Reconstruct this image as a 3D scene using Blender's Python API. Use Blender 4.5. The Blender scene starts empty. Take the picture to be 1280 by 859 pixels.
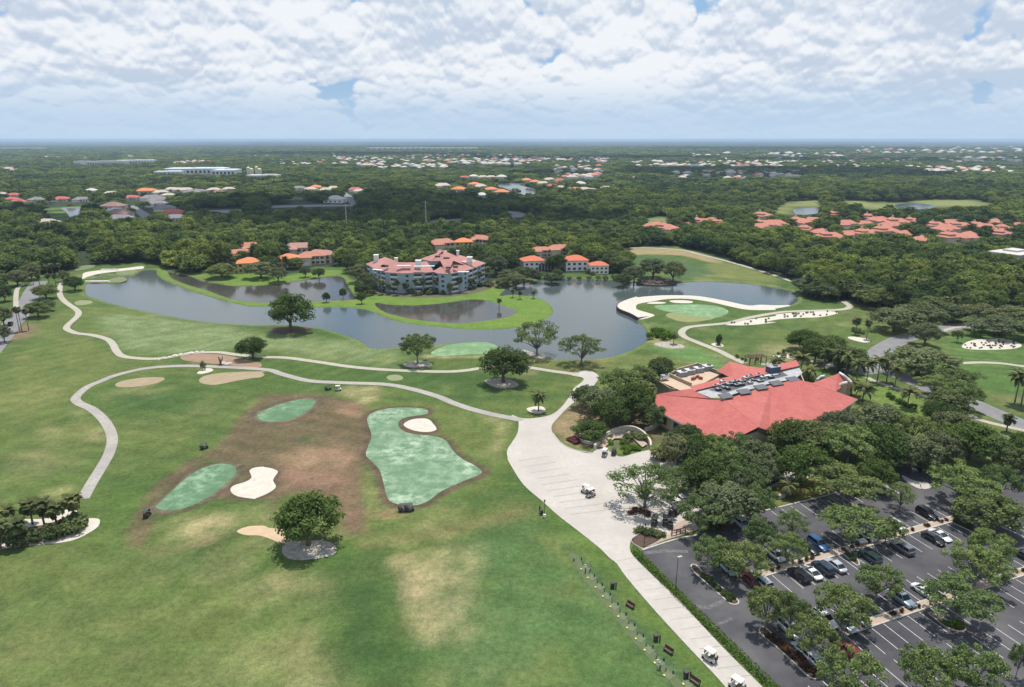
import bpy, bmesh, math, random
import numpy as np
from mathutils import Vector, Matrix
from mathutils.geometry import tessellate_polygon
random.seed(7); rng = np.random.default_rng(11)
sc = bpy.context.scene
COL = sc.collection
F, H, HY, CX, CY = 853.0, 78.0, 174.0, 640.0, 429.5
TILT = math.atan((CY-HY)/F)

def P(px, py, z=0.0):
    """where the sight line through a point of the photograph meets the level z"""
    dx = (px-CX)/F; dy = (CY-py)/F
    v = -math.sin(TILT)+math.cos(TILT)*dy; w = math.cos(TILT)+math.sin(TILT)*dy
    s = (H-z)/max(-v, 1e-4)
    return Vector((dx*s, w*s, z))
def depth(px, py, z=0.0):
    dy = (CY-py)/F
    return (H-z)/max(math.sin(TILT)-math.cos(TILT)*dy, 1e-4)
K = 3.879
REG = dict(A=(0,320),B=(320,320),C=(640,320),D=(950,320),E0=(0,160),E1=(320,160),E2=(640,160),E3=(950,160),
           F0=(0,480),F1=(320,480),F2=(640,480),F3=(950,480),H1=(320,640),H2=(640,640),H3=(950,640))
def zz(reg, pts):
    x0, y0 = REG[reg]
    return [(x0+a/K, y0+b/K) for a, b in pts]
def z1(reg, a, b): return zz(reg, [(a, b)])[0]
def W(pts, z=0.0): return [P(a, b, z) for a, b in pts]

# ---------------------------------------------------------------- materials
MATS = {}
def nodes_of(name):
    m = bpy.data.materials.new(name); m.use_nodes = True
    nt = m.node_tree; nt.nodes.clear()
    o = nt.nodes.new('ShaderNodeOutputMaterial'); b = nt.nodes.new('ShaderNodeBsdfPrincipled')
    nt.links.new(b.outputs[0], o.inputs[0]); MATS[name] = m
    return m, nt, b
def lk(nt, a, b): nt.links.new(a, b)
def noise_node(nt, scale, detail=4, rough=.6, coord=None):
    n = nt.nodes.new('ShaderNodeTexNoise'); n.inputs['Scale'].default_value = scale
    n.inputs['Detail'].default_value = detail; n.inputs['Roughness'].default_value = rough
    if coord is not None: lk(nt, coord, n.inputs['Vector'])
    return n
def mixc(nt, fac, a, b, mode='MIX'):
    m = nt.nodes.new('ShaderNodeMix'); m.data_type = 'RGBA'; m.blend_type = mode
    for i, v in ((0, fac), (6, a), (7, b)):
        if hasattr(v, 'links') or hasattr(v, 'is_linked'): lk(nt, v, m.inputs[i])
        else: m.inputs[i].default_value = v if i == 0 else (*v, 1)
    return m.outputs[2]
def ramp(nt, src, lo, hi, a=0.0, b=1.0):
    r = nt.nodes.new('ShaderNodeMapRange'); lk(nt, src, r.inputs[0])
    r.inputs[1].default_value = lo; r.inputs[2].default_value = hi; r.inputs[3].default_value = a; r.inputs[4].default_value = b
    return r.outputs[0]
def mat(name, c, rough=.8, c2=None, scale=1.0, metal=0.0, big=None, bump=0.0, coat=0.0, space='pos', lo=.35, hi=.65):
    if name in MATS: return MATS[name]
    m, nt, b = nodes_of(name)
    b.inputs['Roughness'].default_value = rough; b.inputs['Metallic'].default_value = metal
    b.inputs['Coat Weight'].default_value = coat
    if space == 'pos': co = nt.nodes.new('ShaderNodeNewGeometry').outputs['Position']
    else: co = nt.nodes.new('ShaderNodeTexCoord').outputs['Object']
    if c2 is None: c2 = tuple(v*.8 for v in c)
    n = noise_node(nt, scale, 5, .65, co)
    col = mixc(nt, ramp(nt, n.outputs[0], lo, hi), c, c2)
    if big:
        n2 = noise_node(nt, big[0], 4, .6, co)
        col = mixc(nt, ramp(nt, n2.outputs[0], .38, .68), col, big[1])
    lk(nt, col, b.inputs['Base Color'])
    if bump:
        bp = nt.nodes.new('ShaderNodeBump'); bp.inputs['Strength'].default_value = bump; bp.inputs['Distance'].default_value = .05
        lk(nt, n.outputs[0], bp.inputs['Height']); lk(nt, bp.outputs[0], b.inputs['Normal'])
    return m

# ---------------------------------------------------------------- mesh helpers
class MB:
    def __init__(s): s.v = []; s.f = []; s.mi = []
    def add(s, vs, fs, m=0):
        o = len(s.v); s.v += [tuple(v) for v in vs]; s.f += [tuple(i+o for i in f) for f in fs]; s.mi += [m]*len(fs); return s
    def box(s, c, d, rz=0, m=0, taper=1.0):
        hx, hy, hz = d[0]/2, d[1]/2, d[2]/2; ca, sa = math.cos(rz), math.sin(rz); vs = []
        for z, t in ((-hz, 1), (hz, taper)):
            for x, y in ((-hx, -hy), (hx, -hy), (hx, hy), (-hx, hy)):
                x2, y2 = x*t, y*t
                vs.append((c[0]+x2*ca-y2*sa, c[1]+x2*sa+y2*ca, c[2]+z))
        return s.add(vs, [(0,3,2,1),(4,5,6,7),(0,1,5,4),(1,2,6,5),(2,3,7,6),(3,0,4,7)], m)
    def tube(s, pts, rs, n=7, m=0, cap=True):
        pts = [Vector(p) for p in pts]; rings = []
        for i, p in enumerate(pts):
            d = (pts[min(i+1, len(pts)-1)]-pts[max(i-1, 0)]).normalized()
            u = d.cross(Vector((0, 0, 1)) if abs(d.z) < .9 else Vector((1, 0, 0))).normalized(); w = d.cross(u)
            r = rs[i] if hasattr(rs, '__len__') else rs
            rings.append([p+(u*math.cos(t)+w*math.sin(t))*r for t in (2*math.pi*k/n for k in range(n))])
        vs = [v for r in rings for v in r]; fs = []
        for i in range(len(rings)-1):
            for k in range(n): fs.append((i*n+k, i*n+(k+1) % n, (i+1)*n+(k+1) % n, (i+1)*n+k))
        if cap: fs += [tuple(range(n))[::-1], tuple(range((len(rings)-1)*n, len(rings)*n))]
        return s.add(vs, fs, m)
    def loft(s, rings, m=0, caps=True):
        n = len(rings[0]); fs = []
        for i in range(len(rings)-1):
            for k in range(n): fs.append((i*n+k, i*n+(k+1) % n, (i+1)*n+(k+1) % n, (i+1)*n+k))
        if caps: fs += [tuple(range(n))[::-1], tuple(range((len(rings)-1)*n, len(rings)*n))]
        return s.add([v for r in rings for v in r], fs, m)
    def ball(s, c, r, n=8, m=0, seed=None, jit=0.0):
        rr = random.Random(seed); vs = []; fs = []; h = max(4, n//2+1)
        for i in range(h+1):
            a = math.pi*i/h
            for k in range(n):
                t = 2*math.pi*k/n; j = 1+jit*(rr.random()-.5)
                vs.append((c[0]+r[0]*j*math.sin(a)*math.cos(t), c[1]+r[1]*j*math.sin(a)*math.sin(t), c[2]+r[2]*j*math.cos(a)))
        for i in range(h):
            for k in range(n): fs.append((i*n+k, (i+1)*n+k, (i+1)*n+(k+1) % n, i*n+(k+1) % n))
        return s.add(vs, fs, m)
    def mesh(s, name, mats, smooth=False):
        me = bpy.data.meshes.new(name); me.from_pydata(s.v, [], s.f)
        for m in (mats if isinstance(mats, (list, tuple)) else [mats]): me.materials.append(m)
        me.polygons.foreach_set('material_index', s.mi)
        if smooth: me.polygons.foreach_set('use_smooth', [True]*len(s.f))
        me.update(); return me
    def build(s, name, mats, parent=None, smooth=False, loc=None):
        return link(name, s.mesh(name, mats, smooth), parent, loc)
def link(name, data, parent=None, loc=None):
    o = bpy.data.objects.new(name, data); COL.objects.link(o)
    if parent is not None: o.parent = parent
    if loc is not None: o.location = loc
    return o
def tag(o, label=None, cat=None, group=None, kind=None):
    if label: o['label'] = label
    if cat: o['category'] = cat
    if group: o['group'] = group
    if kind: o['kind'] = kind
    return o
def empty(name, loc, rz=0, label=None, cat=None, group=None):
    o = bpy.data.objects.new(name, None); COL.objects.link(o); o.location = loc; o.rotation_euler = (0, 0, rz)
    o.empty_display_size = .5
    return tag(o, label, cat, group)
KIDS = {}
def kids(o):
    k = KIDS.get(o.name)
    if k is None: k = [c for c in o.children]; KIDS[o.name] = k
    return k
def copy_tree(o, loc=None, rz=None, scale=None, label=None, cat=None, group=None, par=None):
    c = o.copy(); COL.objects.link(c)
    if par is not None: c.parent = par
    if loc is not None: c.location = loc
    if rz is not None: c.rotation_euler = (0, 0, rz)
    if scale is not None: c.scale = scale
    tag(c, label, cat, group)
    for ch in kids(o): copy_tree(ch, par=c)
    return c

# ---------------------------------------------------------------- outlines
def smooth_poly(pts, closed=True, n=6):
    out = []; N = len(pts)
    for i in range(N if closed else N-1):
        p0 = pts[(i-1) % N] if closed or i > 0 else pts[0]; p1 = pts[i]; p2 = pts[(i+1) % N]
        p3 = pts[(i+2) % N] if closed or i+2 < N else pts[-1]
        d = math.dist(p1[:2], p2[:2]); nn = max(2, min(n, int(d/1.2)+1))
        for k in range(nn):
            t = k/nn
            out.append(tuple(.5*((2*p1[j])+(-p0[j]+p2[j])*t+(2*p0[j]-5*p1[j]+4*p2[j]-p3[j])*t*t+(-p0[j]+3*p1[j]-3*p2[j]+p3[j])*t**3) for j in (0, 1)))
    if not closed: out.append(tuple(pts[-1][:2]))
    return out
def sheet(name, px, m, z, kind='structure', smooth=True, label=None, cat=None, group=None, n=6, parent=None):
    w = [(p.x, p.y) for p in W(px)]
    if smooth: w = smooth_poly(w, True, n)
    tri = tessellate_polygon([[Vector((a, b, 0)) for a, b in w]])
    vs = [(a, b, z) for a, b in w]; fs = []
    for t in tri:
        a, b, c = (Vector(vs[i]) for i in t)
        fs.append(tuple(t) if (b-a).cross(c-a).z > 0 else tuple(t)[::-1])
    o = MB().add(vs, fs).build(name, m, parent)
    if kind: o['kind'] = kind
    return tag(o, label, cat, group)
def ribbon(name, px, width, m, z, world=False, kind='structure', wfn=None):
    c = px if world else [(p.x, p.y) for p in W(px)]
    c = smooth_poly(c, False, 8); vs = []; fs = []
    for i, p in enumerate(c):
        a = c[max(i-1, 0)]; b = c[min(i+1, len(c)-1)]; d = math.dist(a, b) or 1
        nx, ny = -(b[1]-a[1])/d, (b[0]-a[0])/d; h = (wfn(i/len(c)) if wfn else width)/2
        vs += [(p[0]+nx*h, p[1]+ny*h, z), (p[0]-nx*h, p[1]-ny*h, z)]
        if i: fs.append((2*i-2, 2*i-1, 2*i+1, 2*i))
    o = MB().add(vs, fs).build(name, m); o['kind'] = kind
    return o
def kerb_loop(mb, w, h=.15, t=.25, closed=True, m=0, z0=0.0):
    """a real raised edge along an outline"""
    n = len(w); vs = []; fs = []
    for i in range(n):
        a = w[(i-1) % n] if closed or i else w[0]; b = w[(i+1) % n] if closed or i < n-1 else w[-1]
        d = math.dist(a[:2], b[:2]) or 1; nx, ny = -(b[1]-a[1])/d, (b[0]-a[0])/d; p = w[i]
        vs += [(p[0]+nx*t/2, p[1]+ny*t/2, z0), (p[0]+nx*t/2, p[1]+ny*t/2, z0+h), (p[0]-nx*t/2, p[1]-ny*t/2, z0+h), (p[0]-nx*t/2, p[1]-ny*t/2, z0)]
    for i in range(n if closed else n-1):
        j = (i+1) % n
        for k in range(4): fs.append((4*i+k, 4*i+(k+1) % 4, 4*j+(k+1) % 4, 4*j+k))
    if not closed: fs += [(0, 3, 2, 1), (4*n-4, 4*n-3, 4*n-2, 4*n-1)]
    mb.add(vs, fs, m)

# numpy field helpers -------------------------------------------------
def sdist(X, Y, poly):
    """signed distance to a polygon, negative inside"""
    x0 = min(p[0] for p in poly); x1 = max(p[0] for p in poly); y0 = min(p[1] for p in poly); y1 = max(p[1] for p in poly)
    D = np.full(X.shape, 1e9); M = 25.0
    sel = (X > x0-M) & (X < x1+M) & (Y > y0-M) & (Y < y1+M)
    x = X[sel]; y = Y[sel]; d = np.full(x.shape, 1e18); ins = np.zeros(x.shape, bool); n = len(poly)
    for i in range(n):
        ax, ay = poly[i][:2]; bx, by = poly[(i+1) % n][:2]; ex, ey = bx-ax, by-ay; L = ex*ex+ey*ey+1e-12
        t = np.clip(((x-ax)*ex+(y-ay)*ey)/L, 0, 1); d = np.minimum(d, (x-ax-t*ex)**2+(y-ay-t*ey)**2)
        c = (ay > y) != (by > y)
        if ey != 0: ins ^= c & (x < ex*(y-ay)/ey+ax)
    d = np.sqrt(d); D[sel] = np.where(ins, -d, d)
    return D
def vnoise(X, Y, s, seed=0, octaves=4):
    out = np.zeros(X.shape); amp = 1.0; tot = 0
    for o in range(octaves):
        r = np.random.default_rng(seed+o*17); G = r.random((256, 256)); x = X/s; y = Y/s
        xi = np.floor(x).astype(int); yi = np.floor(y).astype(int); fx = x-xi; fy = y-yi
        fx = fx*fx*(3-2*fx); fy = fy*fy*(3-2*fy)
        g = lambda a, b: G[a % 256, b % 256]
        out += amp*((g(xi, yi)*(1-fx)+g(xi+1, yi)*fx)*(1-fy)+(g(xi, yi+1)*(1-fx)+g(xi+1, yi+1)*fx)*fy)
        tot += amp; amp *= .55; s = s/2.1
    return out/tot
def lin(r, g, b):
    return tuple(((c/255)/12.92 if c/255 <= .04045 else ((c/255+.055)/1.055)**2.4) for c in (r, g, b))
# ================================================================ outlines traced on the ground
LAKE = (zz('A', [(418,182),(470,205),(560,232),(700,264),(850,294),(1000,316),(1150,329),(1280,333)]) +
        zz('B', [(60,330),(170,330),(270,343),(340,352),(420,376),(500,405),(550,440),(600,448),(700,440),(780,433),(860,430),(930,422),(1050,415),(1120,424),(1190,447),(1250,470)]) +
        zz('C', [(60,458),(110,478),(170,492),(240,500),(330,500),(430,492),(500,480),(560,460),(620,430),(658,398),(652,360),(630,335),(603,308),(575,286),(515,263),(510,238),(545,220),(600,200),(700,190),(800,188),(900,192),(1000,208),(1080,225),(1150,238)]) +
        zz('D', [(0,234),(70,238),(140,236),(180,215),(172,180),(140,165),(60,150),(0,138)]) +
        zz('C', [(1250,150),(1150,133),(1000,122),(880,122),(800,130),(700,140),(620,133),(560,118),(480,115),(250,106),(130,115),(50,130),(0,145),(-40,165),(-60,192),
                 (-20,186),(20,186),(60,190),(110,196),(160,215),(195,248),(195,278),(150,308),(80,330),(0,344)]) +
        zz('B', [(1200,349),(1050,352),(900,340),(750,325),(640,300),(560,265),(450,247),(250,245),(0,240)]) +
        zz('A', [(1200,240),(1080,213),(960,178),(850,138),(785,110),(760,86),(753,66),(700,66),(672,80),(640,95),(560,97),(480,88),(432,108),(490,95),(540,99),(600,102),(617,115),(590,128),(520,132),(425,132)]))
LAGOON = (zz('A', [(802,62),(814,78),(838,106),(905,134),(1000,162),(1060,184),(1130,206),(1200,219)]) +
          zz('B', [(0,222),(120,226),(240,224),(370,214),(480,209),(486,198),(468,178),(438,130),(422,102),(370,96),(270,110),(120,130),(0,141)]) +
          zz('A', [(1130,143),(1050,131),(980,121),(925,98),(860,86),(820,74)]))
POND = (zz('B', [(578,222),(640,232),(760,236),(900,226),(1000,212),(1070,207),(1130,215),(1200,238),(1262,262)]) +
        zz('C', [(22,256),(26,268),(0,282)]) + zz('B', [(1200,297),(1100,312),(1000,324),(940,323),(880,318),(760,302),(650,277),(592,248)]))
FARPONDS = [zz('E0', [(300,388),(420,385),(415,415),(400,450),(355,448),(318,405)]),
            zz('E1', [(1150,272),(1280,268)])+zz('E2', [(40,278),(120,300),(130,315),(60,325),(20,312)])+zz('E1', [(1200,290)]),
            zz('E3', [(165,395),(215,388),(285,388),(288,410),(240,420),(175,418)]),
            zz('E3', [(660,372),(760,366),(850,378),(820,392),(720,397),(670,390)])]
def wp(px, sm=True):
    w = [(p.x, p.y) for p in W(px)]
    return smooth_poly(w) if sm else w
LAKES_W = [wp(LAKE), wp(LAGOON), wp(POND)]
CLEAR = wp([(-700,470),(-200,430),(-60,412),(-40,392),(-5,378),(6,352),(40,344),(80,341),(108,334),(150,330),(178,328),(196,332),(215,340),(240,343),(262,340),(300,346),(335,343),(345,345),(372,341),(395,334),(430,334),
            (432,344),(445,352),(455,356),(540,362),(610,360),(625,352),(650,350),(662,346),(700,342),(765,343),(792,344),(792,330),(770,318),(800,308),(850,309),(900,323),(950,340),(985,352),(1003,356),
            (1002,372),(1030,378),(1060,378),(1095,385),(1115,392),(1170,404),(1215,396),(1290,392),(1500,400),(1900,430),(1900,900),(1400,1000),(640,1400),(-900,1000)], False)

# ---------------------------------------------------------------- soft tints of the turf and soil (real colours of the ground)
G_MAIN = (.064,.106,.026); G_DEEP = (.037,.076,.022); G_YEL = (.138,.154,.050); G_TAN = (.320,.270,.140); G_BRN = (.108,.080,.048)
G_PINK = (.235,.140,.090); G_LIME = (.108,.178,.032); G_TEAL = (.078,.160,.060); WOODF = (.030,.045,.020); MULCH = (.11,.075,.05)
PAINT = [   # outline, colour, feather m, strength, break-up, expand
 (zz('A', [(0,440),(240,280),(320,350),(520,410),(600,500),(780,510),(560,580),(400,650),(350,700),(480,840),(300,840),(200,780),(0,760)]), G_YEL, 9, .6, .6, 0),
 (zz('F0', [(0,0),(350,0),(360,80),(250,160),(200,230),(0,330)]), G_YEL, 8, .7, .5, 0),
 (zz('F0', [(80,360),(200,330),(300,380),(160,440)]), G_TAN, 6, .3, .7, 0),
 (zz('F0', [(230,510),(330,500),(330,540),(240,545)]), G_TAN, 2, .5, .6, 0),
 (zz('F0', [(420,230),(500,220),(510,270),(430,270)]), G_TAN, 2, .5, .6, 0),
 (zz('F0', [(420,60),(900,20),(1250,30),(1150,140),(900,300),(600,420),(560,300),(520,170)]), G_DEEP, 8, .6, .5, 0),
 (zz('F0', [(620,200),(900,150),(950,220),(700,290)]), G_YEL, 4, .5, .9, 0),
 (zz('A', [(480,300),(700,290),(1000,330),(1280,380)])+zz('B', [(120,380),(500,430),(700,480),(600,540),(200,470)])+zz('A', [(1150,450),(700,470),(560,420)]), (.165,.210,.095), 4, .85, .35, 0),
 (zz('B', [(0,420),(400,430),(700,490),(900,500),(1000,540),(700,540),(300,500),(0,470)]), G_YEL, 5, .5, .6, 0),
 (zz('B', [(420,500),(640,500),(900,570),(1100,600),(1260,650),(1100,720),(900,640),(600,590),(430,560)]), G_DEEP, 5, .5, .5, 0),
 (zz('B', [(0,580),(420,620),(560,640),(600,700),(500,720),(360,680),(200,670)]), G_MAIN, 4, .5, .5, 0),
 (zz('B', [(430,640),(590,640),(580,700),(520,720),(440,680)]), G_TAN, 2, .75, .5, 0),
 (zz('B', [(820,480),(1000,482),(1150,478),(1200,460),(1180,490),(1000,495),(830,495)]), G_TAN, 1.2, .7, .4, 0),
 (zz('F1', [(1000,140),(1200,160),(1230,260),(1180,420),(1060,500),(900,560),(860,520),(1060,450),(1100,410),(980,330),(900,240),(880,150)]), G_YEL, 4, .55, .7, 0),
 (zz('F1', [(1070,160),(1220,180),(1200,240),(1170,380),(1140,300),(1180,210)]), G_TAN, 2, .5, .6, 0),
 (zz('C', [(80,500),(480,490),(440,560),(330,580),(200,560),(90,540)]), (.16,.14,.06), 3, .55, .5, 0),
 (zz('C', [(200,850),(330,710),(480,700),(700,700),(760,850),(600,900)]), MULCH, 3, .8, .3, 0),
 (zz('F2', [(205,190),(300,100),(400,90),(460,220),(400,300),(300,300),(220,240)]), (.24,.18,.10), 1.2, .9, .3, 0),
 (zz('C', [(660,440),(860,440),(1030,500),(1000,545),(880,520),(740,470)]), (.10,.19,.06), 3, .8, .2, 0),
 (zz('C', [(650,400),(700,390),(840,410),(820,450),(700,440)]), G_TAN, 2, .55, .4, 0),
 (zz('D', [(20,440),(120,420),(300,440),(280,520),(40,520)]), G_TAN, 4, .45, .6, 0),
 (zz('D', [(0,290),(400,250),(540,260),(640,300),(500,440),(100,420),(0,400)]), G_YEL, 6, .25, .5, 0),
 (zz('C', [(560,230),(1160,262),(1280,265)])+zz('D', [(400,225),(440,245),(380,262),(120,265)])+zz('C', [(1150,285),(840,340),(700,360),(650,310)]), G_MAIN, 2, .5, .3, 0),
 (zz('E2', [(510,592),(640,583),(820,590),(960,625),(1010,655),(940,645),(820,618),(640,612),(540,618)]), (.26,.21,.11), 3, .85, .3, 0),
 (zz('E2', [(1000,650),(1230,700),(1280,740),(1100,730),(960,690)]), G_YEL, 4, .5, .4, 0),
 (zz('E2', [(560,625),(820,640),(960,700),(800,740),(770,690),(600,660)]), (.055,.10,.04), 4, .6, .3, 0),
 # brown sprigged ground of the practice area
 (zz('F1', [(0,90),(60,50),(260,48),(330,55),(420,75),(520,110),(530,160),(540,250),(520,330),(510,400),(520,560),(525,660),(515,725),(420,710),(390,640),(330,540),(200,530),(110,560),(95,650),(70,640),(75,560),(0,560)])+
  zz('F0', [(1100,560),(1050,530),(1140,480),(1190,440),(1170,390),(1080,365),(980,375),(900,430),(800,500),(740,560),(720,600),(720,680),(690,770),(635,775),(640,700),(700,580),(760,500),(900,390),(1050,310),(1130,230),(1160,160),(1240,100)]), G_BRN, .9, .95, .16, .4),
 (zz('F1', [(100,380),(400,310),(500,380),(500,560),(520,700),(420,700),(300,530),(100,520)]), (.21,.125,.085), 4, .75, .5, 0),
 (zz('F1', [(380,90),(520,110),(520,170),(420,150)]), G_PINK, 2, .7, .5, 0),
 (zz('F1', [(220,250),(270,250),(265,275),(225,272)]), (.05,.07,.03), .8, .9, .2, 0),
 (zz('F1', [(120,350),(400,300),(420,400),(240,420)]), (.27,.19,.11), 3, .55, .8, 0),
 (zz('F0', [(820,700),(1000,640),(1280,600)])+zz('F1', [(0,600),(60,640),(60,690),(0,690)])+zz('F0', [(1150,690),(1000,760),(860,800)]), G_TAN, 3, .7, .6, 0),
 (zz('F0', [(640,780),(860,790),(1150,690),(1160,720),(900,815),(700,820)]), (.14,.11,.06), 1.5, .6, .4, 0),
 (zz('F1', [(500,620),(700,600),(740,640),(600,660)]), (.27,.19,.10), 1.2, .7, .5, 0),
 (zz('F1', [(500,780),(520,720),(545,725),(545,780),(900,700),(1280,620),(1280,640),(900,730),(560,795)]), (.13,.10,.05), 1.2, .7, .5, 0),
 (zz('F1', [(560,750),(860,680),(1280,600),(1280,690),(900,760),(600,800)]), (.15,.13,.06), 4, .5, .6, 0),
 (zz('H1', [(380,200),(640,190),(1000,130),(1280,60),(1280,110),(1000,160),(700,210),(640,240),(400,250)]), G_DEEP, 2.5, .7, .3, 0),
 (zz('H1', [(655,235),(720,205),(1120,148),(1150,250),(1060,380),(1010,500),(1000,640),(800,640),(740,540),(700,330)]), G_TAN, 1.4, .70, .5, 0),
 (zz('H1', [(700,330),(1000,300),(1100,600),(960,640),(800,640),(740,540)]), (.34,.27,.16), 1.6, .55, .7, 0),
 (zz('H1', [(850,740),(1200,680),(1280,860),(900,870)]), G_TAN, 4, .4, .95, 0),
 (zz('H1', [(1120,148),(1260,180),(1180,330),(1130,300)]), G_TEAL, 3, .5, .3, 0),
 (zz('H1', [(60,320),(300,300),(330,400),(200,440),(60,410)]), G_TAN, 4, .75, .6, 0),
 (zz('H1', [(-200,640),(220,590),(300,680),(390,780),(400,860),(-200,900)]), (.165,.180,.070), 5, .7, .5, 0),
 (zz('H1', [(200,600),(300,680),(380,780),(400,860),(260,860),(180,700)]), G_TAN, 3, .6, .6, 0),
 (zz('H1', [(240,420),(460,360),(660,330),(760,600),(820,700),(700,860),(420,860),(330,640)]), G_DEEP, 5, .85, .4, 0),
 (zz('F0', [(0,820),(400,790),(900,850),(1280,860),(1280,1300),(0,1300)]), G_YEL, 9, .5, .7, 0),
 (zz('F0', [(-200,1050),(500,960),(900,1040),(700,1200),(-200,1250)]), G_DEEP, 8, .5, .6, 0),
 (zz('F0', [(0,1180),(600,1080),(1280,1180),(1280,1480),(0,1480)]), (.135,.155,.055), 10, .6, .6, 0),
 (zz('H2', [(-400,850),(-300,200),(0,80),(200,120),(480,450),(760,850)]), (.060,.118,.040), 5, .75, .3, 0),
 (zz('H2', [(150,130),(300,170),(330,260),(240,250)]), G_YEL, 2, .7, .7, 0),
 (zz('H2', [(270,320),(370,380),(330,440),(240,400)]), G_YEL, 2, .6, .7, 0),
 (zz('H2', [(0,650),(300,640),(400,760),(200,850),(0,860)]), G_YEL, 4, .35, .9, 0),
 (zz('H2', [(270,205),(300,200),(760,720),(860,850),(780,850),(700,740)]), (.050,.100,.040), .6, .75, .1, 0),
 (zz('H2', [(300,210),(340,215),(800,740),(870,850),(800,850)]), (.060,.095,.045), .8, .6, .2, 0),
 (zz('H2', [(200,0),(480,210),(1030,849),(940,849),(560,420),(330,190)]), (.090,.150,.030), 2, .6, .3, 0),
 # lime lawns round the lagoons
 (zz('A', [(756,62),(800,62),(830,118),(1000,172),(1120,216),(1280,228)])+zz('B', [(240,228),(300,216),(480,210),(420,100),(445,112),(560,170),(640,190),(900,190),(1060,175),(1180,120),(1230,150),(1280,200)])+
  zz('C', [(50,190),(160,210),(205,260),(160,315),(0,348)])+zz('B', [(1050,358),(750,330),(560,268),(250,248),(0,243)])+zz('A', [(1080,210),(850,133),(762,85)]), G_LIME, 1.5, .9, .15, 0),
 (zz('B', [(360,218),(480,210),(560,225),(600,250),(760,305),(960,328),(1200,300),(1280,285)])+zz('C', [(80,260),(120,230),(150,280),(80,320)])+zz('B', [(1200,340),(950,338),(700,305),(560,262),(380,240)]), (.20,.185,.055), 2, .8, .3, 0),
 (zz('A', [(925,98),(980,80),(1060,125),(1130,140),(1280,142)])+zz('B', [(120,130),(370,92),(430,90),(430,70),(300,72),(100,100)])+zz('A', [(1200,60),(1100,100)]), G_LIME, 1.5, .85, .2, 0),
 (zz('E0', [(210,395),(310,390),(322,430),(300,458),(205,455)]), G_LIME, 4, .9, .2, 0),
 (zz('E3', [(120,360),(300,355),(300,385),(170,390),(140,412),(60,410)]), (.19,.21,.07), 6, .9, .2, 0),
 (zz('E3', [(400,355),(480,355),(660,370),(800,350),(1050,350),(1130,372),(1100,383),(850,380),(640,392),(540,392),(430,375)]), (.19,.21,.07), 6, .9, .2, 0),
 (zz('E2', [(650,440),(760,430),(770,465),(660,475)]), (.17,.20,.07), 6, .9, .2, 0),
 (zz('D', [(860,420),(1100,370),(1280,400),(1280,700),(1120,700),(1000,560),(960,500)]), (.06,.125,.03), 4, .7, .3, 0),
 (zz('D', [(1080,660),(1280,690),(1280,760),(1150,720)]), (.20,.17,.08), 3, .6, .4, 0),
 (zz('D', [(430,560),(560,610),(720,680),(860,720),(850,790),(560,720)]), G_LIME, 2, .7, .3, 0),
 (zz('F3', [(50,560),(60,480),(280,450),(330,540),(60,600)]), (.22,.17,.05), 1.5, .75, .5, 0),
 (zz('A', [(20,350),(150,330),(170,375),(60,410),(20,400)]), (.19,.12,.09), 2, .8, .3, 0),
 (zz('D', [(430,215),(640,240),(560,262),(420,225)]), MULCH, 3, .8, .2, 0),
]
COLLAR = []   # brown rims round greens, filled below

def axis(lo, hi, step, far, ratio=1.13):
    a = list(np.arange(lo, hi+1e-6, step)); s = step; x = hi; up = []
    while x < far: s *= ratio; x += s; up.append(x)
    s = step; x = lo; dn = []
    while x > -far: s *= ratio; x -= s; dn.append(x)
    return np.array(dn[::-1]+a+up)
FAR = 30000.0
xs = axis(-300, 330, 1.5, FAR); ys = axis(70, 470, 1.5, FAR)
GX, GY = np.meshgrid(xs, ys)
SD = np.full(GX.shape, 1e9)
for w in LAKES_W: SD = np.minimum(SD, sdist(GX, GY, w))
GZ = np.where(SD > 1.0, 0.0, np.where(SD > -2.5, -.45+(SD)*.45, -1.6))
GZ = np.minimum(GZ, 0.0)
# colours
C = np.zeros(GX.shape+(3,)); 
DCL = sdist(GX, GY, CLEAR)
cut = DCL < 0
big = vnoise(GX, GY, 60, 3); mid = vnoise(GX, GY, 16, 9); fine = vnoise(GX, GY, 4.5, 21); grain = vnoise(GX, GY, 2.2, 61, 2); stripe = vnoise(GX*.35+GY*.1, GY*1.3, 9, 33)
C[:] = G_MAIN
def blend(col, a):
    global C
    a = np.clip(a, 0, 1)[..., None]; C = C*(1-a)+np.array(col)*a
blend(G_YEL, np.clip((big-.47)*5, 0, 1)*.5)
blend(G_DEEP, np.clip((stripe-.52)*6, 0, 1)*.45)
blend(G_TAN, np.clip((mid-.62)*6, 0, 1)*.25)
for n_, (px, col, fe, st, br, ex) in enumerate(PAINT):
    d = sdist(GX, GY, wp(px))-ex
    wob = (mid-.5)*fe*2.2+(fine-.5)*fe*1.0
    a = np.clip(.5-(d+wob)/(2*fe), 0, 1)
    nn = vnoise(GX, GY, max(3.5, fe*1.6), 50+n_)
    a *= st*(1-br*np.clip((nn-.40)*5, 0, 1))
    blend(col, a)
GREEN1 = zz('F1', [(10,165),(20,140),(100,105),(200,78),(270,75),(288,92),(250,130),(180,168),(100,183),(40,180)])
GREEN2 = zz('F0', [(757,600),(780,570),(900,460),(980,410),(1060,388),(1130,395),(1145,430),(1110,470),(1010,550),(900,600),(820,613)])
GREEN3 = zz('F1', [(540,165),(570,138),(650,118),(750,115),(820,122),(835,140),(800,152),(720,165),(690,190),(705,222),(760,243),(860,253),(920,275),(960,330),(1010,370),(1060,395),(1095,425),(1080,442),(1000,475),(900,520),(840,565),(780,588),(700,586),(650,568),(630,530),(618,480),(600,420),(565,380),(533,345),(545,300),(560,250),(545,200)])
BUNK1 = zz('F1', [(715,198),(760,172),(830,170),(860,195),(875,222),(830,234),(760,225)])
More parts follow.
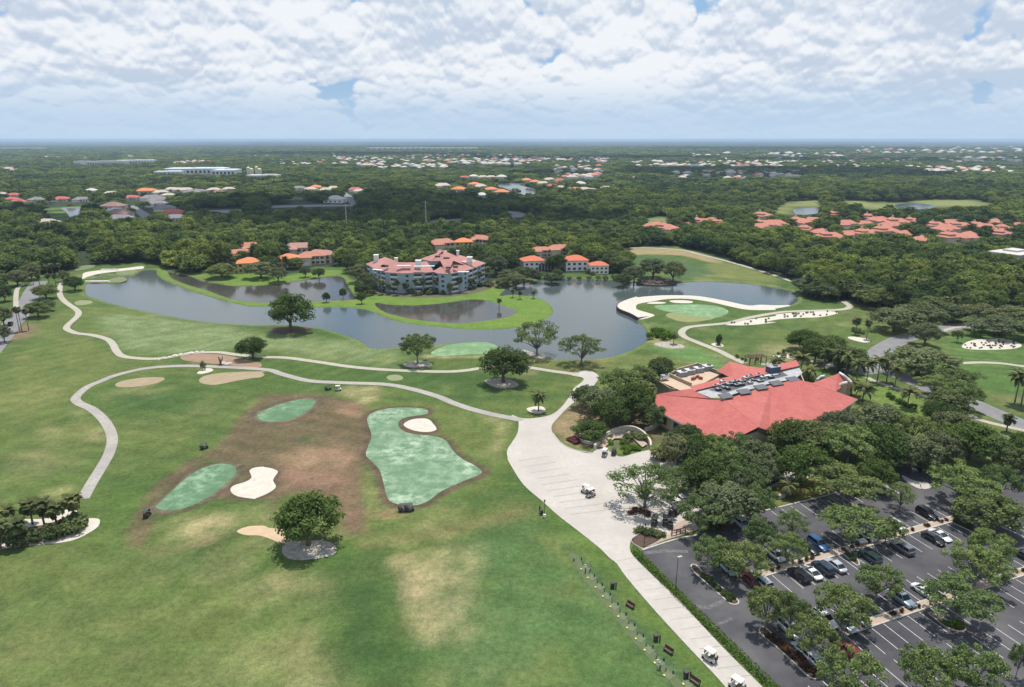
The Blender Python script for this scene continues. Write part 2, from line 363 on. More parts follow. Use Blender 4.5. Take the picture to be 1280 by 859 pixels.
BUNK2 = zz('F0', [(1210,420),(1240,405),(1280,402)])+zz('F1', [(40,404),(75,410),(107,425),(95,445),(83,470),(97,500),(60,530),(0,555)])+zz('F0', [(1230,558),(1150,545),(1118,520),(1130,495),(1190,475),(1220,455)])
for px, r0, r1 in ((GREEN1, 2.6, 1.0), (GREEN2, 2.2, .7), (GREEN3, 2.0, .3), (BUNK1, 1.6, .2), (BUNK2, 1.4, .2)):
    d = sdist(GX, GY, wp(px)); wob = (fine-.5)*.8
    blend((.085,.060,.042), np.clip((r0-d+wob)/.7, 0, 1)*.92)
    if r1 > .5: blend((.16,.16,.10), np.clip((r1-d+wob)/.6, 0, 1)*.6)
# mower streaks: long faint bands of paler and darker turf
ang = .9*np.sin(GX/110)+GY/14; s1 = np.sin(GX*.32+GY*.95+3*mid); s2 = np.sin(-GX*.75+GY*.55+4*big)
C *= (1+.095*s1*np.clip((big-.4)*4, 0, 1)+.085*s2*np.clip((.6-big)*4, 0, 1))[..., None]
C *= (1+(fine-.5)*.35+(grain-.5)*.30)[..., None]
# mown light bands by the water's edge
blend((.165,.22,.075), np.clip(1-np.abs(SD-1.5)/1.4, 0, 1)*.55)
blend((.10,.09,.05), np.clip((.6-SD)/.5, 0, 1))
# wood floor and far land
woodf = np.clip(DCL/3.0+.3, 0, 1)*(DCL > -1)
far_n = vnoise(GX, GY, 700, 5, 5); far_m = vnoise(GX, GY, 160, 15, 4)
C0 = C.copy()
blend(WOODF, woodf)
farland = np.clip((np.hypot(GX, GY)-2500)/2500, 0, 1)
blend((.028,.050,.024), farland*np.clip((far_n-.35)*3, 0, 1))
blend((.075,.09,.055), farland*np.clip((far_m-.56)*6, 0, 1)*.8)
for n_, (px, col, fe, st, br, ex) in enumerate(PAINT):      # lawns beyond the clearing
    w = wp(px); cy = sum(p[1] for p in w)/len(w)
    if cy > 330: blend(col, np.clip(.5-sdist(GX, GY, w)/(2*fe), 0, 1)*st)

me = bpy.data.meshes.new('ground')
ny, nx = GX.shape
co = np.stack([GX, GY, GZ], -1).reshape(-1, 3).astype(np.float32)
idx = np.arange(nx*ny).reshape(ny, nx)
q = np.stack([idx[:-1, :-1], idx[:-1, 1:], idx[1:, 1:], idx[1:, :-1]], -1).reshape(-1, 4)
me.vertices.add(len(co)); me.vertices.foreach_set('co', co.ravel())
me.loops.add(q.size); me.loops.foreach_set('vertex_index', q.ravel().astype(np.int32))
me.polygons.add(len(q)); me.polygons.foreach_set('loop_start', (np.arange(len(q))*4).astype(np.int32))
me.update(calc_edges=True)
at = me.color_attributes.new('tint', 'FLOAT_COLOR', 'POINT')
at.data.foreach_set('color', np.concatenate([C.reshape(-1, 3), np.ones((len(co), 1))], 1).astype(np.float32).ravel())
m, nt, b = nodes_of('turf_and_soil')
a_ = nt.nodes.new('ShaderNodeAttribute'); a_.attribute_name = 'tint'
pos = nt.nodes.new('ShaderNodeNewGeometry').outputs['Position']
n1 = noise_node(nt, .9, 6, .75, pos); n2 = noise_node(nt, .16, 5, .7, pos); n3 = noise_node(nt, 3.2, 4, .8, pos)
v = mixc(nt, ramp(nt, n1.outputs[0], .30, .70), (.62,.66,.62), (1.40,1.35,1.4))
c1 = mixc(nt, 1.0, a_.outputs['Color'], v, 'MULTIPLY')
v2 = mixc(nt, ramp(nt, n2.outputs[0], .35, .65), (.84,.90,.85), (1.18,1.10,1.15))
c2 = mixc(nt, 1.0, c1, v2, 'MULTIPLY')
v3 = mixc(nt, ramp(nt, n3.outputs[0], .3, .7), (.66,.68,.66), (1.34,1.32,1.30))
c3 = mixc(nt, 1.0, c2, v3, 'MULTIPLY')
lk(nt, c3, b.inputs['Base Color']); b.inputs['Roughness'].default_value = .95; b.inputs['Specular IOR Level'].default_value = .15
me.materials.append(m)
tag(link('ground', me), kind='structure')

# ---------------------------------------------------------------- water
m, nt, b = nodes_of('lake_water')
b.inputs['Base Color'].default_value = (.066,.084,.084,1); b.inputs['Roughness'].default_value = .10; b.inputs['IOR'].default_value = 1.33
b.inputs['Specular IOR Level'].default_value = .75
pos = nt.nodes.new('ShaderNodeNewGeometry').outputs['Position']
w1 = noise_node(nt, .55, 3, .6, pos); w2 = noise_node(nt, .02, 3, .6, pos)
bp = nt.nodes.new('ShaderNodeBump'); bp.inputs['Distance'].default_value = .10
lk(nt, ramp(nt, w2.outputs[0], .35, .65, .10, .55), bp.inputs['Strength']); lk(nt, w1.outputs[0], bp.inputs['Height']); lk(nt, bp.outputs[0], b.inputs['Normal'])
WAT = m
x0 = min(min(p[0] for p in w) for w in LAKES_W)-6; x1 = max(max(p[0] for p in w) for w in LAKES_W)+6
y0 = min(min(p[1] for p in w) for w in LAKES_W)-6; y1 = max(max(p[1] for p in w) for w in LAKES_W)+6
tag(MB().add([(x0,y0,-.45),(x1,y0,-.45),(x1,y1,-.45),(x0,y1,-.45)], [(0,1,2,3)]).build('lake_water', WAT), kind='structure')
m, nt, b = nodes_of('brown_pond_water')
b.inputs['Base Color'].default_value = (.055,.053,.045,1); b.inputs['Roughness'].default_value = .10; b.inputs['IOR'].default_value = 1.33
pos = nt.nodes.new('ShaderNodeNewGeometry').outputs['Position']; w1 = noise_node(nt, .5, 3, .6, pos); bp = nt.nodes.new('ShaderNodeBump'); bp.inputs['Distance'].default_value = .05; bp.inputs['Strength'].default_value = .15
lk(nt, w1.outputs[0], bp.inputs['Height']); lk(nt, bp.outputs[0], b.inputs['Normal'])
sheet('pond_water', LAGOON, m, -.44); sheet('pond_water', POND, m, -.44)
m, nt, b = nodes_of('far_pond_water')
b.inputs['Base Color'].default_value = (.07,.09,.10,1); b.inputs['Roughness'].default_value = .18; b.inputs['Specular IOR Level'].default_value = .9
for px in FARPONDS: sheet('pond_water', px, m, .12)
# ================================================================ hard surfaces, sand and greens
CONC = mat('pale_concrete', (.455,.42,.375), .85, (.395,.36,.32), .9, big=(.09,(.37,.335,.30)))
PATHC = mat('path_concrete', (.38,.355,.31), .9, (.27,.25,.215), .9, big=(.12,(.27,.245,.225)))
PATHL = mat('light_path', (.43,.395,.32), .9, (.31,.28,.22), .9, big=(.1,(.34,.31,.25)))
ASPH = mat('asphalt', (.042,.040,.048), .85, (.030,.029,.035), .9, big=(.07,(.095,.090,.092)))
ROADA = mat('road_asphalt', (.20,.195,.195), .9, (.16,.155,.155), .3)
SANDW = mat('white_sand', (.55,.50,.43), .95, (.44,.40,.33), .5, big=(.15,(.50,.45,.38)))
SANDB = mat('tan_sand', (.33,.27,.17), .95, (.25,.21,.12), .35, big=(.12,(.29,.20,.13)))
SANDO = mat('orange_sand', (.50,.36,.23), .95, (.42,.31,.20), .5)
SHELL = mat('shell_bed', (.44,.41,.36), .95, (.20,.17,.14), 1.1)  # dark mottle puts the trees' shade into the pale shell colour
MULM = mat('mulch', (.105,.06,.042), .95, (.055,.035,.025), 2.5)
KERB = mat('kerb_concrete', (.46,.43,.38), .9, (.36,.33,.29), 1.5)
TANP = mat('tan_pavers', (.40,.31,.24), .9, (.33,.25,.19), 2.0)
LINE = mat('line_paint', (.62,.62,.60), .7, (.42,.42,.41), 3.0)
def green_mat(name, base, pale, s1, s2, amt, str_ang=None):
    m, nt, b = nodes_of(name)
    pos = nt.nodes.new('ShaderNodeNewGeometry').outputs['Position']
    n1 = noise_node(nt, s1, 6, .72, pos); n2 = noise_node(nt, s2, 3, .6, pos)
    f = nt.nodes.new('ShaderNodeMath'); f.operation = 'MULTIPLY'
    lk(nt, ramp(nt, n1.outputs[0], .42, .72), f.inputs[0]); lk(nt, ramp(nt, n2.outputs[0], .35, .65), f.inputs[1])
    g = nt.nodes.new('ShaderNodeMath'); g.operation = 'MULTIPLY'; lk(nt, f.outputs[0], g.inputs[0]); g.inputs[1].default_value = amt
    col = mixc(nt, g.outputs[0], base, pale)
    n3 = noise_node(nt, 3, 4, .7, pos)
    v = mixc(nt, ramp(nt, n3.outputs[0], .3, .7), (.85,.87,.85), (1.12,1.1,1.12))
    lk(nt, mixc(nt, 1.0, col, v, 'MULTIPLY'), b.inputs['Base Color']); b.inputs['Roughness'].default_value = .95
    b.inputs['Specular IOR Level'].default_value = .1
    return m
GRN = green_mat('putting_green', (.092,.172,.088), (.32,.44,.31), .35, .07, .9)
GRN3 = green_mat('big_putting_green', (.118,.200,.112), (.34,.43,.31), .33, .06, 1.5)
GRNT = green_mat('distant_green', (.135,.235,.115), (.30,.40,.24), .3, .05, 1.3)
sheet('putting_green', GREEN1, GRN, .03); sheet('putting_green', GREEN2, GRN, .03); sheet('putting_green', GREEN3, GRN3, .03)
sheet('putting_green', zz('B', [(848,472),(880,450),(930,432),(1020,421),(1100,418),(1160,432),(1192,458),(1150,474),(1000,480),(880,487)]), GRNT, .03)
sheet('putting_green', zz('C', [(690,244),(740,238),(820,236),(920,236),(1000,245),(1048,266),(1030,288),(980,300),(880,290),(780,275),(720,262)]), GRNT, .04)
sheet('green_apron', zz('C', [(745,288),(780,275),(880,290),(980,300),(940,313),(880,320),(820,318),(770,304)]), mat('dry_apron', (.22,.22,.09), .95, (.17,.19,.07), .4), .03)
for px in (BUNK1, BUNK2): sheet('sand_bunker', px, SANDW, .05)
sheet('sand_bunker', zz('F0', [(1150,712),(1200,692),(1280,688)])+zz('F1', [(60,698),(160,712),(178,735),(165,775),(110,768),(40,742),(0,735)])+zz('F0', [(1200,735),(1160,725)]), SANDO, .05)
sheet('sand_bunker', zz('F1', [(130,790),(180,765),(300,760),(372,775),(390,815),(350,838),(280,850),(200,856),(140,838)]), SHELL, .06)
sheet('dry_bunker', zz('A', [(560,622),(600,605),(700,590),(785,590),(797,600),(750,620),(650,636),(575,636)]), SANDB, .05)
sheet('dry_bunker', zz('A', [(965,602),(1000,580),(1100,566),(1280,560)])+zz('B', [(30,566),(42,577),(20,590)])+zz('A', [(1230,592),(1150,606),(1050,625),(985,620)]), SANDB, .05)
sheet('bare_dirt', zz('A', [(880,486),(980,475),(1080,480),(1180,500),(1262,520),(1250,540),(1100,530),(960,515),(890,505)]), mat('pink_dirt', (.30,.185,.125), .95, (.22,.15,.09), .3), .03)
sheet('dry_bunker', zz('A', [(362,225),(390,216),(440,218),(448,228),(410,238),(370,238)]), mat('pale_tee', (.22,.24,.12), .95), .04)
sheet('pale_tee', zz('B', [(632,590),(650,578),(690,577),(714,590),(700,603),(655,605)]), mat('pale_tee', (.24,.26,.13), .95), .03)
# peninsula of white waste sand
sheet('waste_sand', zz('C', [(628,308),(690,291),(672,280),(612,262),(594,247),(616,232),(680,221),(760,209),(860,209),(960,223),(1060,246),(1150,262),(1280,262)])+zz('D', [(70,257),(143,244),(138,239),(70,240),(0,237)])+
      zz('C', [(1150,241),(1080,228),(1000,211),(900,195),(800,191),(700,193),(600,203),(545,223),(513,240),(518,260),(577,283),(606,303)]), SANDW, .05, n=3)
sheet('sand_bunker', zz('C', [(655,229),(690,223),(745,226),(730,232),(670,233)]), SANDW, .07)
sheet('sand_bunker', zz('C', [(763,219),(800,215),(850,217),(878,223),(860,230),(790,228)]), SANDW, .07)
SANDBED = zz('C', [(1040,335),(1080,320),(1200,302),(1280,292)])+zz('D', [(80,284),(200,273),(330,268),(378,278),(300,296),(200,301),(100,307),(30,320)])+zz('C', [(1280,322),(1150,336)])
sheet('planting_bed_sand', SANDBED, SANDW, .05)
OVAL = zz('D', [(978,440),(1010,415),(1080,403),(1200,405),(1268,432),(1230,450),(1100,456),(1010,452)])
sheet('planting_bed_sand', OVAL, SANDW, .05)
sheet('planting_bed_sand', zz('D', [(62,486),(80,480),(170,478),(188,488),(160,497),(90,497)]), SANDW, .05)
sheet('planting_bed_sand', zz('C', [(690,425),(740,418),(800,425),(838,438),(820,448),(760,447),(700,436)]), SHELL, .05)
sheet('planting_bed_sand', zz('D', [(425,395),(450,392),(520,402),(536,416),(500,420),(440,405)]), SANDW, .05)
sheet('planting_bed_sand', zz('C', [(70,742),(110,730),(150,732),(162,750),(140,764),(100,762)]), SANDW, .05)
sheet('planting_bed_sand', zz('C', [(965,428),(990,422),(1020,430),(1025,440),(990,440)]), SANDW, .05)
sheet('planting_bed_sand', zz('A', [(955,568),(985,548),(1020,545),(1035,555),(1010,566),(970,573)]), SANDW, .05)
sheet('planting_bed_sand', zz('B', [(1110,605),(1150,595),(1230,598),(1275,625),(1240,640),(1170,640),(1130,625)]), SHELL, .05)
sheet('planting_bed_sand', zz('B', [(60,355),(110,345),(220,345),(270,358),(200,375),(110,378)]), MULM, .05)
sheet('planting_bed_sand', zz('B', [(715,525),(760,510),(830,512),(855,528),(800,540),(735,540)]), SHELL, .05)
sheet('planting_bed_sand', zz('C', [(50,455),(90,465),(150,478),(200,492),(160,500),(100,492)]), SHELL, .05)
SANDPB = [(-60,690),(-20,660),(20,650),(60,648),(85,636),(92,632),(100,645),(113,648),(124,649),(123,658),(110,667),(90,676),(55,681),(0,687),(-40,700)]
sheet('planting_bed_sand', SANDPB, SANDW, .05)
sheet('planting_bed_mulch', [(-45,683),(-5,676),(10,680),(50,674),(88,668),(108,658),(110,648),(95,642),(60,655),(20,662),(-20,670)], MULM, .07)
# left shore tongues
TONG = mat('reed_turf', (.17,.19,.09), .95, (.12,.14,.06), .4)
sheet('lake_tongue', zz('A', [(520,118),(560,106),(600,104),(615,113),(600,125),(550,129),(515,127)]), TONG, .04)
sheet('lake_tongue', zz('A', [(563,82),(600,72),(650,68),(668,76),(640,90),(590,94),(565,90)]), TONG, .05)
sheet('lake_tongue', zz('A', [(515,127),(425,128),(425,120),(520,118)]), SHELL, .05)
sheet('sand_shore', zz('A', [(400,100),(410,82),(480,70),(600,60),(690,50),(692,62),(640,68),(500,84),(430,100),(400,112)]), SANDW, .05)
sheet('sand_shore', zz('A', [(365,60),(400,48),(455,42),(455,54),(400,68),(370,72)]), TONG, .05)

# paths
PATH1 = zz('A', [(325,112),(296,140),(290,185),(315,222),(372,262),(380,285),(360,308),(330,335),(325,355),(370,375),(450,385),(520,405),(548,430),(565,462),(600,488),(700,499),(790,497),(880,480),(960,470),(1060,468),(1150,480),(1280,491)])+zz('B', [(150,495),(300,515),(450,537),(600,551),(750,558),(900,562),(1000,558),(1090,545),(1150,535),(1250,537)])+zz('C', [(75,541),(200,560),(320,576)])
ribbon('cart_path', PATH1, 2.6, PATHL, .09)
PATH2 = zz('F0', [(402,560),(440,490),(500,392),(530,335),(545,270),(528,212),(490,160),(440,120),(385,95),(366,72),(390,42),(430,12)])+zz('A', [(480,612),(560,580),(700,547),(850,535),(1000,536),(1280,551)])+zz('B', [(130,575),(250,605),(400,615),(620,623),(750,645),(880,682),(960,715),(1050,745),(1150,770),(1262,792)])+zz('C', [(40,800)])
ribbon('cart_path', PATH2, 2.7, PATHC, .08)
PATH3 = zz('C', [(1130,522),(1060,490),(1000,460),(900,420),(840,395),(822,372),(845,350),(900,340),(1050,325),(1150,300),(1280,277)])+zz('D', [(150,270),(300,265),(400,260),(436,248),(425,235),(405,222)])
ribbon('cart_path', PATH3, 3.0, PATHL, .09)
ribbon('cart_path', zz('D', [(0,526),(120,520),(250,514),(380,505)]), 2.4, PATHL, .08)
ribbon('cart_path', zz('D', [(978,521),(1040,518),(1100,518),(1180,523),(1280,536),(1500,560)]), 2.4, PATHL, .08)
ribbon('cart_path', [(764,318.5),(772,313),(800,309.8),(850,312.5),(874,318),(910,327),(953,339.5),(990,352)], 3.0, PATHL, .08)
ribbon('sidewalk', zz('D', [(520,590),(560,610),(700,655),(860,700),(1000,765),(1080,800),(1200,830),(1290,850),(1400,880)]), 2.2, PATHL, .08)
ribbon('sidewalk', [(1172,416),(1192,410),(1215,407),(1240,399)], 2.0, PATHL, .08)
# roads
ribbon('road', [(1285,392),(1262,398),(1232,403),(1210,407),(1180,411),(1150,418),(1128,424),(1113,431),(1100,440),(1098,450),(1110,462),(1138,475),(1168,488),(1198,497),(1228,510),(1256,522),(1285,535),(1340,560),(1420,600),(1560,690),(1760,830),(2000,1000)], 8.0, ROADA, .05)
ribbon('road', [(1110,458),(1090,463),(1070,464),(1050,459),(1030,455)], 7.0, ROADA, .06)
ribbon('road', [(50,352),(42,362),(34,378),(24,395),(12,408),(0,425),(-30,460)], 8.0, ROADA, .05)
ribbon('sidewalk', [(30,355),(22,361),(20,372),(20,384)], 2.2, PATHL, .06)
sheet('street', zz('E0', [(620,372),(650,375),(755,435),(700,445),(660,415)]), ROADA, .10, smooth=False)
sheet('street', zz('E1', [(1205,402),(1280,408)])+zz('E2', [(60,415),(110,422),(60,432),(0,436)])+zz('E1', [(1215,440)]), ROADA, .1, smooth=False)
sheet('street', zz('E0', [(960,402),(1170,395),(1170,412),(970,414)]), ROADA, .1, smooth=False)
sheet('street', zz('E1', [(430,310),(480,340),(500,370),(460,372),(420,330)]), ROADA, .1, smooth=False)
sheet('street', zz('E1', [(70,378),(300,372),(470,372),(470,380),(300,382),(75,388)]), ROADA, .1, smooth=False)
sheet('street', zz('E1', [(830,452),(1000,440),(1010,450),(840,462)]), ROADA, .1, smooth=False)

# cart staging plaza
PLAZA = [(640,519),(652,523),(668,523),(688,519),(701,510),(711,497),(717,486),(729,476),(727,472),(714,469),(726,464),(738,464),(748,470),(744,480),(730,495),(714,506),(698,522),(690,532),(691,542),(701,554),(716,562),(740,567),
         (744,556),(756,561),(774,571),(790,568),(805,564),(820,562),(834,564),(850,580),(862,600),(878,632),(886,652),(872,662),(850,668),(828,675),(812,682),(803,687),(795,681),(791,672),(788,690),
         (812,716),(850,752),(900,806),(953,859),(1005,910),(950,915),(908,859),(867,815),(820,764),(784,722),(772,705),(762,697),(751,686),(738,676),(725,665),(699,645),(679,627),(655,606),(640,583),(635,574),(634,563),(640,553),(647,541),(648,527),(642,523)]
sheet('cart_plaza', PLAZA, CONC, .07, n=4)
mb = MB()
JM = mat('joint_lines', (.20,.185,.17), .9, (.30,.28,.26), 2.0)
def stripe_line(mb, a, b, w, z, world=False):
    pa, pb = (a, b) if world else (P(*a), P(*b)); d = (Vector(pb)-Vector(pa)); d.z = 0; n = Vector((-d.y, d.x, 0)).normalized()*w/2
    pa = Vector((pa[0], pa[1], z)); pb = Vector((pb[0], pb[1], z))
    mb.add([pa-n, pb-n, pb+n, pa+n], [(0,1,2,3)])
for i in range(10):
    x, y = 656+i*7.2, 574+i*7.4; stripe_line(mb, (x-8, y+3), (x+30+i*1.5, y-3.5), .16, .085)
for i in range(13):
    x, y = 772+i*11.5, 700+i*12.2; stripe_line(mb, (x-2, y+2), (x+26+i*1.0, y-3), .08, .085)
tag(mb.build('pavement_joints', JM), kind='structure')
mb = MB(); wl = [(p.x, p.y) for p in W([(691,542),(701,554),(716,562),(740,567)])]; kerb_loop(mb, smooth_poly(wl, False), .15, .3, False)
mb2 = smooth_poly([(p.x, p.y) for p in W([(635,574),(640,583),(655,606),(679,627),(699,645),(725,665),(751,686),(762,697),(772,705),(784,722),(820,764),(867,815),(908,859),(950,915)])], False, 3)
kerb_loop(mb, mb2, .12, .35, False)
tag(mb.build('plaza_kerb', KERB), kind='structure')
# planted island at the mouth of the plaza
ISL = [(789,676),(800,668),(812,663),(826,664),(829,669),(824,676),(811,683),(805,686),(797,683)]
sheet('planting_bed_mulch', ISL, MULM, .17); mb = MB(); kerb_loop(mb, wp(ISL), .17, .3); tag(mb.build('island_kerb', KERB), kind='structure')

# ---------------------------------------------------------------- parking
LOT = [(803,688),(830,679),(850,673),(872,669),(890,660),(905,652),(930,645),(963,637),(1000,628),(1032,620),(1065,610),(1100,600),(1112,588),(1135,578),(1165,585),(1200,598),(1228,600),(1240,585),(1262,572),(1300,580),(1370,620),(1500,700),(1600,800),(1500,960),(1300,1000),(1060,1000),(1000,895),(960,853),(930,822),(880,773),(840,730),(801,692)]
sheet('parking_asphalt', LOT, ASPH, .06, smooth=False)
U = Vector((math.cos(math.radians(19.3)), math.sin(math.radians(19.3)), 0)); V = Vector((U.y, -U.x, 0))   # V runs towards the viewer
mk = MB(); kb = MB(); SW = 2.75; SL = 5.3
def row(a, b, side, off0, skip=(), L=SL):
    """painted stall lines from a median edge"""
    pa, pb = P(*a), P(*b); d = pb-pa; n = int(d.length/SW); u = d.normalized(); vv = Vector((u.y, -u.x, 0))*side
    vd = V*side
    for i in range(n+1):
        if i in skip: continue
        s = pa+u*(i*SW)+vd*off0; stripe_line(mk, s, s+vd*L, .11, .075, True)
M1 = ((931,724),(1205,645)); M2 = ((1052,791),(1300,708)); MW = 1.6
for (a, b) in (M1, M2):
    pa, pb = P(*a), P(*b); u = (pb-pa).normalized(); n = Vector((-u.y, u.x, 0))
    q_ = [pa-n*MW/2, pb-n*MW/2, pb+n*MW/2, pa+n*MW/2]
    o = MB().add([(p.x, p.y, .19) for p in q_], [(0,1,2,3)]).build('parking_median', TANP); o['kind'] = 'structure'
    kerb_loop(kb, [(p.x, p.y) for p in q_], .20, .3, True)
    row(a, b, 1, 1.0); row(a, b, -1, 1.0)
row((963,638.5),(1100,603.5), 1, .3, L=5.0)
row((1176,654),(1280,690), 1, .3, L=.1)
row((1045,893),(1330,800), -1, .2)
row((1215,640),(1290,675), 1, .5)
# angled extra stalls on the right edge
pa, pb = P(1203,642), P(1330,668); 
for i in range(9):
    s = pa+(pb-pa)*(i/9); stripe_line(mk, s, s+V*5.0, .11, .075, True)
# hatched accessible aisles
for cx_, cy_ in ((1085,616),(1112,612)):
    c = P(cx_, cy_); a0 = c-V*2.3; a1 = c+V*2.3
    for s_ in (-.7, .7): stripe_line(mk, a0+U*s_, a1+U*s_, .14, .075, True)
    for k_ in range(5):
        p_ = c+V*(-1.9+k_*.95); stripe_line(mk, p_-U*.7-V*.35, p_+U*.7+V*.35, .12, .078, True)
# arrows and pale worn arcs
tag(mk.build('parking_stall_lines', LINE), kind='structure')
# top kerb
kerb_loop(kb, [(p.x, p.y) for p in W([(905,652),(930,645),(963,637),(1000,628),(1032,620),(1065,610),(1100,600)])], .15, .35, False)
kerb_loop(kb, [(p.x, p.y) for p in W([(803,688),(830,679),(850,673),(872,669)])], .15, .35, False)
ISLANDS = [zz('H2', [(868,262),(890,258),(920,290),(980,340),(1060,400),(1098,435),(1090,450),(1060,448),(1020,415),(940,345),(880,290)]),
           zz('H3', [(0,565),(20,562),(90,620),(200,700),(280,780),(290,800),(270,812),(235,800),(150,720),(60,640),(0,590)]),
           zz('H3', [(815,492),(850,500),(900,525),(970,545),(996,560),(992,578),(960,582),(900,560),(850,520)]),
           zz('H3', [(395,175),(440,200),(480,245),(470,262),(430,230),(390,190)]),
           zz('H3', [(950,30),(1000,60),(1070,100),(1060,112),(990,80),(930,50)]),
           zz('F3', [(690,445),(740,470),(800,482),(830,495),(820,508),(780,512),(740,495),(700,465)])]
for i, px in enumerate(ISLANDS):
    sheet('island_bed' if i < 5 else 'concrete_island', px, (MULM if i < 5 else CONC), .16); kerb_loop(kb, wp(px), .17, .22)
tag(kb.build('parking_kerbs', KERB), kind='structure')
sheet('tan_walk', [(812,684),(830,676),(850,670),(868,664),(860,648),(846,655),(836,668),(822,676)], TANP, .085, smooth=False)
sheet('garden_walk', zz('F3', [(0,520),(60,490),(120,455),(90,400),(130,410),(180,440),(260,440),(260,455),(180,460),(110,480),(40,515),(0,535)]), CONC, .09)
sheet('garden_walk', zz('F2', [(720,500),(780,520),(850,470),(860,480),(790,535),(720,520)]), SANDO, .09)
# range line ropes and worn tee strip
TEE = mat('worn_tee', (.10,.125,.055), .95, (.075,.10,.04), .8)
sheet('hitting_strip', zz('H2', [(275,205),(310,205),(350,255),(520,470),(700,690),(800,800),(860,870),(810,870),(740,790),(600,640),(440,440),(330,300)]), TEE, .02)

WORN = mat('worn_asphalt', (.15,.145,.145), .9, (.07,.068,.07), 1.2)
ribbon('worn_patch', [(806,692),(820,690),(840,689),(860,690)], 1.0, WORN, .068)
ribbon('worn_patch', [(868,757),(885,760),(905,752),(925,752)], .9, WORN, .068)
ribbon('worn_patch', [(890,782),(902,779),(915,773)], .6, WORN, .068)
# ================================================================ foliage
def foliage(name, dark, light, trans=.25, rnd=.5, patch=False):
    m = bpy.data.materials.new(name); m.use_nodes = True; nt = m.node_tree; nt.nodes.clear(); MATS[name] = m
    o = nt.nodes.new('ShaderNodeOutputMaterial'); d = nt.nodes.new('ShaderNodeBsdfDiffuse'); t = nt.nodes.new('ShaderNodeBsdfTranslucent')
    mx = nt.nodes.new('ShaderNodeMixShader'); mx.inputs[0].default_value = trans
    a = nt.nodes.new('ShaderNodeAttribute'); a.attribute_name = 'tint'
    oi = nt.nodes.new('ShaderNodeObjectInfo')
    c = mixc(nt, a.outputs['Fac'], dark, light)
    v = mixc(nt, oi.outputs['Random'], (1-rnd*.5, 1-rnd*.42, 1-rnd*.2), (1+rnd*.62, 1+rnd*.5, 1+rnd*.35))
    c = mixc(nt, 1.0, c, v, 'MULTIPLY')
    wn2 = nt.nodes.new('ShaderNodeTexWhiteNoise'); wn2.noise_dimensions = '1D'; lk(nt, oi.outputs['Random'], wn2.inputs['W'])
    c = mixc(nt, ramp(nt, wn2.outputs['Value'], .3, 1.0, 0, .55), c, mixc(nt, 1.0, c, (1.16,.98,.95), 'MULTIPLY'))
    if patch:
        n_ = noise_node(nt, .006, 3, .6, oi.outputs['Location'])
        c = mixc(nt, 1.0, c, mixc(nt, ramp(nt, n_.outputs[0], .38, .62), (.66,.74,.84), (1.32,1.26,.95)), 'MULTIPLY')
    lk(nt, c, d.inputs[0]); lk(nt, mixc(nt, 1.0, c, (1.25,1.35,.6), 'MULTIPLY'), t.inputs[0])
    lk(nt, d.outputs[0], mx.inputs[1]); lk(nt, t.outputs[0], mx.inputs[2]); lk(nt, mx.outputs[0], o.inputs[0])
    return m
OAKM = foliage('oak_leaves', (.042,.066,.026), (.165,.205,.082), rnd=.6)
OAKG = foliage('grey_oak_leaves', (.062,.084,.040), (.200,.232,.120), rnd=.5)
OAKL = foliage('light_oak_leaves', (.052,.090,.030), (.205,.265,.105))
WOODM = foliage('wood_leaves', (.036,.062,.022), (.155,.205,.070), rnd=1.0, patch=True)
LIMEM = foliage('lime_leaves', (.10,.15,.02), (.24,.30,.04), rnd=.2)
PALMM = foliage('palm_fronds', (.045,.062,.024), (.165,.185,.080), .2)
SHRUBM = foliage('shrub_leaves', (.030,.056,.018), (.110,.160,.048), rnd=.4)
HEDGEM = foliage('hedge_leaves', (.04,.08,.012), (.13,.22,.035), rnd=.2)
REDM = foliage('red_shrub_leaves', (.04,.026,.016), (.12,.065,.038), rnd=.5)
BARK = mat('bark', (.13,.11,.09), .95, (.08,.065,.05), 3, space='obj')
BARKG = mat('grey_bark', (.24,.22,.20), .95, (.15,.135,.12), 3, space='obj')
def leaf_mesh(name, cen, nor, size, tint, m, aspect=.7):
    n = len(cen); r = np.random.default_rng(n+int(abs(cen[:, 0]).sum()*10) % 999)
    nor = nor/np.linalg.norm(nor, axis=1, keepdims=True)
    t = r.normal(size=(n, 3)); u = np.cross(nor, t); u /= np.linalg.norm(u, axis=1, keepdims=True)+1e-9; w = np.cross(nor, u)
    s = size*(.7+.6*r.random(n)); a = u*s[:, None]*.5; b = w*(s*aspect)[:, None]*.5
    vs = np.stack([cen-a-b*.4, cen+a*.2-b, cen+a+b*.3, cen-a*.1+b], 1).reshape(-1, 3).astype(np.float32)
    me = bpy.data.meshes.new(name); me.vertices.add(4*n); me.vertices.foreach_set('co', vs.ravel())
    me.loops.add(4*n); me.loops.foreach_set('vertex_index', np.arange(4*n, dtype=np.int32))
    me.polygons.add(n); me.polygons.foreach_set('loop_start', (np.arange(n)*4).astype(np.int32)); me.update(calc_edges=True)
    at = me.attributes.new('tint', 'FLOAT', 'FACE'); at.data.foreach_set('value', np.clip(tint, 0, 1).astype(np.float32))
    me.materials.append(m); return me
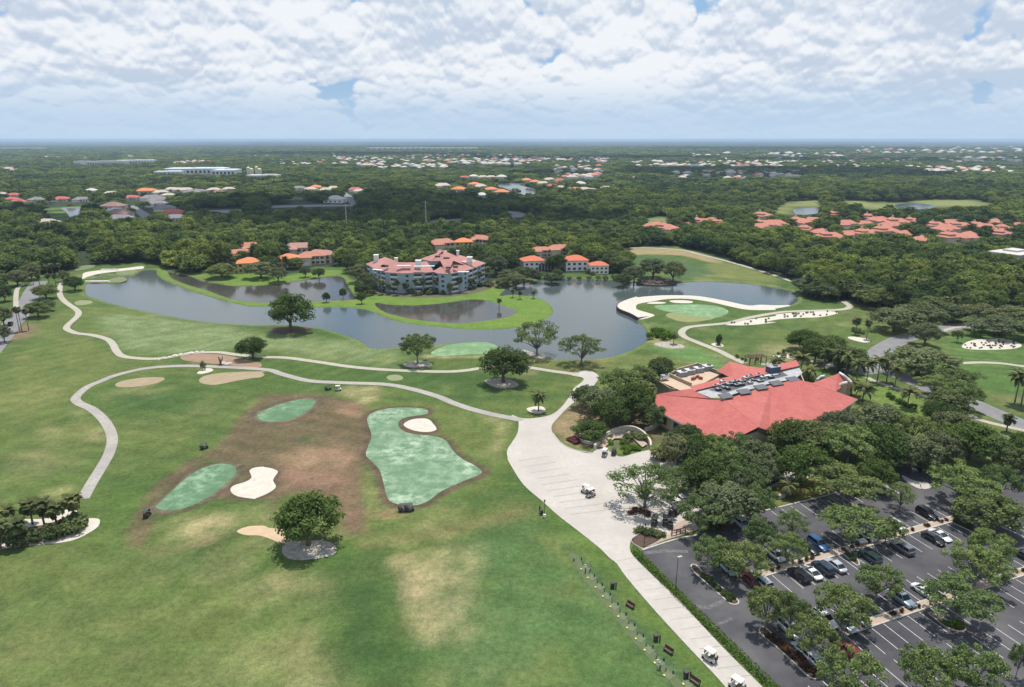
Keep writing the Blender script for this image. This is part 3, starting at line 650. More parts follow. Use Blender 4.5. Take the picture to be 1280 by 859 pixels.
def crown(name, seed, m, R=5.0, top=9.0, base=2.6, nc=46, nl=80, leaf=.42, rc=(.20,.34), flat=.75, hollow=.45, lean=(0, 0)):
    r = np.random.default_rng(seed); cs = []; rs = []
    cz = (top+base)/2; hz = (top-base)/2
    lob = r.random(6)*.35+.80; ph = r.random()*6.28
    while len(cs) < nc:
        d = r.normal(size=3); d /= np.linalg.norm(d)
        if d[2] < -.55: continue
        k = hollow+(1-hollow)*r.random()**.5
        ang = (math.atan2(d[1], d[0])+ph) % 6.283; l = lob[int(ang/1.0472) % 6]
        rad = R*rc[0]+R*(rc[1]-rc[0])*r.random()
        c = np.array([d[0]*k*(R-rad*.6)*l, d[1]*k*(R-rad*.6)*l, cz+d[2]*k*(hz-rad*.45)])
        cs.append(c); rs.append(rad)
    cs = np.array(cs); rs = np.array(rs); ct = r.random(nc)
    i = np.repeat(np.arange(nc), nl); d = r.normal(size=(nc*nl, 3)); d /= np.linalg.norm(d, axis=1, keepdims=True)
    d[:, 2] = np.abs(d[:, 2])*np.where(r.random(nc*nl) < .8, 1, -1)
    k = .55+.5*r.random(nc*nl)
    cen = cs[i]+d*(rs[i]*k)[:, None]*np.array([1, 1, flat])
    nor = d+r.normal(size=d.shape)*.45+np.array([0, 0, .35])
    tint = ct[i]*.45+.38*r.random(nc*nl)+.12
    return leaf_mesh(name, cen, nor, leaf, tint, m), cs, rs
def trunk_mesh(name, cs, seed, r0=.32, fork=2.0, m=None, nb=9, top=9):
    rr = random.Random(seed); mb = MB()
    mb.tube([(0,0,-.3),(rr.uniform(-.1,.1),rr.uniform(-.1,.1),fork*.5),(0,0,fork)], [r0*1.35, r0, r0*.85], 7)
    ids = list(range(len(cs))); rr.shuffle(ids)
    for i in ids[:nb]:
        c = cs[i]; mid = (c[0]*.42, c[1]*.42, fork+(c[2]-fork)*.55); a = r0*rr.uniform(.35, .6)
        mb.tube([(0,0,fork*.9), mid, (c[0]*.8, c[1]*.8, fork+(c[2]-fork)*.85), tuple(c)], [a*1.2, a*.8, a*.45, a*.15], 5)
        if rr.random() < .7:
            e = (mid[0]+rr.uniform(-1.5,1.5), mid[1]+rr.uniform(-1.5,1.5), mid[2]+rr.uniform(.4,1.6)); mb.tube([mid, e], [a*.6, a*.12], 4)
    return mb.mesh(name, m or BARK, True)
def make_tree_proto(kind, seed, m, bark=None, r0=.32, fork=2.0, nb=9, **kw):
    cm, cs, rs = crown(kind+'_crown', seed, m, **kw)
    tm = trunk_mesh(kind+'_trunk', cs, seed, r0, fork, bark, nb)
    return cm, tm
TP = dict(
 oak=[make_tree_proto('oak', 10+i, OAKG if i % 2 else OAKM, nc=84 if i % 2 == 0 else 70, nl=80, leaf=.46, top=8.0+.4*i, base=1.1, R=5.3, rc=(.15,.30), hollow=.5) for i in range(4)],
 sparse=[make_tree_proto('parking_oak', 30+i, OAKL, bark=BARKG, r0=.20, fork=1.9, nb=14, nc=76, nl=80, leaf=.34, top=6.8, base=1.7, R=5.3, rc=(.10,.22), hollow=.35, flat=.6) for i in range(4)],
 thin=[make_tree_proto('open_oak', 40+i, OAKL, bark=BARKG, r0=.22, fork=1.6, nb=20, nc=72, nl=46, leaf=.34, top=8.0, base=2.0, R=5.0, rc=(.12,.22), hollow=.4, flat=.6) for i in range(2)],
 wood=[make_tree_proto('wood_tree', 50+i, WOODM, nb=5, nc=60, nl=46, leaf=.62, top=10.0, base=1.0, R=5.4, rc=(.22,.36)) for i in range(5)],
 tall=[make_tree_proto('tall_tree', 60+i, WOODM, nb=6, nc=44, nl=46, leaf=.60, top=13.0, base=3.0, R=3.9, rc=(.22,.40)) for i in range(2)],
 lime=[make_tree_proto('lime_tree', 70, LIMEM, nb=5, nc=40, nl=60, leaf=.6, top=9.0, base=1.2, R=4.5)],
 tight=[make_tree_proto('glossy_oak', 75+i, SHRUBM, nc=80, nl=80, leaf=.40, top=8.0, base=.8, R=4.8, rc=(.2,.32)) for i in range(2)],
)
def shrub_mesh(name, seed, m, R=1.0, h=1.0, nc=9, nl=38, leaf=.28):
    return crown(name, seed, m, R=R, top=h, base=-.1, nc=nc, nl=nl, leaf=leaf, rc=(.4,.6), flat=.9, hollow=.1)[0]
def palm_parts(seed, kind='sabal', h=6.0):
    rr = random.Random(seed); vs = []; fs = []; tints = []
    n = 46 if kind == 'sabal' else 30; L0 = 1.7 if kind == 'sabal' else 3.0
    for i in range(n):
        az = i*2.399+rr.uniform(-.2,.2); el = math.radians(rr.uniform(-50, 85) if kind == 'sabal' else rr.uniform(-20, 75)); L = L0*rr.uniform(.85,1.1)
        steps = 5; p = Vector((0,0,0)); e = el; ce = []; 
        for s in range(steps+1):
            ce.append(p.copy()); p = p+Vector((math.cos(az)*math.cos(e), math.sin(az)*math.cos(e), math.sin(e)))*(L/steps); e -= (.30 if kind == 'sabal' else .34)
        side = Vector((-math.sin(az), math.cos(az), 0)); wid = .62 if kind == 'sabal' else .42; t = rr.random(); o = len(vs)
        for s, c in enumerate(ce):
            f = s/steps; w = (wid*math.sin(math.pi*min(1, f*.85+.12))) if kind != 'sabal' else wid*(.08+f*1.25 if f < .8 else .55)
            vs += [c+side*w+Vector((0,0,-w*.45)), c, c-side*w+Vector((0,0,-w*.45))]
        for s in range(steps):
            a = o+3*s; fs += [(a,a+3,a+4,a+1),(a+1,a+4,a+5,a+2)]; tints += [t*.6+.4*rr.random()]*2
    me = bpy.data.meshes.new('palm_fronds'); me.from_pydata([tuple(v) for v in vs], [], fs)
    at = me.attributes.new('tint', 'FLOAT', 'FACE'); at.data.foreach_set('value', tints); me.materials.append(PALMM)
    mb = MB(); mb.tube([(0,0,-.3-h),(.08,.05,-h*.5),(0,0,.1)], [.26,.19,.20], 8); 
    mb.ball((0,0,-.15), (.34,.34,.5), 8, seed=seed, jit=.2)
    return me, mb.mesh('palm_trunk', BARKG, True)
PP = {k: [palm_parts(s+i, k) for i in range(3)] for k, s in (('sabal', 3), ('feather', 13))}
TREES = []
def put_tree(kind, loc, width, height, label, group=None, name=None, cat='tree', rz=None, i=None):
    ps = TP[kind]; i = random.randrange(len(ps)) if i is None else i % len(ps); cm, tm = ps[i]
    base = dict(oak=(10.2,8.6), sparse=(10,6.6), thin=(10,8), wood=(10.8,10), tall=(7.8,13), lime=(9,9), tight=(9.2,8))[kind]
    root = empty(name or dict(oak='oak_tree', sparse='oak_tree', thin='oak_tree', wood='broadleaf_tree', tall='broadleaf_tree', lime='broadleaf_tree', tight='oak_tree')[kind], loc, random.uniform(0, 6.28) if rz is None else rz, label, cat, group)
    root.scale = (width/base[0], width/base[0]*random.uniform(.9,1.1), height/base[1])
    link('crown', cm, root); link('trunk', tm, root); TREES.append(root); return root
def put_palm(kind, loc, h, s, label, group=None, i=None):
    fm, tm = PP[kind][random.randrange(3) if i is None else i % 3]
    root = empty('palm_tree', loc, random.uniform(0, 6.28), label, 'palm tree', group)
    c = link('crown', fm, root, (0,0,h)); c.scale = (s,)*3; t = link('trunk', tm, root, (0,0,h)); t.scale = (.8*s**.5, .8*s**.5, h/6.0)
    return root
SHRUBS = {}
def put_shrub(loc, w, h, label, group=None, m=None, kind='green', name='shrub', cat='shrub'):
    key = (kind, random.randrange(3))
    if key not in SHRUBS: SHRUBS[key] = shrub_mesh(name, 90+len(SHRUBS), dict(green=SHRUBM, red=REDM, lime=HEDGEM, dark=OAKM)[kind])
    o = link(name, SHRUBS[key]); o.location = loc; o.rotation_euler = (0,0,random.uniform(0,6.28)); o.scale = (w/2, w/2, h)
    return tag(o, label, cat, group)
def crown_at(px, py, wpx, height, kind='oak', label='', group=None, kz=.62, **kw):
    """a tree whose crown centre shows at (px,py), wpx wide in the photograph"""
    p = P(px, py, height*kz); w = wpx*depth(px, py, height*kz)/F
    return put_tree(kind, (p.x, p.y, 0), w, height, label, group, **kw)

# ---- single trees on the course, each told apart
def base_at(px, py, wpx, hpx, kind, label, **kw):
    p = P(px, py); d = depth(px, py); return put_tree(kind, p, wpx*d/F, hpx*d/F/math.cos(TILT)*.97, label, **kw)
base_at(364, 414, 60, 46, 'tight', 'large round dark oak on the lawn at the south bank of the long lake', i=1)
base_at(316.5, 448, 37, 27, 'tight', 'small round dark oak standing beside the upper cart path', i=2)
base_at(522, 455, 46, 38, 'sparse', 'leaning green oak between the lake and the path, left of the pale green', i=0)
base_at(629, 478, 58, 46, 'tight', 'bushy multi-stemmed glossy tree in a grey bed beside the cart path', i=0)
base_at(671, 444, 60, 44, 'thin', 'loose airy oak on the lake bank, left of the pair', i=3)
base_at(727, 455, 58, 38, 'thin', 'wide low oak on the lake bank nearest the clubhouse', i=2)
base_at(386, 681, 80, 64, 'tight', 'big dense oak standing in the shell bed of the practice area', i=1)
put_palm('feather', P(673, 514), 5.0, 1.2, 'single date palm in a round white bed beside the plaza')
put_shrub(P(898, 431), 3.6, 4.2, 'small round tree in a white ring on the far lawn', name='small_tree', cat='tree')
put_palm('sabal', P(1069, 418), 6, 1.3, 'upright palm in the white bed on the far lawn', i=0)
put_palm('sabal', P(1083, 424), 7, 1.15, 'leaning palm at the right end of the white bed on the far lawn', i=1)
for i, (x, y, hh, lb) in enumerate([(408,378,5,'leftmost small round tree on the grassy lake spit'),(429,374,6,'small round tree in the middle of the grassy lake spit'),(452,380,6,'small round tree at the condominium end of the grassy lake spit'),(449,370,6.5,'slender tree on the lawn tip below the condominium')]):
    p = P(x, y); put_tree('tight', p, 4.3, hh, lb, name='small_tree')
for x, y, lb in [(650,374,'squat palm on the lime lawn ring, left of the outermost one'),(667,373,'outermost small palm on the tip of the lime lawn ring'),(641,372,'palm by the marsh at the back of the lime lawn ring'),(624,384,'bushy shrub by the right end of the inner pond')]:
    put_palm('sabal', P(x, y), 3.4, .9, lb)
crown_at(817, 334, 40, 11, 'oak', 'broad dark oak on the rocky islet, left crown of the two')
crown_at(842, 338, 32, 11, 'oak', 'dark oak on the rocky islet, right crown of the two')
crown_at(793, 340, 30, 10, 'oak', 'dark rounded oak on the bank right of the lakeside villas')
crown_at(775, 328, 34, 10, 'oak', 'dark oak crown behind the low lakeside villa')
crown_at(762, 322, 30, 10, 'oak', 'dark oak behind the lakeside villas where the far path begins')
crown_at(779, 347, 24, 8, 'oak', 'low dark oak touching the water beside the low villa')
# left edge of the course
for x, y, h_, lb in [(27.5,414,9.5,'tall thin palm with a curved trunk by the left road'),(25,415,9.8,'tall thin palm leaning left by the left road'),(36,413,8.5,'tall palm at the right of the pair by the left road')]:
    put_palm('sabal', P(x, y), h_, 1.0, lb)
for x, y, w, h_, k, lb in [(46,385,33,7,'oak','low spreading oak beside the three tall palms at the left road'),(58,381,20,5,'oak','low oak behind the spreading oak at the left road'),
        (92,352,24,8,'tight','dense dark round tree at the head of the upper cart path'),(56,362,30,8,'oak','grey green tree cluster between road and cart path at left'),
        (78,344,16,6,'oak','small grey tree where the cart path begins'),(4,365,22,8,'oak','dark oak cut by the left edge beside the road'),(2,392,26,9,'oak','dark oak at the left edge across the road'),
        (3,415,22,7,'oak','lowest dark oak at the left edge by the road end'),(20,345,30,9,'oak','broad oak behind the small lawns at left'),(38,338,26,9,'oak','oak left of the grey palms at the left road head')]:
    crown_at(x, y, w, h_, k, lb)
for x, y in [(42,350),(50,352),(62,352),(70,352),(60,340),(48,338),(66,338),(75,338)]:
    put_palm('sabal', P(x, y+6), 6, 1.1, 'grey green palm in the clump at the head of the left road', 'palms at the head of the left road')
# palm clump at the lower left
for i, (x, y, h_, lb) in enumerate([(1,686,5.2,'sabal palm cut by the left edge in the white bed'),(13,668,5.4,'second sabal palm from the left edge in the white bed'),(26,682,4.8,'low sabal palm with bright fronds in the white bed'),
       (57,662,5.8,'sabal palm with a bare trunk in the middle of the white bed'),(72,660,4.6,'sabal palm behind the shrubs in the white bed'),(95,652,5.2,'rightmost sabal palm of the white bed beside the cart path'),(41,656,4.6,'sabal palm at the back of the white bed'),(-14,676,5.5,'sabal palm beyond the left edge of the white bed')]):
    put_palm('sabal', P(x, y), h_, 1.45, lb)
for x, y, w in [(2,676,3),(14,680,3),(26,680,3),(38,676,3),(50,673,3),(62,672,3),(73,671,3),(84,668,3.4),(93,663,3.8),(102,657,3.6),(80,659,3.4),(90,655,3.6),(99,650,3.2),(66,664,3)]:
    put_shrub(P(x, y+3), w*1.25, 2.5, 'dark green shrub under the palms of the lower left white bed', 'shrubs under the lower left palms', kind='dark')

# ---- trees round the clubhouse and parking
G_C = 'oaks around the clubhouse'
CL = [(800,473,44,9,'oak','oak against the terrace at the back left of the clubhouse'),(826,458,30,8.5,'oak','greyish oak whose crown reaches over the terrace wall'),(782,480,56,10,'sparse','biggest rounded oak left of the clubhouse terrace'),
 (752,500,50,9,'oak','oak nearest the plaza neck, left of the clubhouse'),(792,499,46,10,'tight','dark oak in front of the clubhouse left wing'),(764,511,40,8.5,'tight','dark oak above the curved ramp wall'),(737,536,40,4.6,'tight','low round tree inside the curved planter by the plaza'),
 (733,492,34,7,'oak','small oak crown at the plaza neck'),(816,516,30,7,'oak','oak behind the ramp leaning to the clubhouse wall'),
 (858,548,40,8,'oak','pale topped oak in front of the clubhouse front left eave'),(893,560,36,7,'sparse','light oak against the red clubhouse roof'),(921,558,40,7.5,'sparse','light green oak below the middle of the red roof'),
 (848,560,40,8,'oak','dark oak over the entrance steps of the clubhouse'),(872,560,44,8.5,'tight','dense oak in the front garden of the clubhouse'),(904,574,48,8.5,'sparse','oak in the middle of the front garden'),(946,572,44,8,'oak','oak below the dark gable of the clubhouse'),
 (880,592,52,8,'tight','round oak over the front garden, left part'),(930,600,56,8.5,'thin','broad oak above the row of parked cars at the garden'),(905,625,70,8.5,'oak','wide oak over the carts and the garden entrance'),(876,640,50,8,'thin','oak behind the tan walk at the lot corner'),
 (948,628,38,7.5,'sparse','bright oak at the left end of the top parking kerb'),(846,600,44,5.5,'sparse','smooth bright green round tree by the cart court'),(808,604,72,9.5,'thin','large open oak with visible limbs over the plaza'),
 (953,588,36,6,'oak','oak beside the garden walk'),(968,580,30,5.5,'oak','small oak inside the curved garden wall'),
 (992,545,52,8.5,'tight','dark oak in front of the clubhouse right front eave'),(1015,545,60,9.5,'oak','big oak in the grove right of the clubhouse, left part'),(1005,578,56,9.5,'tight','dark lower oak of the grove right of the clubhouse'),
 (1050,536,50,9,'oak','oak with a pale bare top against the right roof tip'),(1062,556,64,10,'sparse','widest oak of the grove right of the clubhouse'),(1100,522,56,9.5,'oak','oak at the back of the grove near the lawn'),(1103,554,60,10,'tight','dark green oak in the middle of the right grove'),
 (1140,536,50,9,'sparse','oak at the lawn edge of the right grove'),(1142,562,54,9,'oak','oak above the concrete pad of the parking lot'),(1174,556,44,8.5,'oak','oak with its trunk in view behind the parking lot'),(1056,604,76,8,'sparse','wide pale green oak over the top parking row'),
 (1095,590,40,7,'tight','dark oak behind the accessible bays'),(1215,548,60,9,'tight','spreading oak between the lot and the road'),(1192,530,40,8,'oak','oak crown by the sidewalk, right of the palms'),(1245,560,46,8,'thin','oak at the far right by the lot exit road'),(1186,502,46,8,'oak','dark tangled oak beside the road bend'),
 (1203,492,42,8,'sparse','light oak overhanging the road bend'),(1175,515,36,7,'tight','dark oak among palms by the sidewalk'),
 (1205,605,70,8,'sparse','broad pale oak at the upper right of the parking lot'),(1250,600,46,7.5,'sparse','pale oak on the right side of the exit road'),(1232,632,66,8,'oak','oak spreading over the stalls at the right of the lot'),(1268,572,34,7,'oak','oak cut by the right edge near the exit road'),
 (1284,560,40,9,'tight','dark oak at the right edge above the exit road')]
for a in CL: crown_at(a[0], a[1]+2, a[2]*1.2, a[3]*1.08, a[4], a[5], kz=.55)
PK = [(1070,654,86,7,'sparse','wide bright oak on the upper parking median hiding parked cars'),(1110,660,40,5.5,'sparse','oak at the right end of the upper median foliage'),(1128,617,42,6.6,'thin','small open tree beside the accessible bays'),(990,652,46,6.4,'thin','nearly bare small tree in the upper parking row'),
 (985,684,52,6.0,'sparse','bright oak left of the blue car on the upper median'),(950,665,44,6.5,'sparse','oak above the planter at the left of the lot'),(893,690,56,7,'sparse','oak at the left corner of the parking lot'),(925,700,66,7,'sparse','broad oak over the left planter of the parking lot'),(960,757,54,7.5,'sparse','oak at the head of the long lower left planter'),
 (990,762,46,7.5,'sparse','oak with a leaning trunk over the grey car in the lower lot'),(1015,792,64,7,'sparse','wide bright oak over the lower left planter'),(1056,757,76,7,'sparse','large oak on the lower median above the white car'),(1098,727,58,7,'sparse','oak over the stalls in the middle of the lot'),
 (1067,842,80,8,'sparse','big oak at the bottom of the parking lot, left one'),(1160,838,74,8,'sparse','big oak at the bottom of the parking lot, middle one'),(1222,838,76,8,'sparse','big oak at the bottom of the parking lot, right one'),(1276,822,26,6,'sparse','oak cut by the right edge at the bottom of the lot'),
 (1240,685,58,7.5,'sparse','oak on the right of the lot above the wide one'),(1223,706,78,7.5,'sparse','wide low oak over the right half of the lot'),(1200,748,90,7.5,'sparse','oak with grey limbs on the kerbed island of the lower median')]
for a in PK: crown_at(a[0], a[1], a[2]*1.0, a[3], a[4], a[5], kz=.62)
# trees left of the entrance road and round the right lawn
RT = [(1006,425,38,7.5,'tight','dark tree left end of the row behind the clubhouse'),(1020,437,34,8,'tight','dark tree in the row behind the clubhouse by the round bed'),(1040,430,36,8,'oak','tree in the row behind the clubhouse, palms beside it'),(1062,445,44,8.5,'oak','green tree at the right of the row behind the clubhouse'),(1050,452,30,6,'tight','low dark tree over the drive behind the clubhouse'),
 (1120,398,54,10,'oak','wide oak at the bend of the entrance road'),(1153,395,50,10,'oak','oak behind the bend of the entrance road'),(1158,418,34,8,'oak','oak hanging over the entrance road, dark underside'),(1150,450,72,9.5,'oak','broad oak in the middle of the entrance road lawn'),(1172,383,50,10,'oak','pale oak behind the entrance road'),(1186,390,36,8,'oak','small oak by the straight part of the entrance road'),
 (1085,367,44,8,'oak','grey low oak at the end of the sand shore'),(1063,362,40,7,'oak','low oak beside the lake end'),(1100,372,44,9,'oak','oak above the far right lawn corner'),(1030,362,40,8,'oak','oak right of the lake end'),(1012,357,38,8,'oak','oak just behind the lake end'),
 (1250,408,60,7,'oak','dark oak behind the oval planted bed'),(1268,395,40,8,'oak','dark oak cut by the right edge by the oval bed'),(1225,392,40,8,'oak','oak at the right of the entrance road end'),
 (1196,474,50,7,'sparse','yellowish loose tree right of the entrance road'),(1170,482,40,6,'sparse','yellow green tree beside the lower entrance road')]
for a in RT: crown_at(a[0], a[1], a[2]*1.15, a[3]*1.05, a[4], a[5], kz=.55)
put_tree('sparse', P(1196, 428), 4.5, 5, 'small slender tree on the right lawn'); 
PAL = [(812,510,6.5,1.2,'sabal','sabal palm at the left corner of the red roof'),(970,470,5,1.3,'feather','feathery palm behind the blue roof unit, left one'),(982,472,4,1.4,'feather','yellowish palm behind the clubhouse, middle one'),(1000,468,5.5,1.5,'feather','feathery palm behind the clubhouse, right one'),(1010,476,3.5,1.5,'feather','bright low palm against the clubhouse right wing'),
 (1064,494,4.4,1.3,'feather','yellowish palm at the right roof tip'),(1078,502,4,1.4,'feather','palm with golden fronds right of the roof tip'),(1070,480,7,1.3,'feather','dark royal palm before the drive, left one'),(1082,484,8,1.3,'feather','dark royal palm before the drive, tallest one'),(1096,478,7.5,1.2,'feather','dark royal palm over the road verge'),(1108,478,6.5,1.2,'feather','royal palm by the sidewalk start'),
 (1118,484,6,1.1,'feather','royal palm on the verge beside the road'),(1134,510,5,1.2,'feather','dark palm in the verge planting'),(1181,530,7,1.4,'sabal','sabal palm with brown skirt among the oaks'),(1172,525,6,1.3,'sabal','short sabal palm among the oaks by the sidewalk'),(1268,505,9,1.5,'feather','tall dark palm clump at the right edge, left stem'),(1276,508,9.5,1.5,'feather','tall dark palm clump at the right edge, right stem'),
 (1030,462,6.5,1.2,'feather','palm rising above the row behind the clubhouse, left'),(1045,466,7,1.3,'feather','palm rising above the row behind the clubhouse, middle'),(1056,470,7,1.2,'feather','palm rising above the row behind the clubhouse, right'),(1258,540,4,1.2,'sabal','low palm by the sidewalk at the right edge'),(985,622,3,.9,'feather','small palm beside the curved garden planter'),(820,575,2.6,.9,'feather','small dark palm at the entrance planter'),
 (842,430,3.5,.8,'feather','thin palm by the shell bed beyond the lake corner')]
for a in PAL: put_palm(a[4], P(a[0], a[1]), a[2], a[3], a[5])
# shrubs
def shrub_row(pts, w, h, label, group, kind='green', jit=.4):
    for x, y in pts:
        p = P(x, y); p.x += random.uniform(-jit, jit); p.y += random.uniform(-jit, jit)
        put_shrub(p, w*random.uniform(.8,1.2), h*random.uniform(.8,1.2), label, group, kind=kind)
shrub_row([(822,422),(826,419),(812,424),(818,418),(834,420),(840,422),(830,424)], 4.5, 2.6, 'bright round shrub by the lake corner above the clubhouse', 'shrubs at the lake corner', 'lime')
rnd = random.Random(5)
for reg, poly, n in (('s', SANDBED, 34), ('o', OVAL, 44)):
    w = wp(poly); k = 0
    while k < n:
        x = rnd.uniform(min(p[0] for p in w), max(p[0] for p in w)); y = rnd.uniform(min(p[1] for p in w), max(p[1] for p in w))
        if sdist(np.array([x]), np.array([y]), w)[0] > -.8: continue
        k += 1
        if reg == 's': put_shrub((x, y, 0), 1.1, .8, 'small dark tuft in the long white sand bed', 'tufts in the long sand bed', kind='dark')
        else: put_shrub((x, y, 0), .85, .55, 'small dark tuft in the oval white bed by the road', 'tufts in the oval bed', kind='red')
shrub_row([(972,444),(978,441),(985,440),(992,443),(996,446),(988,447),(980,447)], 2.2, 1.2, 'round shrub in the small ring bed behind the clubhouse', 'shrubs in the ring bed', 'dark')
shrub_row([(922,448),(928,450),(934,447),(941,448),(946,450),(932,452)], 1.6, 1.1, 'small dark shrub beside the path behind the clubhouse', 'shrubs by the path end', 'dark')
shrub_row([(1066,414),(1072,416),(1078,417)], 3, 1.6, 'dark shrub under the palms in the far white bed', 'shrubs of the far white bed', 'dark')
shrub_row([(779,555),(785,551),(792,548),(800,549),(806,552)], 3.6, 1.6, 'dark shrub inside the ramp wall', 'shrubs inside the ramp wall', 'dark')
shrub_row([(780,566),(784,563),(788,561),(779,562),(792,563),(796,562),(785,567)], 2.4, 1.0, 'lime green clipped shrub at the clubhouse entrance', 'lime shrubs at the entrance', 'lime')
shrub_row([(764,556),(761,552),(764,548)], 1.8, .9, 'yellow green shrub on the planter rim', 'shrubs on the planter rim', 'lime')
shrub_row([(797,666),(803,667),(809,668),(815,669),(820,670),(826,670)], 2.3, 1.3, 'dark shrub on the island at the plaza mouth', 'shrubs on the plaza island', 'dark')
shrub_row([(789,643),(795,641),(801,641),(807,643),(811,645)], 2.2, 1.1, 'dark red shrub in the cart court bed', 'red shrubs in the cart court', 'red')
shrub_row([(866,650),(872,654),(878,652),(884,658),(892,663),(870,645)], 2.4, 1.2, 'green shrub in the bed beside the tan walk', 'shrubs beside the tan walk', 'green')
shrub_row([(900,655),(896,662),(904,662),(884,648)], 2.4, 1.0, 'dark red shrub below the wide oak', 'red shrubs below the wide oak', 'red')
shrub_row([(824,568),(830,566),(836,572),(828,575)], 3.2, 1.6, 'dark red shrub at the entrance steps', 'red shrubs at the entrance', 'red')
shrub_row([(958,596),(963,600),(968,594),(952,602),(960,590),(966,588),(948,598)], 3.2, 1.4, 'reddish shrub inside the garden fence', 'red shrubs inside the garden fence', 'red')
shrub_row([(1116,500),(1124,504),(1130,507),(1138,510),(1110,496)], 3.0, 1.3, 'shrub in the mulch strip by the sidewalk', 'shrubs by the sidewalk', 'green')
for i in range(15):
    shrub_row([(1148+i*5.0, 586+i*1.9)], 2.6, 1.4, 'dark hedge shrub behind the parking lot', 'hedge shrubs behind the lot', 'dark')
for i, px in enumerate(ISLANDS[:5]):
    w = wp(px); nn = (14, 26, 8, 5, 8)[i]; k = 0
    while k < nn:
        x = rnd.uniform(min(p[0] for p in w), max(p[0] for p in w)); y = rnd.uniform(min(p[1] for p in w), max(p[1] for p in w))
        if sdist(np.array([x]), np.array([y]), w)[0] > -.35: continue
        k += 1; put_shrub((x, y, .15), 1.3, .7, ('small shrub on the upper left parking planter', 'reddish shrub on the long lower left planter', 'shrub on the kerbed island of the lower median', 'shrub on the narrow planter of the upper median', 'shrub on the planter between the upper stalls')[i], 'parking planter shrubs %s' % ('one two three four five'.split()[i]), kind=('green','red','lime','green','green')[i])
for (a, b), lb in ((M1, 'upper'), (M2, 'lower')):
    for k in range(26):
        t = (k+rnd.random())/26; pa, pb = P(*a), P(*b); p = pa+(pb-pa)*t; p.z = .15
        if rnd.random() < .6: put_shrub(p, 1.1, .7, 'low reddish plant on the %s tan parking median' % lb, 'plants on the %s median' % lb, kind='red')
# clipped hedge along the lot
hp = [P(x, y) for x, y in [(793,690),(830,728),(870,768),(915,812),(962,858),(1000,893)]]
hc = []
for a, b in zip(hp[:-1], hp[1:]):
    n = int((b-a).length/.55)
    hc += [a+(b-a)*(i/n) for i in range(n)]
cen = []; r = np.random.default_rng(4)
for c in hc:
    k = 60; d = r.normal(size=(k, 3)); d /= np.linalg.norm(d, axis=1, keepdims=True); s = r.uniform(.8, 1.1)
    cen.append(np.array([c.x, c.y, .62])+d*np.array([.72, .72, .62])*s)
cen = np.concatenate(cen); nor = r.normal(size=cen.shape)+np.array([0,0,.5])
hd = link('hedge', leaf_mesh('hedge', cen, nor, .26, r.random(len(cen)), HEDGEM)); tag(hd, 'long clipped green hedge between the cart drive and the parking lot', 'hedge')
# ================================================================ buildings
def roof_mat(name, c, c2): return mat(name, c, .85, c2, .6, big=(.12, tuple(v*.9 for v in c)))
R_RED = roof_mat('red_tiles', (.47,.125,.095), (.40,.10,.075)); R_TERRA = roof_mat('terracotta_tiles', (.47,.195,.125), (.36,.15,.10))
R_ORANGE = roof_mat('orange_tiles', (.62,.21,.075), (.50,.17,.07)); R_PINK = roof_mat('pink_tiles', (.42,.22,.18), (.32,.165,.14))
R_TAN = roof_mat('tan_tiles', (.52,.44,.36), (.42,.35,.28)); R_WHITE = roof_mat('white_roof', (.54,.51,.47), (.42,.40,.37)); R_GREY = roof_mat('grey_shingles', (.24,.21,.21), (.18,.16,.16))
R_BROWN = roof_mat('brown_tiles', (.27,.15,.13), (.21,.12,.11)); R_SALM = roof_mat('salmon_tiles', (.50,.195,.135), (.38,.145,.10))
W_WHITE = mat('white_stucco', (.74,.73,.70), .9, (.68,.67,.64), .5); W_CREAM = mat('cream_stucco', (.62,.52,.40), .9, (.55,.46,.35), .5)
W_GREY = mat('grey_blue_siding', (.34,.41,.47), .85, (.30,.37,.43), .5); W_BEIGE = mat('beige_stucco', (.50,.39,.28), .9, (.44,.34,.24), .5)
W_YEL = mat('yellow_stucco', (.62,.45,.20), .9, (.56,.40,.18), .5)
GLASS = mat('dark_glass', (.035,.045,.055), .15, (.05,.06,.07), 1.0); TRIM = mat('white_trim', (.78,.77,.74), .7, (.72,.71,.69), 1.0)
DARKM = mat('dark_metal', (.03,.03,.032), .6, (.045,.045,.048), 2.0); STEEL = mat('galvanised_steel', (.30,.31,.32), .6, (.20,.21,.22), 1.5)
BLUEM = mat('blue_unit_metal', (.04,.07,.14), .5); FLATR = mat('pale_flat_roof', (.56,.55,.53), .9, (.44,.43,.42), .4); DECK = mat('tan_deck', (.50,.37,.26), .9, (.42,.31,.22), .3)
def roof_tiles(name, c, c2, c3):
    m, nt, b = nodes_of(name); pos = nt.nodes.new('ShaderNodeNewGeometry').outputs['Position']
    n1 = noise_node(nt, 2.2, 6, .8, pos); n2 = noise_node(nt, .10, 5, .7, pos)
    col = mixc(nt, ramp(nt, n1.outputs[0], .32, .68), c, c2); col = mixc(nt, ramp(nt, n2.outputs[0], .42, .66, 0, .8), col, c3)
    br = nt.nodes.new('ShaderNodeTexBrick'); br.inputs['Scale'].default_value = 1.0; br.inputs['Brick Width'].default_value = .9; br.inputs['Row Height'].default_value = .42; br.inputs['Mortar Size'].default_value = .05
    br.inputs['Color1'].default_value = (1,1,1,1); br.inputs['Color2'].default_value = (.80,.78,.78,1); br.inputs['Mortar'].default_value = (.62,.60,.60,1); lk(nt, pos, br.inputs['Vector'])
    lk(nt, mixc(nt, 1.0, col, br.outputs['Color'], 'MULTIPLY'), b.inputs['Base Color']); b.inputs['Roughness'].default_value = .9; return m
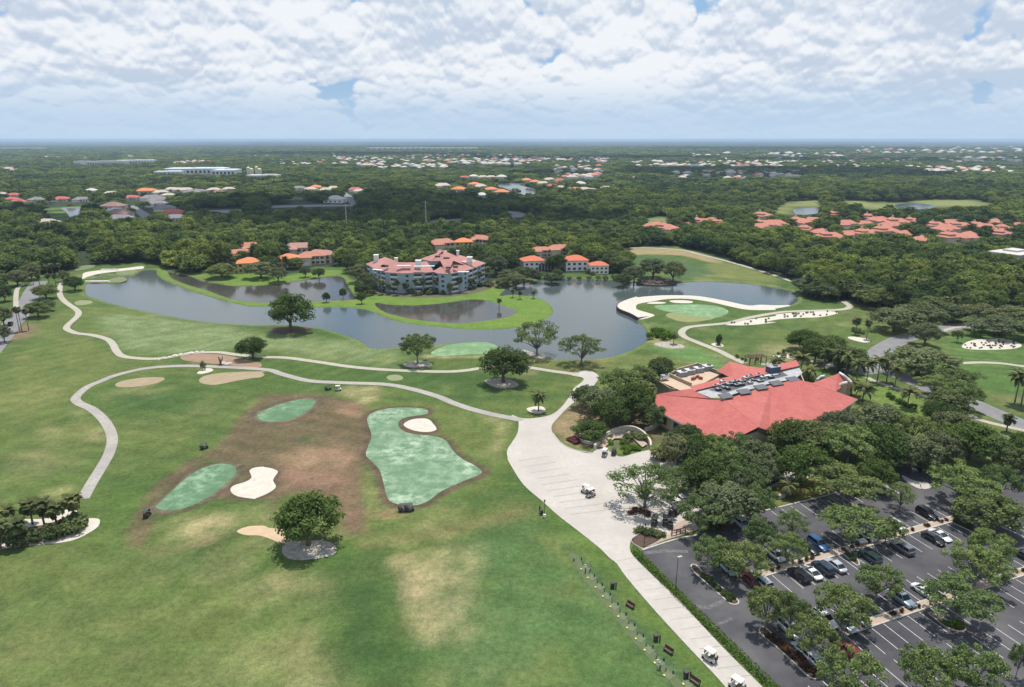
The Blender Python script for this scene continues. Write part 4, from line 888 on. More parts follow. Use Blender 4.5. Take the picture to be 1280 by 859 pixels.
def hip(mb, w, d, z, h, ov=.6, c=(0, 0), m=0):
    a, b = w/2+ov, d/2+ov; x, y = c
    if a >= b: r1 = (x-(a-b), y, z+h); r2 = (x+(a-b), y, z+h)
    else: r1 = (x, y-(b-a), z+h); r2 = (x, y+(b-a), z+h)
    vs = [(x-a,y-b,z),(x+a,y-b,z),(x+a,y+b,z),(x-a,y+b,z),(x-a,y-b,z-.22),(x+a,y-b,z-.22),(x+a,y+b,z-.22),(x-a,y+b,z-.22), r1, r2]
    if a >= b: fs = [(0,1,9,8),(1,2,9),(2,3,8,9),(3,0,8)]
    else: fs = [(0,1,8),(1,2,9,8),(2,3,9),(3,0,8,9)]
    mb.add(vs, fs+[(7,6,5,4),(4,5,1,0),(5,6,2,1),(6,7,3,2),(7,4,0,3)], m)
def make_house(name, w, d, hh, rm, wm, style, label, cat, group, win=True):
    root = empty(name, (0,0,0), 0, label, cat, group)
    wall = MB(); roof = MB()
    if style == 'single':
        wall.box((0,0,hh/2), (w,d,hh)); hip(roof, w, d, hh+.2, d*.24)
    elif style == 'ell':
        wall.box((0,0,hh/2), (w,d*.62,hh)); hip(roof, w, d*.62, hh+.2, d*.20)
        wall.box((-w*.25,-d*.42,(hh-.4)/2), (w*.42,d*.4,hh-.4)); hip(roof, w*.42, d*.5, hh-.2, d*.15, c=(-w*.25,-d*.36))
        wall.box((w*.3,d*.36,(hh-.7)/2), (w*.34,d*.3,hh-.7)); hip(roof, w*.34, d*.4, hh-.5, d*.13, c=(w*.3,d*.32))
    elif style == 'town':
        wall.box((0,0,hh/2), (w,d*.7,hh)); hip(roof, w, d*.7, hh+.2, d*.20)
        wall.box((-w*.22,0,hh*.75), (w*.34,d*.5,hh*1.5)); hip(roof, w*.34, d*.5, hh*1.5+.2, d*.14, c=(-w*.22,0))
        wall.box((w*.32,-d*.4,(hh-.5)/2), (w*.3,d*.35,hh-.5)); hip(roof, w*.3, d*.45, hh-.3, d*.13, c=(w*.32,-d*.34))
    wall.build('wall', wm, root); rf = roof.build('roof', rm, root)
    if style == 'town': MB().box((-w*.22,0,hh*1.5+d*.14+.7), (1.2,1.2,1.6)).build('chimney', W_CREAM, rf)
    if win:
        fy = {'single': -d/2, 'ell': -d*.31, 'town': -d*.35}[style]
        stories = 2 if hh > 4.6 else 1
        xsn = [-.36,-.12,.12,.36] if style == 'single' else [.02,.18,.36]
        for s in range(stories):
            for x in xsn:
                MB().box((w*x, fy-.02, 1.5+s*2.9), (w*.12 if w < 18 else 1.8, .1, 1.4)).build('window', GLASS, root)
        MB().box((w*.49+.25 if style != 'x' else 0, 0, 1.5), (.1, 1.6, 1.4)).build('window', GLASS, root)
        if style == 'ell': MB().box((-w*.25, -d*.62-.02, 1.25), (w*.26, .1, 2.3)).build('garage_door', TRIM, root)
        else: MB().box((w*.0, fy-.02, 1.1), (1.1, .1, 2.2)).build('door', TRIM, root)
    return root
HR, HP = 9.0, .96
HOUSES = []      # (x, y, radius) kept clear of trees
def face(p, extra=0.0): return math.atan2(-p.x, p.y)*.9+extra
def place_house(proto, used, px, py, rz, s, label, group, z=0.0):
    p = P(px, py, 3.0); p.z = z
    if not used: o = proto; o.location = p; o.rotation_euler = (0,0,rz); o.scale = (s,)*3; tag(o, label, None, group)
    else: o = copy_tree(proto, p, rz, (s,)*3, label, None, group)
    HOUSES.append((p.x, p.y, HR*s, HP)); return o
class Kind:
    def __init__(s, *a, **k): s.a = a; s.k = k; s.n = 0; s.o = None
    def put(s, px, py, rz, sc_, label, group):
        if s.o is None: s.o = make_house(*s.a, label, 'house', group, **s.k)
        s.n += 1; return place_house(s.o, s.n > 1, px, py, rz, sc_, label, group)
VILLA_R = Kind('villa', 14, 11, 6.4, roof_mat('villa_tiles', (.56,.15,.075), (.44,.115,.06)), W_WHITE, 'single'); VILLA_O = Kind('villa', 13, 11, 5.6, R_ORANGE, W_YEL, 'single')
VILLA_P = Kind('villa', 17, 13, 5.6, R_TERRA, W_CREAM, 'ell'); VILLA_K = Kind('villa', 20, 14, 6, R_PINK, W_CREAM, 'ell')
TOWN = Kind('townhouse', 19, 16, 4.2, R_SALM, W_CREAM, 'town'); TOWN2 = Kind('townhouse', 20, 15, 4.2, R_SALM, W_CREAM, 'ell')
H_RED = Kind('house', 19, 15, 3.4, R_RED, W_WHITE, 'ell'); H_BRN = Kind('house', 20, 15, 3.4, R_BROWN, W_CREAM, 'single'); H_GRY = Kind('house', 20, 15, 3.4, R_GREY, W_WHITE, 'ell')
H_TAN = Kind('house', 19, 15, 3.4, R_TAN, W_CREAM, 'ell'); H_WHT = Kind('house', 20, 15, 3.4, R_WHITE, W_WHITE, 'single'); H_ORG = Kind('house', 19, 14, 3.4, R_ORANGE, W_CREAM, 'single')
# lakeside villas right of the condominium
VILLA_R.put(719, 331, .12, 1.0, 'tall white lakeside villa with a salmon hip roof, middle of the three', None)
VILLA_R.put(748, 335, .05, .78, 'low white lakeside villa, rightmost of the three, dark oaks at its right', None)
VILLA_R.put(665, 331, .25, .95, 'white lakeside villa left of the tall one, behind bushes and a screened porch', None)
for x, y, s, k, rz, lb in [(374,315,.92,VILLA_K,.2,'wide pinkish roofed villa at the back of the lagoon group'),(403,322,.8,VILLA_K,-.3,'pink roofed villa at the right end of the lagoon group'),(391,324,.85,VILLA_P,.25,'peach roofed villa between the orange one and the right end of the lagoon group'),
      (361,327,.85,VILLA_O,.1,'bright orange roofed villa on the lagoon lawn, yellow walls'),(312,333,.9,VILLA_O,.3,'orange roofed villa half hidden by a dark tree on the lagoon bank'),(300,321,.85,VILLA_P,.6,'terracotta roofed villa left of the half hidden orange one'),(311,312,.85,VILLA_P,.7,'terracotta roofed villa highest at the left of the lagoon group'),
      (553,308,.9,VILLA_P,.4,'terracotta roofed villa just behind the condominium'),(579,306,.85,VILLA_O,.2,'orange roofed villa behind the condominium, left of two'),(600,303,.9,VILLA_P,-.5,'salmon roofed villa behind the condominium among trees'),
      (676,315,.7,VILLA_P,.2,'pale terracotta roof in the trees behind the lakeside villas, left'),(699,314,.8,VILLA_P,.2,'pale terracotta roof in the trees behind the lakeside villas, right')]:
    k.put(x, y, rz, s*1.15, lb, None)
# red roofed cluster on the right
HR, HP = 8.5, .93
G1 = 'red roofed townhouses across the wood'
rr = random.Random(3)
for reg, L in (('E3', [(10,430),(15,470),(90,470),(190,460),(255,450),(215,495),(285,510),(360,422),(410,470),(340,532),(430,515),(505,515),(500,465),(525,437),(572,452),(600,505),(632,480),(662,462),(692,515),(742,455),(775,545),(850,475),(920,462),(970,480),(900,497),(925,535),(1000,530),(1050,475),(1130,465),(1172,492),(1250,475),(1160,517),(1090,480)]),
               ('E2', [(690,482),(745,490),(830,475),(915,462),(962,450),(1000,462),(1195,482),(1210,432),(1268,470)])):
    for i, (a, b) in enumerate(L):
        x, y = z1(reg, a, b); left = reg == 'E2' and a < 1100
        (TOWN if (i % 2) else TOWN2).put(x, y, rr.uniform(-.9,.9), rr.uniform(.82,1.05), ('salmon roofed townhouse in the small group left of the main red roofs' if left else 'salmon roofed townhouse with stepped hips among the red roofs across the wood'), 'small group of red roofs' if left else G1)
# left neighbourhood
HR, HP = 11.0, .97
def spots(reg, L, group, where):
    for a, b, k, s in L:
        x, y = z1(reg, a, b); kd = dict(r=H_RED, b=H_BRN, g=H_GRY, t=H_TAN, w=H_WHT, o=H_ORG)[k]
        nm = dict(r='red', b='brown', g='grey', t='tan', w='white', o='orange')[k]
        kd.put(x, y, rr.uniform(-.4,.4), s, nm+' roofed house '+where, group+', '+nm+' roofs')
spots('E0', [(70,325,'r',.9),(60,345,'r',.9),(90,358,'r',.9),(10,318,'t',.8),(185,348,'g',1),(300,345,'r',1),(400,347,'g',1),(235,462,'t',1.1),(445,303,'w',.9),(540,318,'t',1),(640,338,'r',1),(700,308,'o',1.2),(730,305,'o',1.0),(550,382,'b',1.2),(560,405,'w',1),(575,418,'b',1.2),(585,440,'g',1.1),
   (735,342,'g',1.2),(770,352,'g',1.2),(760,368,'g',1.1),(800,392,'g',1.1),(840,415,'r',1.2),(850,437,'g',1.0),(780,312,'t',1),(835,298,'t',1),(870,298,'t',.9),(905,300,'t',1),(930,312,'g',1),(965,308,'g',1),(1040,300,'t',1),(1060,315,'b',1),(1110,295,'t',.9),(820,325,'t',.9)], 'left neighbourhood', 'in the neighbourhood beyond the left wood')
spots('E1', [(210,292,'g',1),(290,290,'o',1.1),(265,298,'t',1),(340,300,'t',1),(375,290,'t',.9),(480,298,'r',1),(385,350,'w',1.25),(500,305,'t',.9),(905,283,'t',1.3),(985,300,'o',1.2),(1060,275,'o',1.1),(1090,283,'t',1),(1140,300,'o',1.1),(1190,312,'o',1.1),(1095,325,'w',.9),(1055,235,'w',1),(1100,238,'t',1),(1140,238,'t',1),(1190,238,'w',1.1),(1010,240,'r',1)], 'middle neighbourhood', 'in the middle distance beyond the dark wood')
spots('E2', [(70,255,'o',1.1),(110,262,'o',1),(150,268,'t',1),(195,282,'r',1),(230,290,'t',1),(265,298,'g',1),(310,302,'o',1.1),(350,298,'t',1),(385,303,'t',1),(180,250,'t',1),(230,255,'r',1),(330,270,'w',1),(455,290,'t',.9),(590,245,'b',1)], 'pond neighbourhood', 'in the rows beside the far pond')
# distant rows of houses, small in the photograph
HR, HP = 13.0, .9
BELTS = []
def belt(px0, py0, px1, py1, n, group, where, ks='wwtrrtg', s=(.62,.95)):
    BELTS.append((px0, py0, px1, py1, n))
    for i in range(n):
        x = rr.uniform(px0, px1); y = rr.uniform(py0, py1); k = rr.choice(ks)
        kd = dict(r=F_RED, t=F_TAN, w=F_WHT, g=F_GRY)[k]; nm = dict(r='salmon', t='tan', w='white', g='grey')[k]
        kd.put(x, y, rr.uniform(-.3,.3), rr.uniform(*s), 'tiny far '+nm+' roofed house '+where, group+', '+nm)
F_RED = Kind('distant_house', 22, 16, 5.5, R_SALM, W_CREAM, 'single', win=False); F_TAN = Kind('distant_house', 24, 17, 5.5, R_TAN, W_WHITE, 'single', win=False)
F_WHT = Kind('distant_house', 26, 18, 5.5, R_WHITE, W_WHITE, 'single', win=False); F_GRY = Kind('distant_house', 24, 16, 5.5, R_GREY, W_WHITE, 'single', win=False)
belt(350, 200, 480, 207, 18, 'far houses left of centre', 'left of centre under the horizon')
belt(458, 205, 560, 211, 16, 'far houses row centre', 'in the long central row', 'wrtw')
belt(500, 193, 640, 203, 30, 'far houses centre', 'in the centre near the horizon')
belt(560, 202, 660, 206, 14, 'far houses centre right row', 'in the thin row right of centre', 'wwt')
belt(640, 196, 762, 203, 26, 'far houses right of centre', 'right of centre near the horizon')
belt(695, 207, 752, 222, 14, 'far houses above the pond', 'above the far pond', 'trg')
belt(790, 202, 980, 208, 28, 'far houses right belt', 'in the belt above the dark cloud shade', 'wwrt')
belt(860, 191, 1060, 196, 22, 'far houses horizon right', 'near the horizon at the right', 'wwt', (.9,1.3))
belt(1060, 184, 1278, 192, 44, 'far houses horizon far right', 'near the horizon at the far right', 'wwtr', (1.0,1.5))
belt(1170, 196, 1275, 203, 16, 'far houses far right', 'at the far right beyond the wood', 'wwt', (.8,1.1))
belt(1160, 208, 1265, 216, 14, 'far houses right middle', 'at the right beyond the wood', 'wtr')
belt(845, 214, 1000, 223, 14, 'far houses in cloud shade', 'in the cloud shade at right', 'wggt')
belt(0, 209, 22, 214, 4, 'far houses at the left edge', 'at the left edge', 'rt')
belt(215, 201, 272, 205, 12, 'far pinkish houses left', 'behind the long white works building', 'rt')
# the rest of the far rooftops, too many and too small to tell apart
rb = MB()
BELTS += [(300,190,420,196,26),(0,196,120,199,14),(640,188,860,191,26),(900,198,1160,203,36),(420,196,500,200,20),(120,193,300,196,14),(1000,204,1150,210,20)]
for x0_, y0_, x1_, y1_, n_ in BELTS:
    for i in range(int(n_*2.0)):
        x = rr.uniform(x0_, x1_); y = rr.uniform(y0_, y1_); p = P(x, y, 3); a = rr.uniform(-.5,.5); w_, d_ = rr.uniform(11,19), rr.uniform(9,13)
        tmp = MB(); tmp.box((0,0,2), (w_,d_,4)); nb_ = len(tmp.f); hip(tmp, w_, d_, 4.1, d_*.25, m=rr.choice((1,1,2,3,4)))
        ca, sa = math.cos(a), math.sin(a); rb.v += []; o_ = len(rb.v)
        rb.v += [(p.x+v[0]*ca-v[1]*sa, p.y+v[0]*sa+v[1]*ca, v[2]) for v in tmp.v]; rb.f += [tuple(k+o_ for k in f) for f in tmp.f]; rb.mi += tmp.mi
        if n_ and rr.random() < .7: HOUSES.append((p.x, p.y, 9, .85))
tag(rb.build('far_rooftops', [W_WHITE, R_WHITE, R_TAN, R_SALM, R_GREY]), kind='stuff')
# long industrial buildings
def slab_building(name, px, py, w, d, h, rz, label, roofm, stripes=14, kz=1.0):
    p = P(px, py, 2.0); p.z = 0; root = empty(name, p, rz, label, 'building')
    MB().box((0,0,h/2), (w,d,h)).build('wall', W_WHITE, root)
    rb = MB(); rb.box((0,0,h+.5), (w+2,d+2,.9)); rb.box((w*.18,d*.1,h+1.4), (w*.5,d*.5,1.2)); rb.build('roof', roofm, root)
    for i in range(stripes): MB().box((-w/2+w*(i+.5)/stripes, -d/2-.1, h*.45), (w/stripes*.55, .3, h*.5)).build('window', GLASS, root)
    HOUSES.append((p.x, p.y, max(w, d)*.5, .97)); HOUSES.append((p.x-w*.3, p.y, d*.7, .97)); HOUSES.append((p.x+w*.3, p.y, d*.7, .97)); return root
R_PALE = mat('pale_metal_roof', (.72,.76,.80), .6, (.62,.66,.70), .1)
slab_building('works_building', 248, 216, 130, 60, 12, .12, 'long white works building with a pale curved roof at upper left', R_PALE)
slab_building('works_building', 212, 218, 55, 30, 8, .1, 'low white annex in front of the long works building', R_PALE, 6)
slab_building('works_building', 284, 217, 50, 60, 10, .1, 'white end block of the long works building', R_PALE, 6)
slab_building('apartment_row', 128, 206, 150, 30, 12, .1, 'long white apartment block farther left behind the woods', R_WHITE, 20)
slab_building('apartment_row', 172, 204, 110, 40, 11, .1, 'bluish white shed roof behind the woods, right of the apartments', R_PALE, 12)
slab_building('apartment_row', 100, 207, 20, 30, 14, .1, 'narrow white block at the left end of the far apartments', R_WHITE, 4)
slab_building('flat_building', 330, 221, 60, 40, 5, .05, 'low grey flat building right of the works', FLATR, 8)
slab_building('greenhouse_row', 30, 186, 330, 120, 8, 0, 'very far pale sheds in a row near the horizon at left', R_WHITE, 8)
slab_building('greenhouse_row', 528, 186, 900, 160, 9, 0, 'very far pale strip of sheds near the horizon in the centre', R_WHITE, 20)
slab_building('white_hall', 1266, 322, 24, 18, 5, .5, 'white roofed hall in the wood at the right edge', R_WHITE, 5)
slab_building('white_hall', 1242, 321, 12, 8, 3.2, .3, 'small white roof beside the hall at the right edge', R_WHITE, 3)
# white silos / cranes at the plant
for i, (x, y) in enumerate([(311,217),(315,219),(321,216),(325,219)]):
    p = P(x, y, 3); p.z = 0; mb = MB(); mb.tube([(0,0,0),(0,0,16),(0,0,18)], [4,4,1.2], 10); root = mb.build('silo', mat('yellowish_silo', (.72,.66,.45), .7)); root.location = p
    tag(root, 'pale yellowish silo of the plant beside the works building', 'silo', 'silos of the plant'); HOUSES.append((p.x, p.y, 14, .97))
for i, (x, y, hh) in enumerate([(434,290,24),(533,288,26)]):
    p = P(x, y); mb = MB(); mb.tube([(0,0,0),(0,0,hh)], [.55,.35], 8); mb.box((0,0,hh-1.5), (5,.3,.3)); o = mb.build('power_pole', mat('pole_concrete', (.45,.44,.42), .9)); o.location = p
    tag(o, ('grey power pole standing in the dark wood, left one', 'grey power pole standing in the dark wood, right one')[i], 'power pole'); HOUSES.append((p.x, p.y, 5, .97))

# ---------------------------------------------------------------- generic facet builder: points are (px, py, z)
def facets(mb, L, m=0, thick=0.0):
    for f in L:
        pts = [P(a, b, z) for a, b, z in f]; n = (pts[1]-pts[0]).cross(pts[2]-pts[0])
        if n.z < 0: pts = pts[::-1]
        mb.add(pts, [tuple(range(len(pts)))], m)
        if thick:
            low = [p-Vector((0,0,thick)) for p in pts]; k = len(pts)
            mb.add(pts+low, [(i, (i+1) % k, k+(i+1) % k, k+i) for i in range(k)]+[tuple(range(2*k-1, k-1, -1))], m)
def wall_strip(mb, pts, z0, z1, t=.25, m=0, closed=False):
    """upright wall through ground points"""
    n = len(pts)
    for i in range(n if closed else n-1):
        a = Vector(pts[i][:2]); b = Vector(pts[(i+1) % n][:2]); d = (b-a).normalized(); nn = Vector((-d.y, d.x))*t/2
        q4 = [a-nn, b-nn, b+nn, a+nn]
        mb.add([(p.x, p.y, z0) for p in q4]+[(p.x, p.y, z1) for p in q4], [(0,3,2,1),(4,5,6,7),(0,1,5,4),(1,2,6,5),(2,3,7,6),(3,0,4,7)], m)

# ---------------------------------------------------------------- clubhouse
ch0 = P(940, 500); ch0.z = 0
club = empty('clubhouse', ch0, 0, 'sprawling clubhouse with a bright coral red roof and a rooftop equipment well', 'building')
def cb(mb, name, m, par=None, sm=False):
    mb.v = [(v[0]-ch0.x, v[1]-ch0.y, v[2]) for v in mb.v]; return mb.build(name, m, par or club, sm)
EZ, RZ = 4.6, 9.0
eave = [(820,493,5.2),(818,512,EZ),(846,527,EZ),(880,541,EZ),(905,556,EZ),(948,541,EZ),(962,539,EZ),(985,536,EZ),(1006,545,EZ),(1072,499,EZ),(1045,489,EZ)]
# roof facets: front left, front middle, right
A1=(820,493,5.4); A2=(818,512,EZ); A3=(905,556,EZ); A4=(905,500,8.6); A5=(887,498,8.2); A6=(862,486,8.4)
A7=(965,481,8.9); A8=(998,474.5,9.2); A9=(962,539,EZ); A9b=(948,534,6.2); B1=(1006,545,EZ); B2=(1072,499,EZ); B3=(1017,479,7.5)
rf = MB()
RM_CLUB = roof_tiles('coral_roof', (.50,.128,.108), (.42,.105,.09), (.52,.165,.135))
facets(rf, [[A1,A2,A3,A4],[A1,A4,A5],[A1,A5,A6],[A4,A3,A9b],[A4,A9b,A7],[A9b,A9,A7],[A7,A9,B1],[A7,B1,A8],[A8,B1,B2],[A8,B2,B3]])
# strip behind the well and rear gable
C1=(866,484,8.6); C2=(1000,452,8.6); C3=(1003,459,7.4); C4=(868,489,7.6)
facets(rf, [[(862,483,8.0),(995,450,8.0),(1000,457,8.4),(866,489,8.2)],
            [(896,464,5.0),(912,452,7.6),(935,458,7.2),(918,474,8.0)],[(935,458,7.2),(948,462,6.5),(975,463,7.0),(918,474,8.0)],
            [(948,462,6.5),(975,458,5.2),(1000,462,6.5),(975,463,7.2)],
            [(1015,479,6.8),(1048,467,7.5),(1056,481,5.0),(1044,490,5.2)],[(1048,467,7.5),(1058,470,5.2),(1061,478,4.8),(1056,481,5.0)]], thick=.0)
rfo = cb(rf, 'roof', RM_CLUB)
ev = MB(); Lw = [P(*e) for e in eave]
for a, b in zip(Lw[:-1], Lw[1:]):
    pass
kerb_pts = [(p.x, p.y) for p in [P(*e) for e in (A1,A2,A3,A9,B1,B2,B3)]]
ring = MB(); 
for a, b in ((A1,A2),(A2,A3),(A9,B1),(B1,B2),(B2,B3)):
    p, q = P(*a), P(*b); ring.add([p, q, q-Vector((0,0,.35)), p-Vector((0,0,.35))], [(0,1,2,3)])
cb(ring, 'eave_fascia', TRIM)
# body walls follow the eave, pulled in
wl = MB(); cen = P(930, 505, 4)
body = []
for e in (A1,A2,A3,A9b,A9,B1,B2,B3): 
    p = P(*e); body.append((p.x+(cen.x-p.x)*.05, p.y+(cen.y-p.y)*.05))
back = [P(1000,458,6), P(975,462,6), P(912,456,6), P(866,480,6)]
body += [(p.x, p.y) for p in back]
wall_strip(wl, body, -.1, 4.45, .3, closed=True); cb(wl, 'wall', W_BEIGE)
for i in range(len(body)-5):
    a, b = Vector(body[i]), Vector(body[i+1]); n = int((b-a).length/5)
    for k in range(n):
        c = a+(b-a)*((k+.5)/n); mb = MB(); mb.box((c.x, c.y, 2.1), (2.2, .5, 2.2), math.atan2(b.y-a.y, b.x-a.x)); cb(mb, 'window', GLASS)
# hip lines of lighter tiles
hl = MB()
def ridge_cap(a, b, r=.09):
    hl.tube([P(*a), P(*b)], r, 5)
ridge_cap(A4, A3); ridge_cap(A4, A9b); ridge_cap(A7, A9); ridge_cap(A8, B1); ridge_cap(A8, B2); ridge_cap(A1, A4); ridge_cap(A4, A7); ridge_cap(A7, A8)
cb(hl, 'ridge_tiles', mat('ridge_tile', (.50,.15,.12), .8), rfo)
# dark gable under the tip of the front hip
gb = MB(); facets(gb, [[(943,543,3.5),(948,534,6.1),(964,540,4.5),(962,546,2.5)]]); cb(gb, 'gable', mat('dark_gable', (.20,.15,.12), .9))
# the flat well with machines
wellm = MB(); facets(wellm, [[(868,489,7.7),(998,458,7.7),(1003,466,7.7),(995,473,7.7),(960,480,7.7),(903,497,7.7),(889,497.5,7.7)]]); cb(wellm, 'roof_well', mat('well_floor', (.40,.40,.40), .9, (.28,.28,.28), .5))
def rooftop(px, py, w, d, h, z, m, label, name='rooftop_unit', rz=.35, group=None, lid=True, cat='machine'):
    p = P(px, py, z); root = empty(name, p, rz, label, cat, group)
    mb = MB(); mb.box((0,0,h/2), (w,d,h)); mb.build('casing', m, root)
    if lid:
        mb = MB(); mb.box((0,0,h+.08), (w*1.04,d*1.04,.16)); mb.build('lid', STEEL if m is not STEEL else FLATR, root)
        mb = MB(); mb.tube([(w*.2,0,h+.16),(w*.2,0,h+.4)], min(w,d)*.32, 10); mb.build('fan', DARKM, root)
    return root
pit = MB(); facets(pit, [[(885,487.5,7.71),(935,473.5,7.71),(943,479,7.71),(905,492,7.71)],[(939,472.8,7.715),(975,463,7.715),(985,469.5,7.715),(950,478,7.715)]]); cb(pit, 'equipment_pit', mat('pit_floor', (.06,.062,.068), .9, (.10,.10,.105), 1))
u_l = [(893,485),(899,483),(905,486),(911,483),(917,480),(903,480),(910,488),(920,484),(927,478),(932,475),(937,473),(942,477),(947,471),(953,474),(958,470),(950,478),(964,474),(938,481),(898,489),(926,483)]
for i, (x, y) in enumerate(u_l):
    rooftop(x, y-1, rr.uniform(1.0,2.2), rr.uniform(.9,1.5), rr.uniform(.35,.75), 7.72, [DARKM, STEEL, DARKM, DARKM][i % 4], 'small dark and steel machine in the rooftop well', group='machines in the rooftop well')
rooftop(961, 468, 5, 3, .3, 7.8, TRIM, 'wide white rooftop deck box in the back of the well', lid=False)
rooftop(966, 465, 3.8, 2.4, 1.8, 8.2, BLUEM, 'dark blue rooftop unit with a white lid at the back of the roof')
for i, (x, y, lb) in enumerate([(907,494,'leftmost'),(930,488.5,'second'),(951,483,'third'),(970,478,'fourth'),(991,473,'rightmost')]):
    p = P(x, y+1.5, 9.15); mb = MB(); mb.box((0,0,.12), (3.8,2.4,.25)); o = mb.build('roof_panel', mat('slate_panel', (.085,.095,.105), .5)); o.location = p; o.rotation_euler = (math.radians(12), 0, .36)
    tag(o, lb+' flat dark grey roof panel along the upper edge of the red roof', 'roof panel')
for i, (x, y, w, z) in enumerate([(892,492,2,7.75),(945,480,1.2,7.75)]):
    pass
# courtyard terrace on the left back
cy_ = MB(); facets(cy_, [[(825,477,3.6),(850,465,3.6),(872,458,3.6),(880,462,3.6),(912,473,3.6),(868,489,3.6),(850,488,3.6)]]); cb(cy_, 'terrace_floor', DECK)
pw = MB(); poly_c = [P(825,478,3.6), P(847,464,3.6), P(872,457,3.6), P(912,472,3.6)]
wall_strip(pw, [(p.x, p.y) for p in poly_c], 0, 4.6, .4)
wall_strip(pw, [(p.x, p.y) for p in [P(835,470,3.6), P(864,483,3.6)]], 0, 4.7, .4); wall_strip(pw, [(p.x, p.y) for p in [P(822,478,3.6), P(838,488,3.6), P(845,489,3.6)]], 0, 4.3, .3)
cb(pw, 'parapet', mat('tan_parapet', (.42,.33,.24), .9, (.30,.24,.18), .5))
for i, (x, y) in enumerate([(852,470),(862,467.5),(873,465),(884,462.5)]):
    rooftop(x, y, 3.0, 2.4, 1.5, 3.62, STEEL, ['leftmost','second','third','rightmost'][i]+' box shaped air unit in the row on the terrace', rz=.35)
rooftop(831, 473, 2.4, 1.6, 1.0, 4.2, TRIM, 'white unit under the oak at the terrace corner')
for i, (x, y) in enumerate([(868,474),(872,472),(876,474),(866,475)]):
    p = P(x, y, 3.62); mb = MB(); mb.box((0,0,.4), (1.1,.7,.8)); mb.box((.2,.5,.2), (.9,.4,.4)); o = mb.build('barrow', mat('rust_red_metal', (.30,.07,.04), .6)); o.location = p; o.rotation_euler = (0,0,i)
    tag(o, 'small rust red piece of equipment on the tan terrace', 'equipment', 'red equipment on the terrace')
# curved white gables of the right wing
for i, (pts, lb) in enumerate([([(1020,477,4.8),(1022,474,6),(1026,471,6.8),(1031,470,7.2)],0), ([(1049,466,7.6),(1054,469,7.2),(1059,473,6.2),(1064,478,5.2)],0), ([(1048,486,4.2),(1050,481,5.6),(1054,479,6.3),(1059,478,6.6)],0)]):
    mb = MB(); mb.tube([P(*q) for q in pts], .38, 7); cb(mb, 'curved_gable', TRIM)
    mb = MB(); w_ = [P(*q) for q in pts]
    mb.add([w_[0], w_[-1]]+w_[1:-1][::-1], [tuple(range(len(w_)))]); mb.add([(p.x, p.y, -.1) for p in (w_[0], w_[-1])]+[w_[-1], w_[0]], [(0,1,2,3)]); cb(mb, 'gable', W_BEIGE)
# low planter and steps with pillars at the path end
p = P(944, 454); root = empty('pergola', p, .2, 'small brown timber pergola beside the path end behind the clubhouse', 'pergola')
for sx in (-1.5, -.5, .5, 1.5):
    for sy in (-1, 1): MB().box((sx*2.2, sy*1.6, 1.3), (.25,.25,2.6)).build('post', mat('brown_timber', (.20,.12,.08), .8), root)
mb = MB(); [mb.box((-3.6+i*.6, 0, 2.7), (.15, 4.2, .2)) for i in range(13)]; mb.build('slats', mat('brown_timber', (.2,.12,.08)), root)

# ---------------------------------------------------------------- condominium on the lake
cd0 = P(535, 355); cd0.z = 0
cond = empty('condominium', cd0, 0, 'curved four storey grey blue condominium with pink tiled hip roofs on the lake lawn', 'building')
def cz(reg_pts): return [(450+a/7.111, 290+b/7.111) for a, b in reg_pts]
CE = 10.8
def bar_roof(mbr, mbw, front, depth_, ze, zr, ov=.7, hip_ends=(True, True)):
    """hipped roof and walls over a bent bar; front is the eave line nearest the viewer"""
    f = [Vector((p.x, p.y, 0)) for p in front]; n = len(f); nor = []
    for i in range(n):
        d = (f[min(i+1, n-1)]-f[max(i-1, 0)]).normalized(); nor.append(Vector((-d.y, d.x, 0)))
    b = [f[i]+nor[i]*depth_ for i in range(n)]; r = [f[i]+nor[i]*depth_/2 for i in range(n)]
    fo = [f[i]-nor[i]*ov for i in range(n)]; bo = [b[i]+nor[i]*ov for i in range(n)]
    if hip_ends[0]: d = (f[1]-f[0]).normalized(); r[0] = r[0]+d*depth_*.38; fo[0] -= d*ov; bo[0] -= d*ov
    if hip_ends[1]: d = (f[-1]-f[-2]).normalized(); r[-1] = r[-1]-d*depth_*.38; fo[-1] += d*ov; bo[-1] += d*ov
    Z = lambda v, z: (v.x, v.y, z)
    for i in range(n-1):
        mbr.add([Z(fo[i],ze),Z(fo[i+1],ze),Z(r[i+1],zr),Z(r[i],zr)], [(0,1,2,3)]); mbr.add([Z(bo[i+1],ze),Z(bo[i],ze),Z(r[i],zr),Z(r[i+1],zr)], [(0,1,2,3)])
        mbr.add([Z(fo[i],ze),Z(fo[i+1],ze),Z(bo[i+1],ze),Z(bo[i],ze)], [(3,2,1,0)])
    for e in (0, -1): mbr.add([Z(fo[e],ze),Z(bo[e],ze),Z(r[e],zr)], [(0,2,1) if e == 0 else (0,1,2)])
    loop = f+b[::-1]; wall_strip(mbw, [(v.x, v.y) for v in loop], 0, ze-.05, .3, closed=True)
    return f, nor
cr = MB(); cw = MB()
f1, n1 = bar_roof(cr, cw, [P(*q, CE) for q in cz([(62,285),(150,330),(230,357),(370,367),(560,362),(655,352)])], 17, CE, CE+4.2, hip_ends=(True, False))
f2, n2 = bar_roof(cr, cw, [P(*q, CE) for q in cz([(655,352),(700,368),(770,372),(910,352),(1000,322),(1105,278)])], 22, CE+.05, CE+5.2, hip_ends=(False, True))
f3, n3 = bar_roof(cr, cw, [P(*q, CE) for q in cz([(545,240),(640,258),(760,250),(900,235)])], 20, CE-.1, CE+4.4)
def cbb(mb, name, m, par=None):
    mb.v = [(v[0]-cd0.x, v[1]-cd0.y, v[2]) for v in mb.v]; return mb.build(name, m, par or cond)
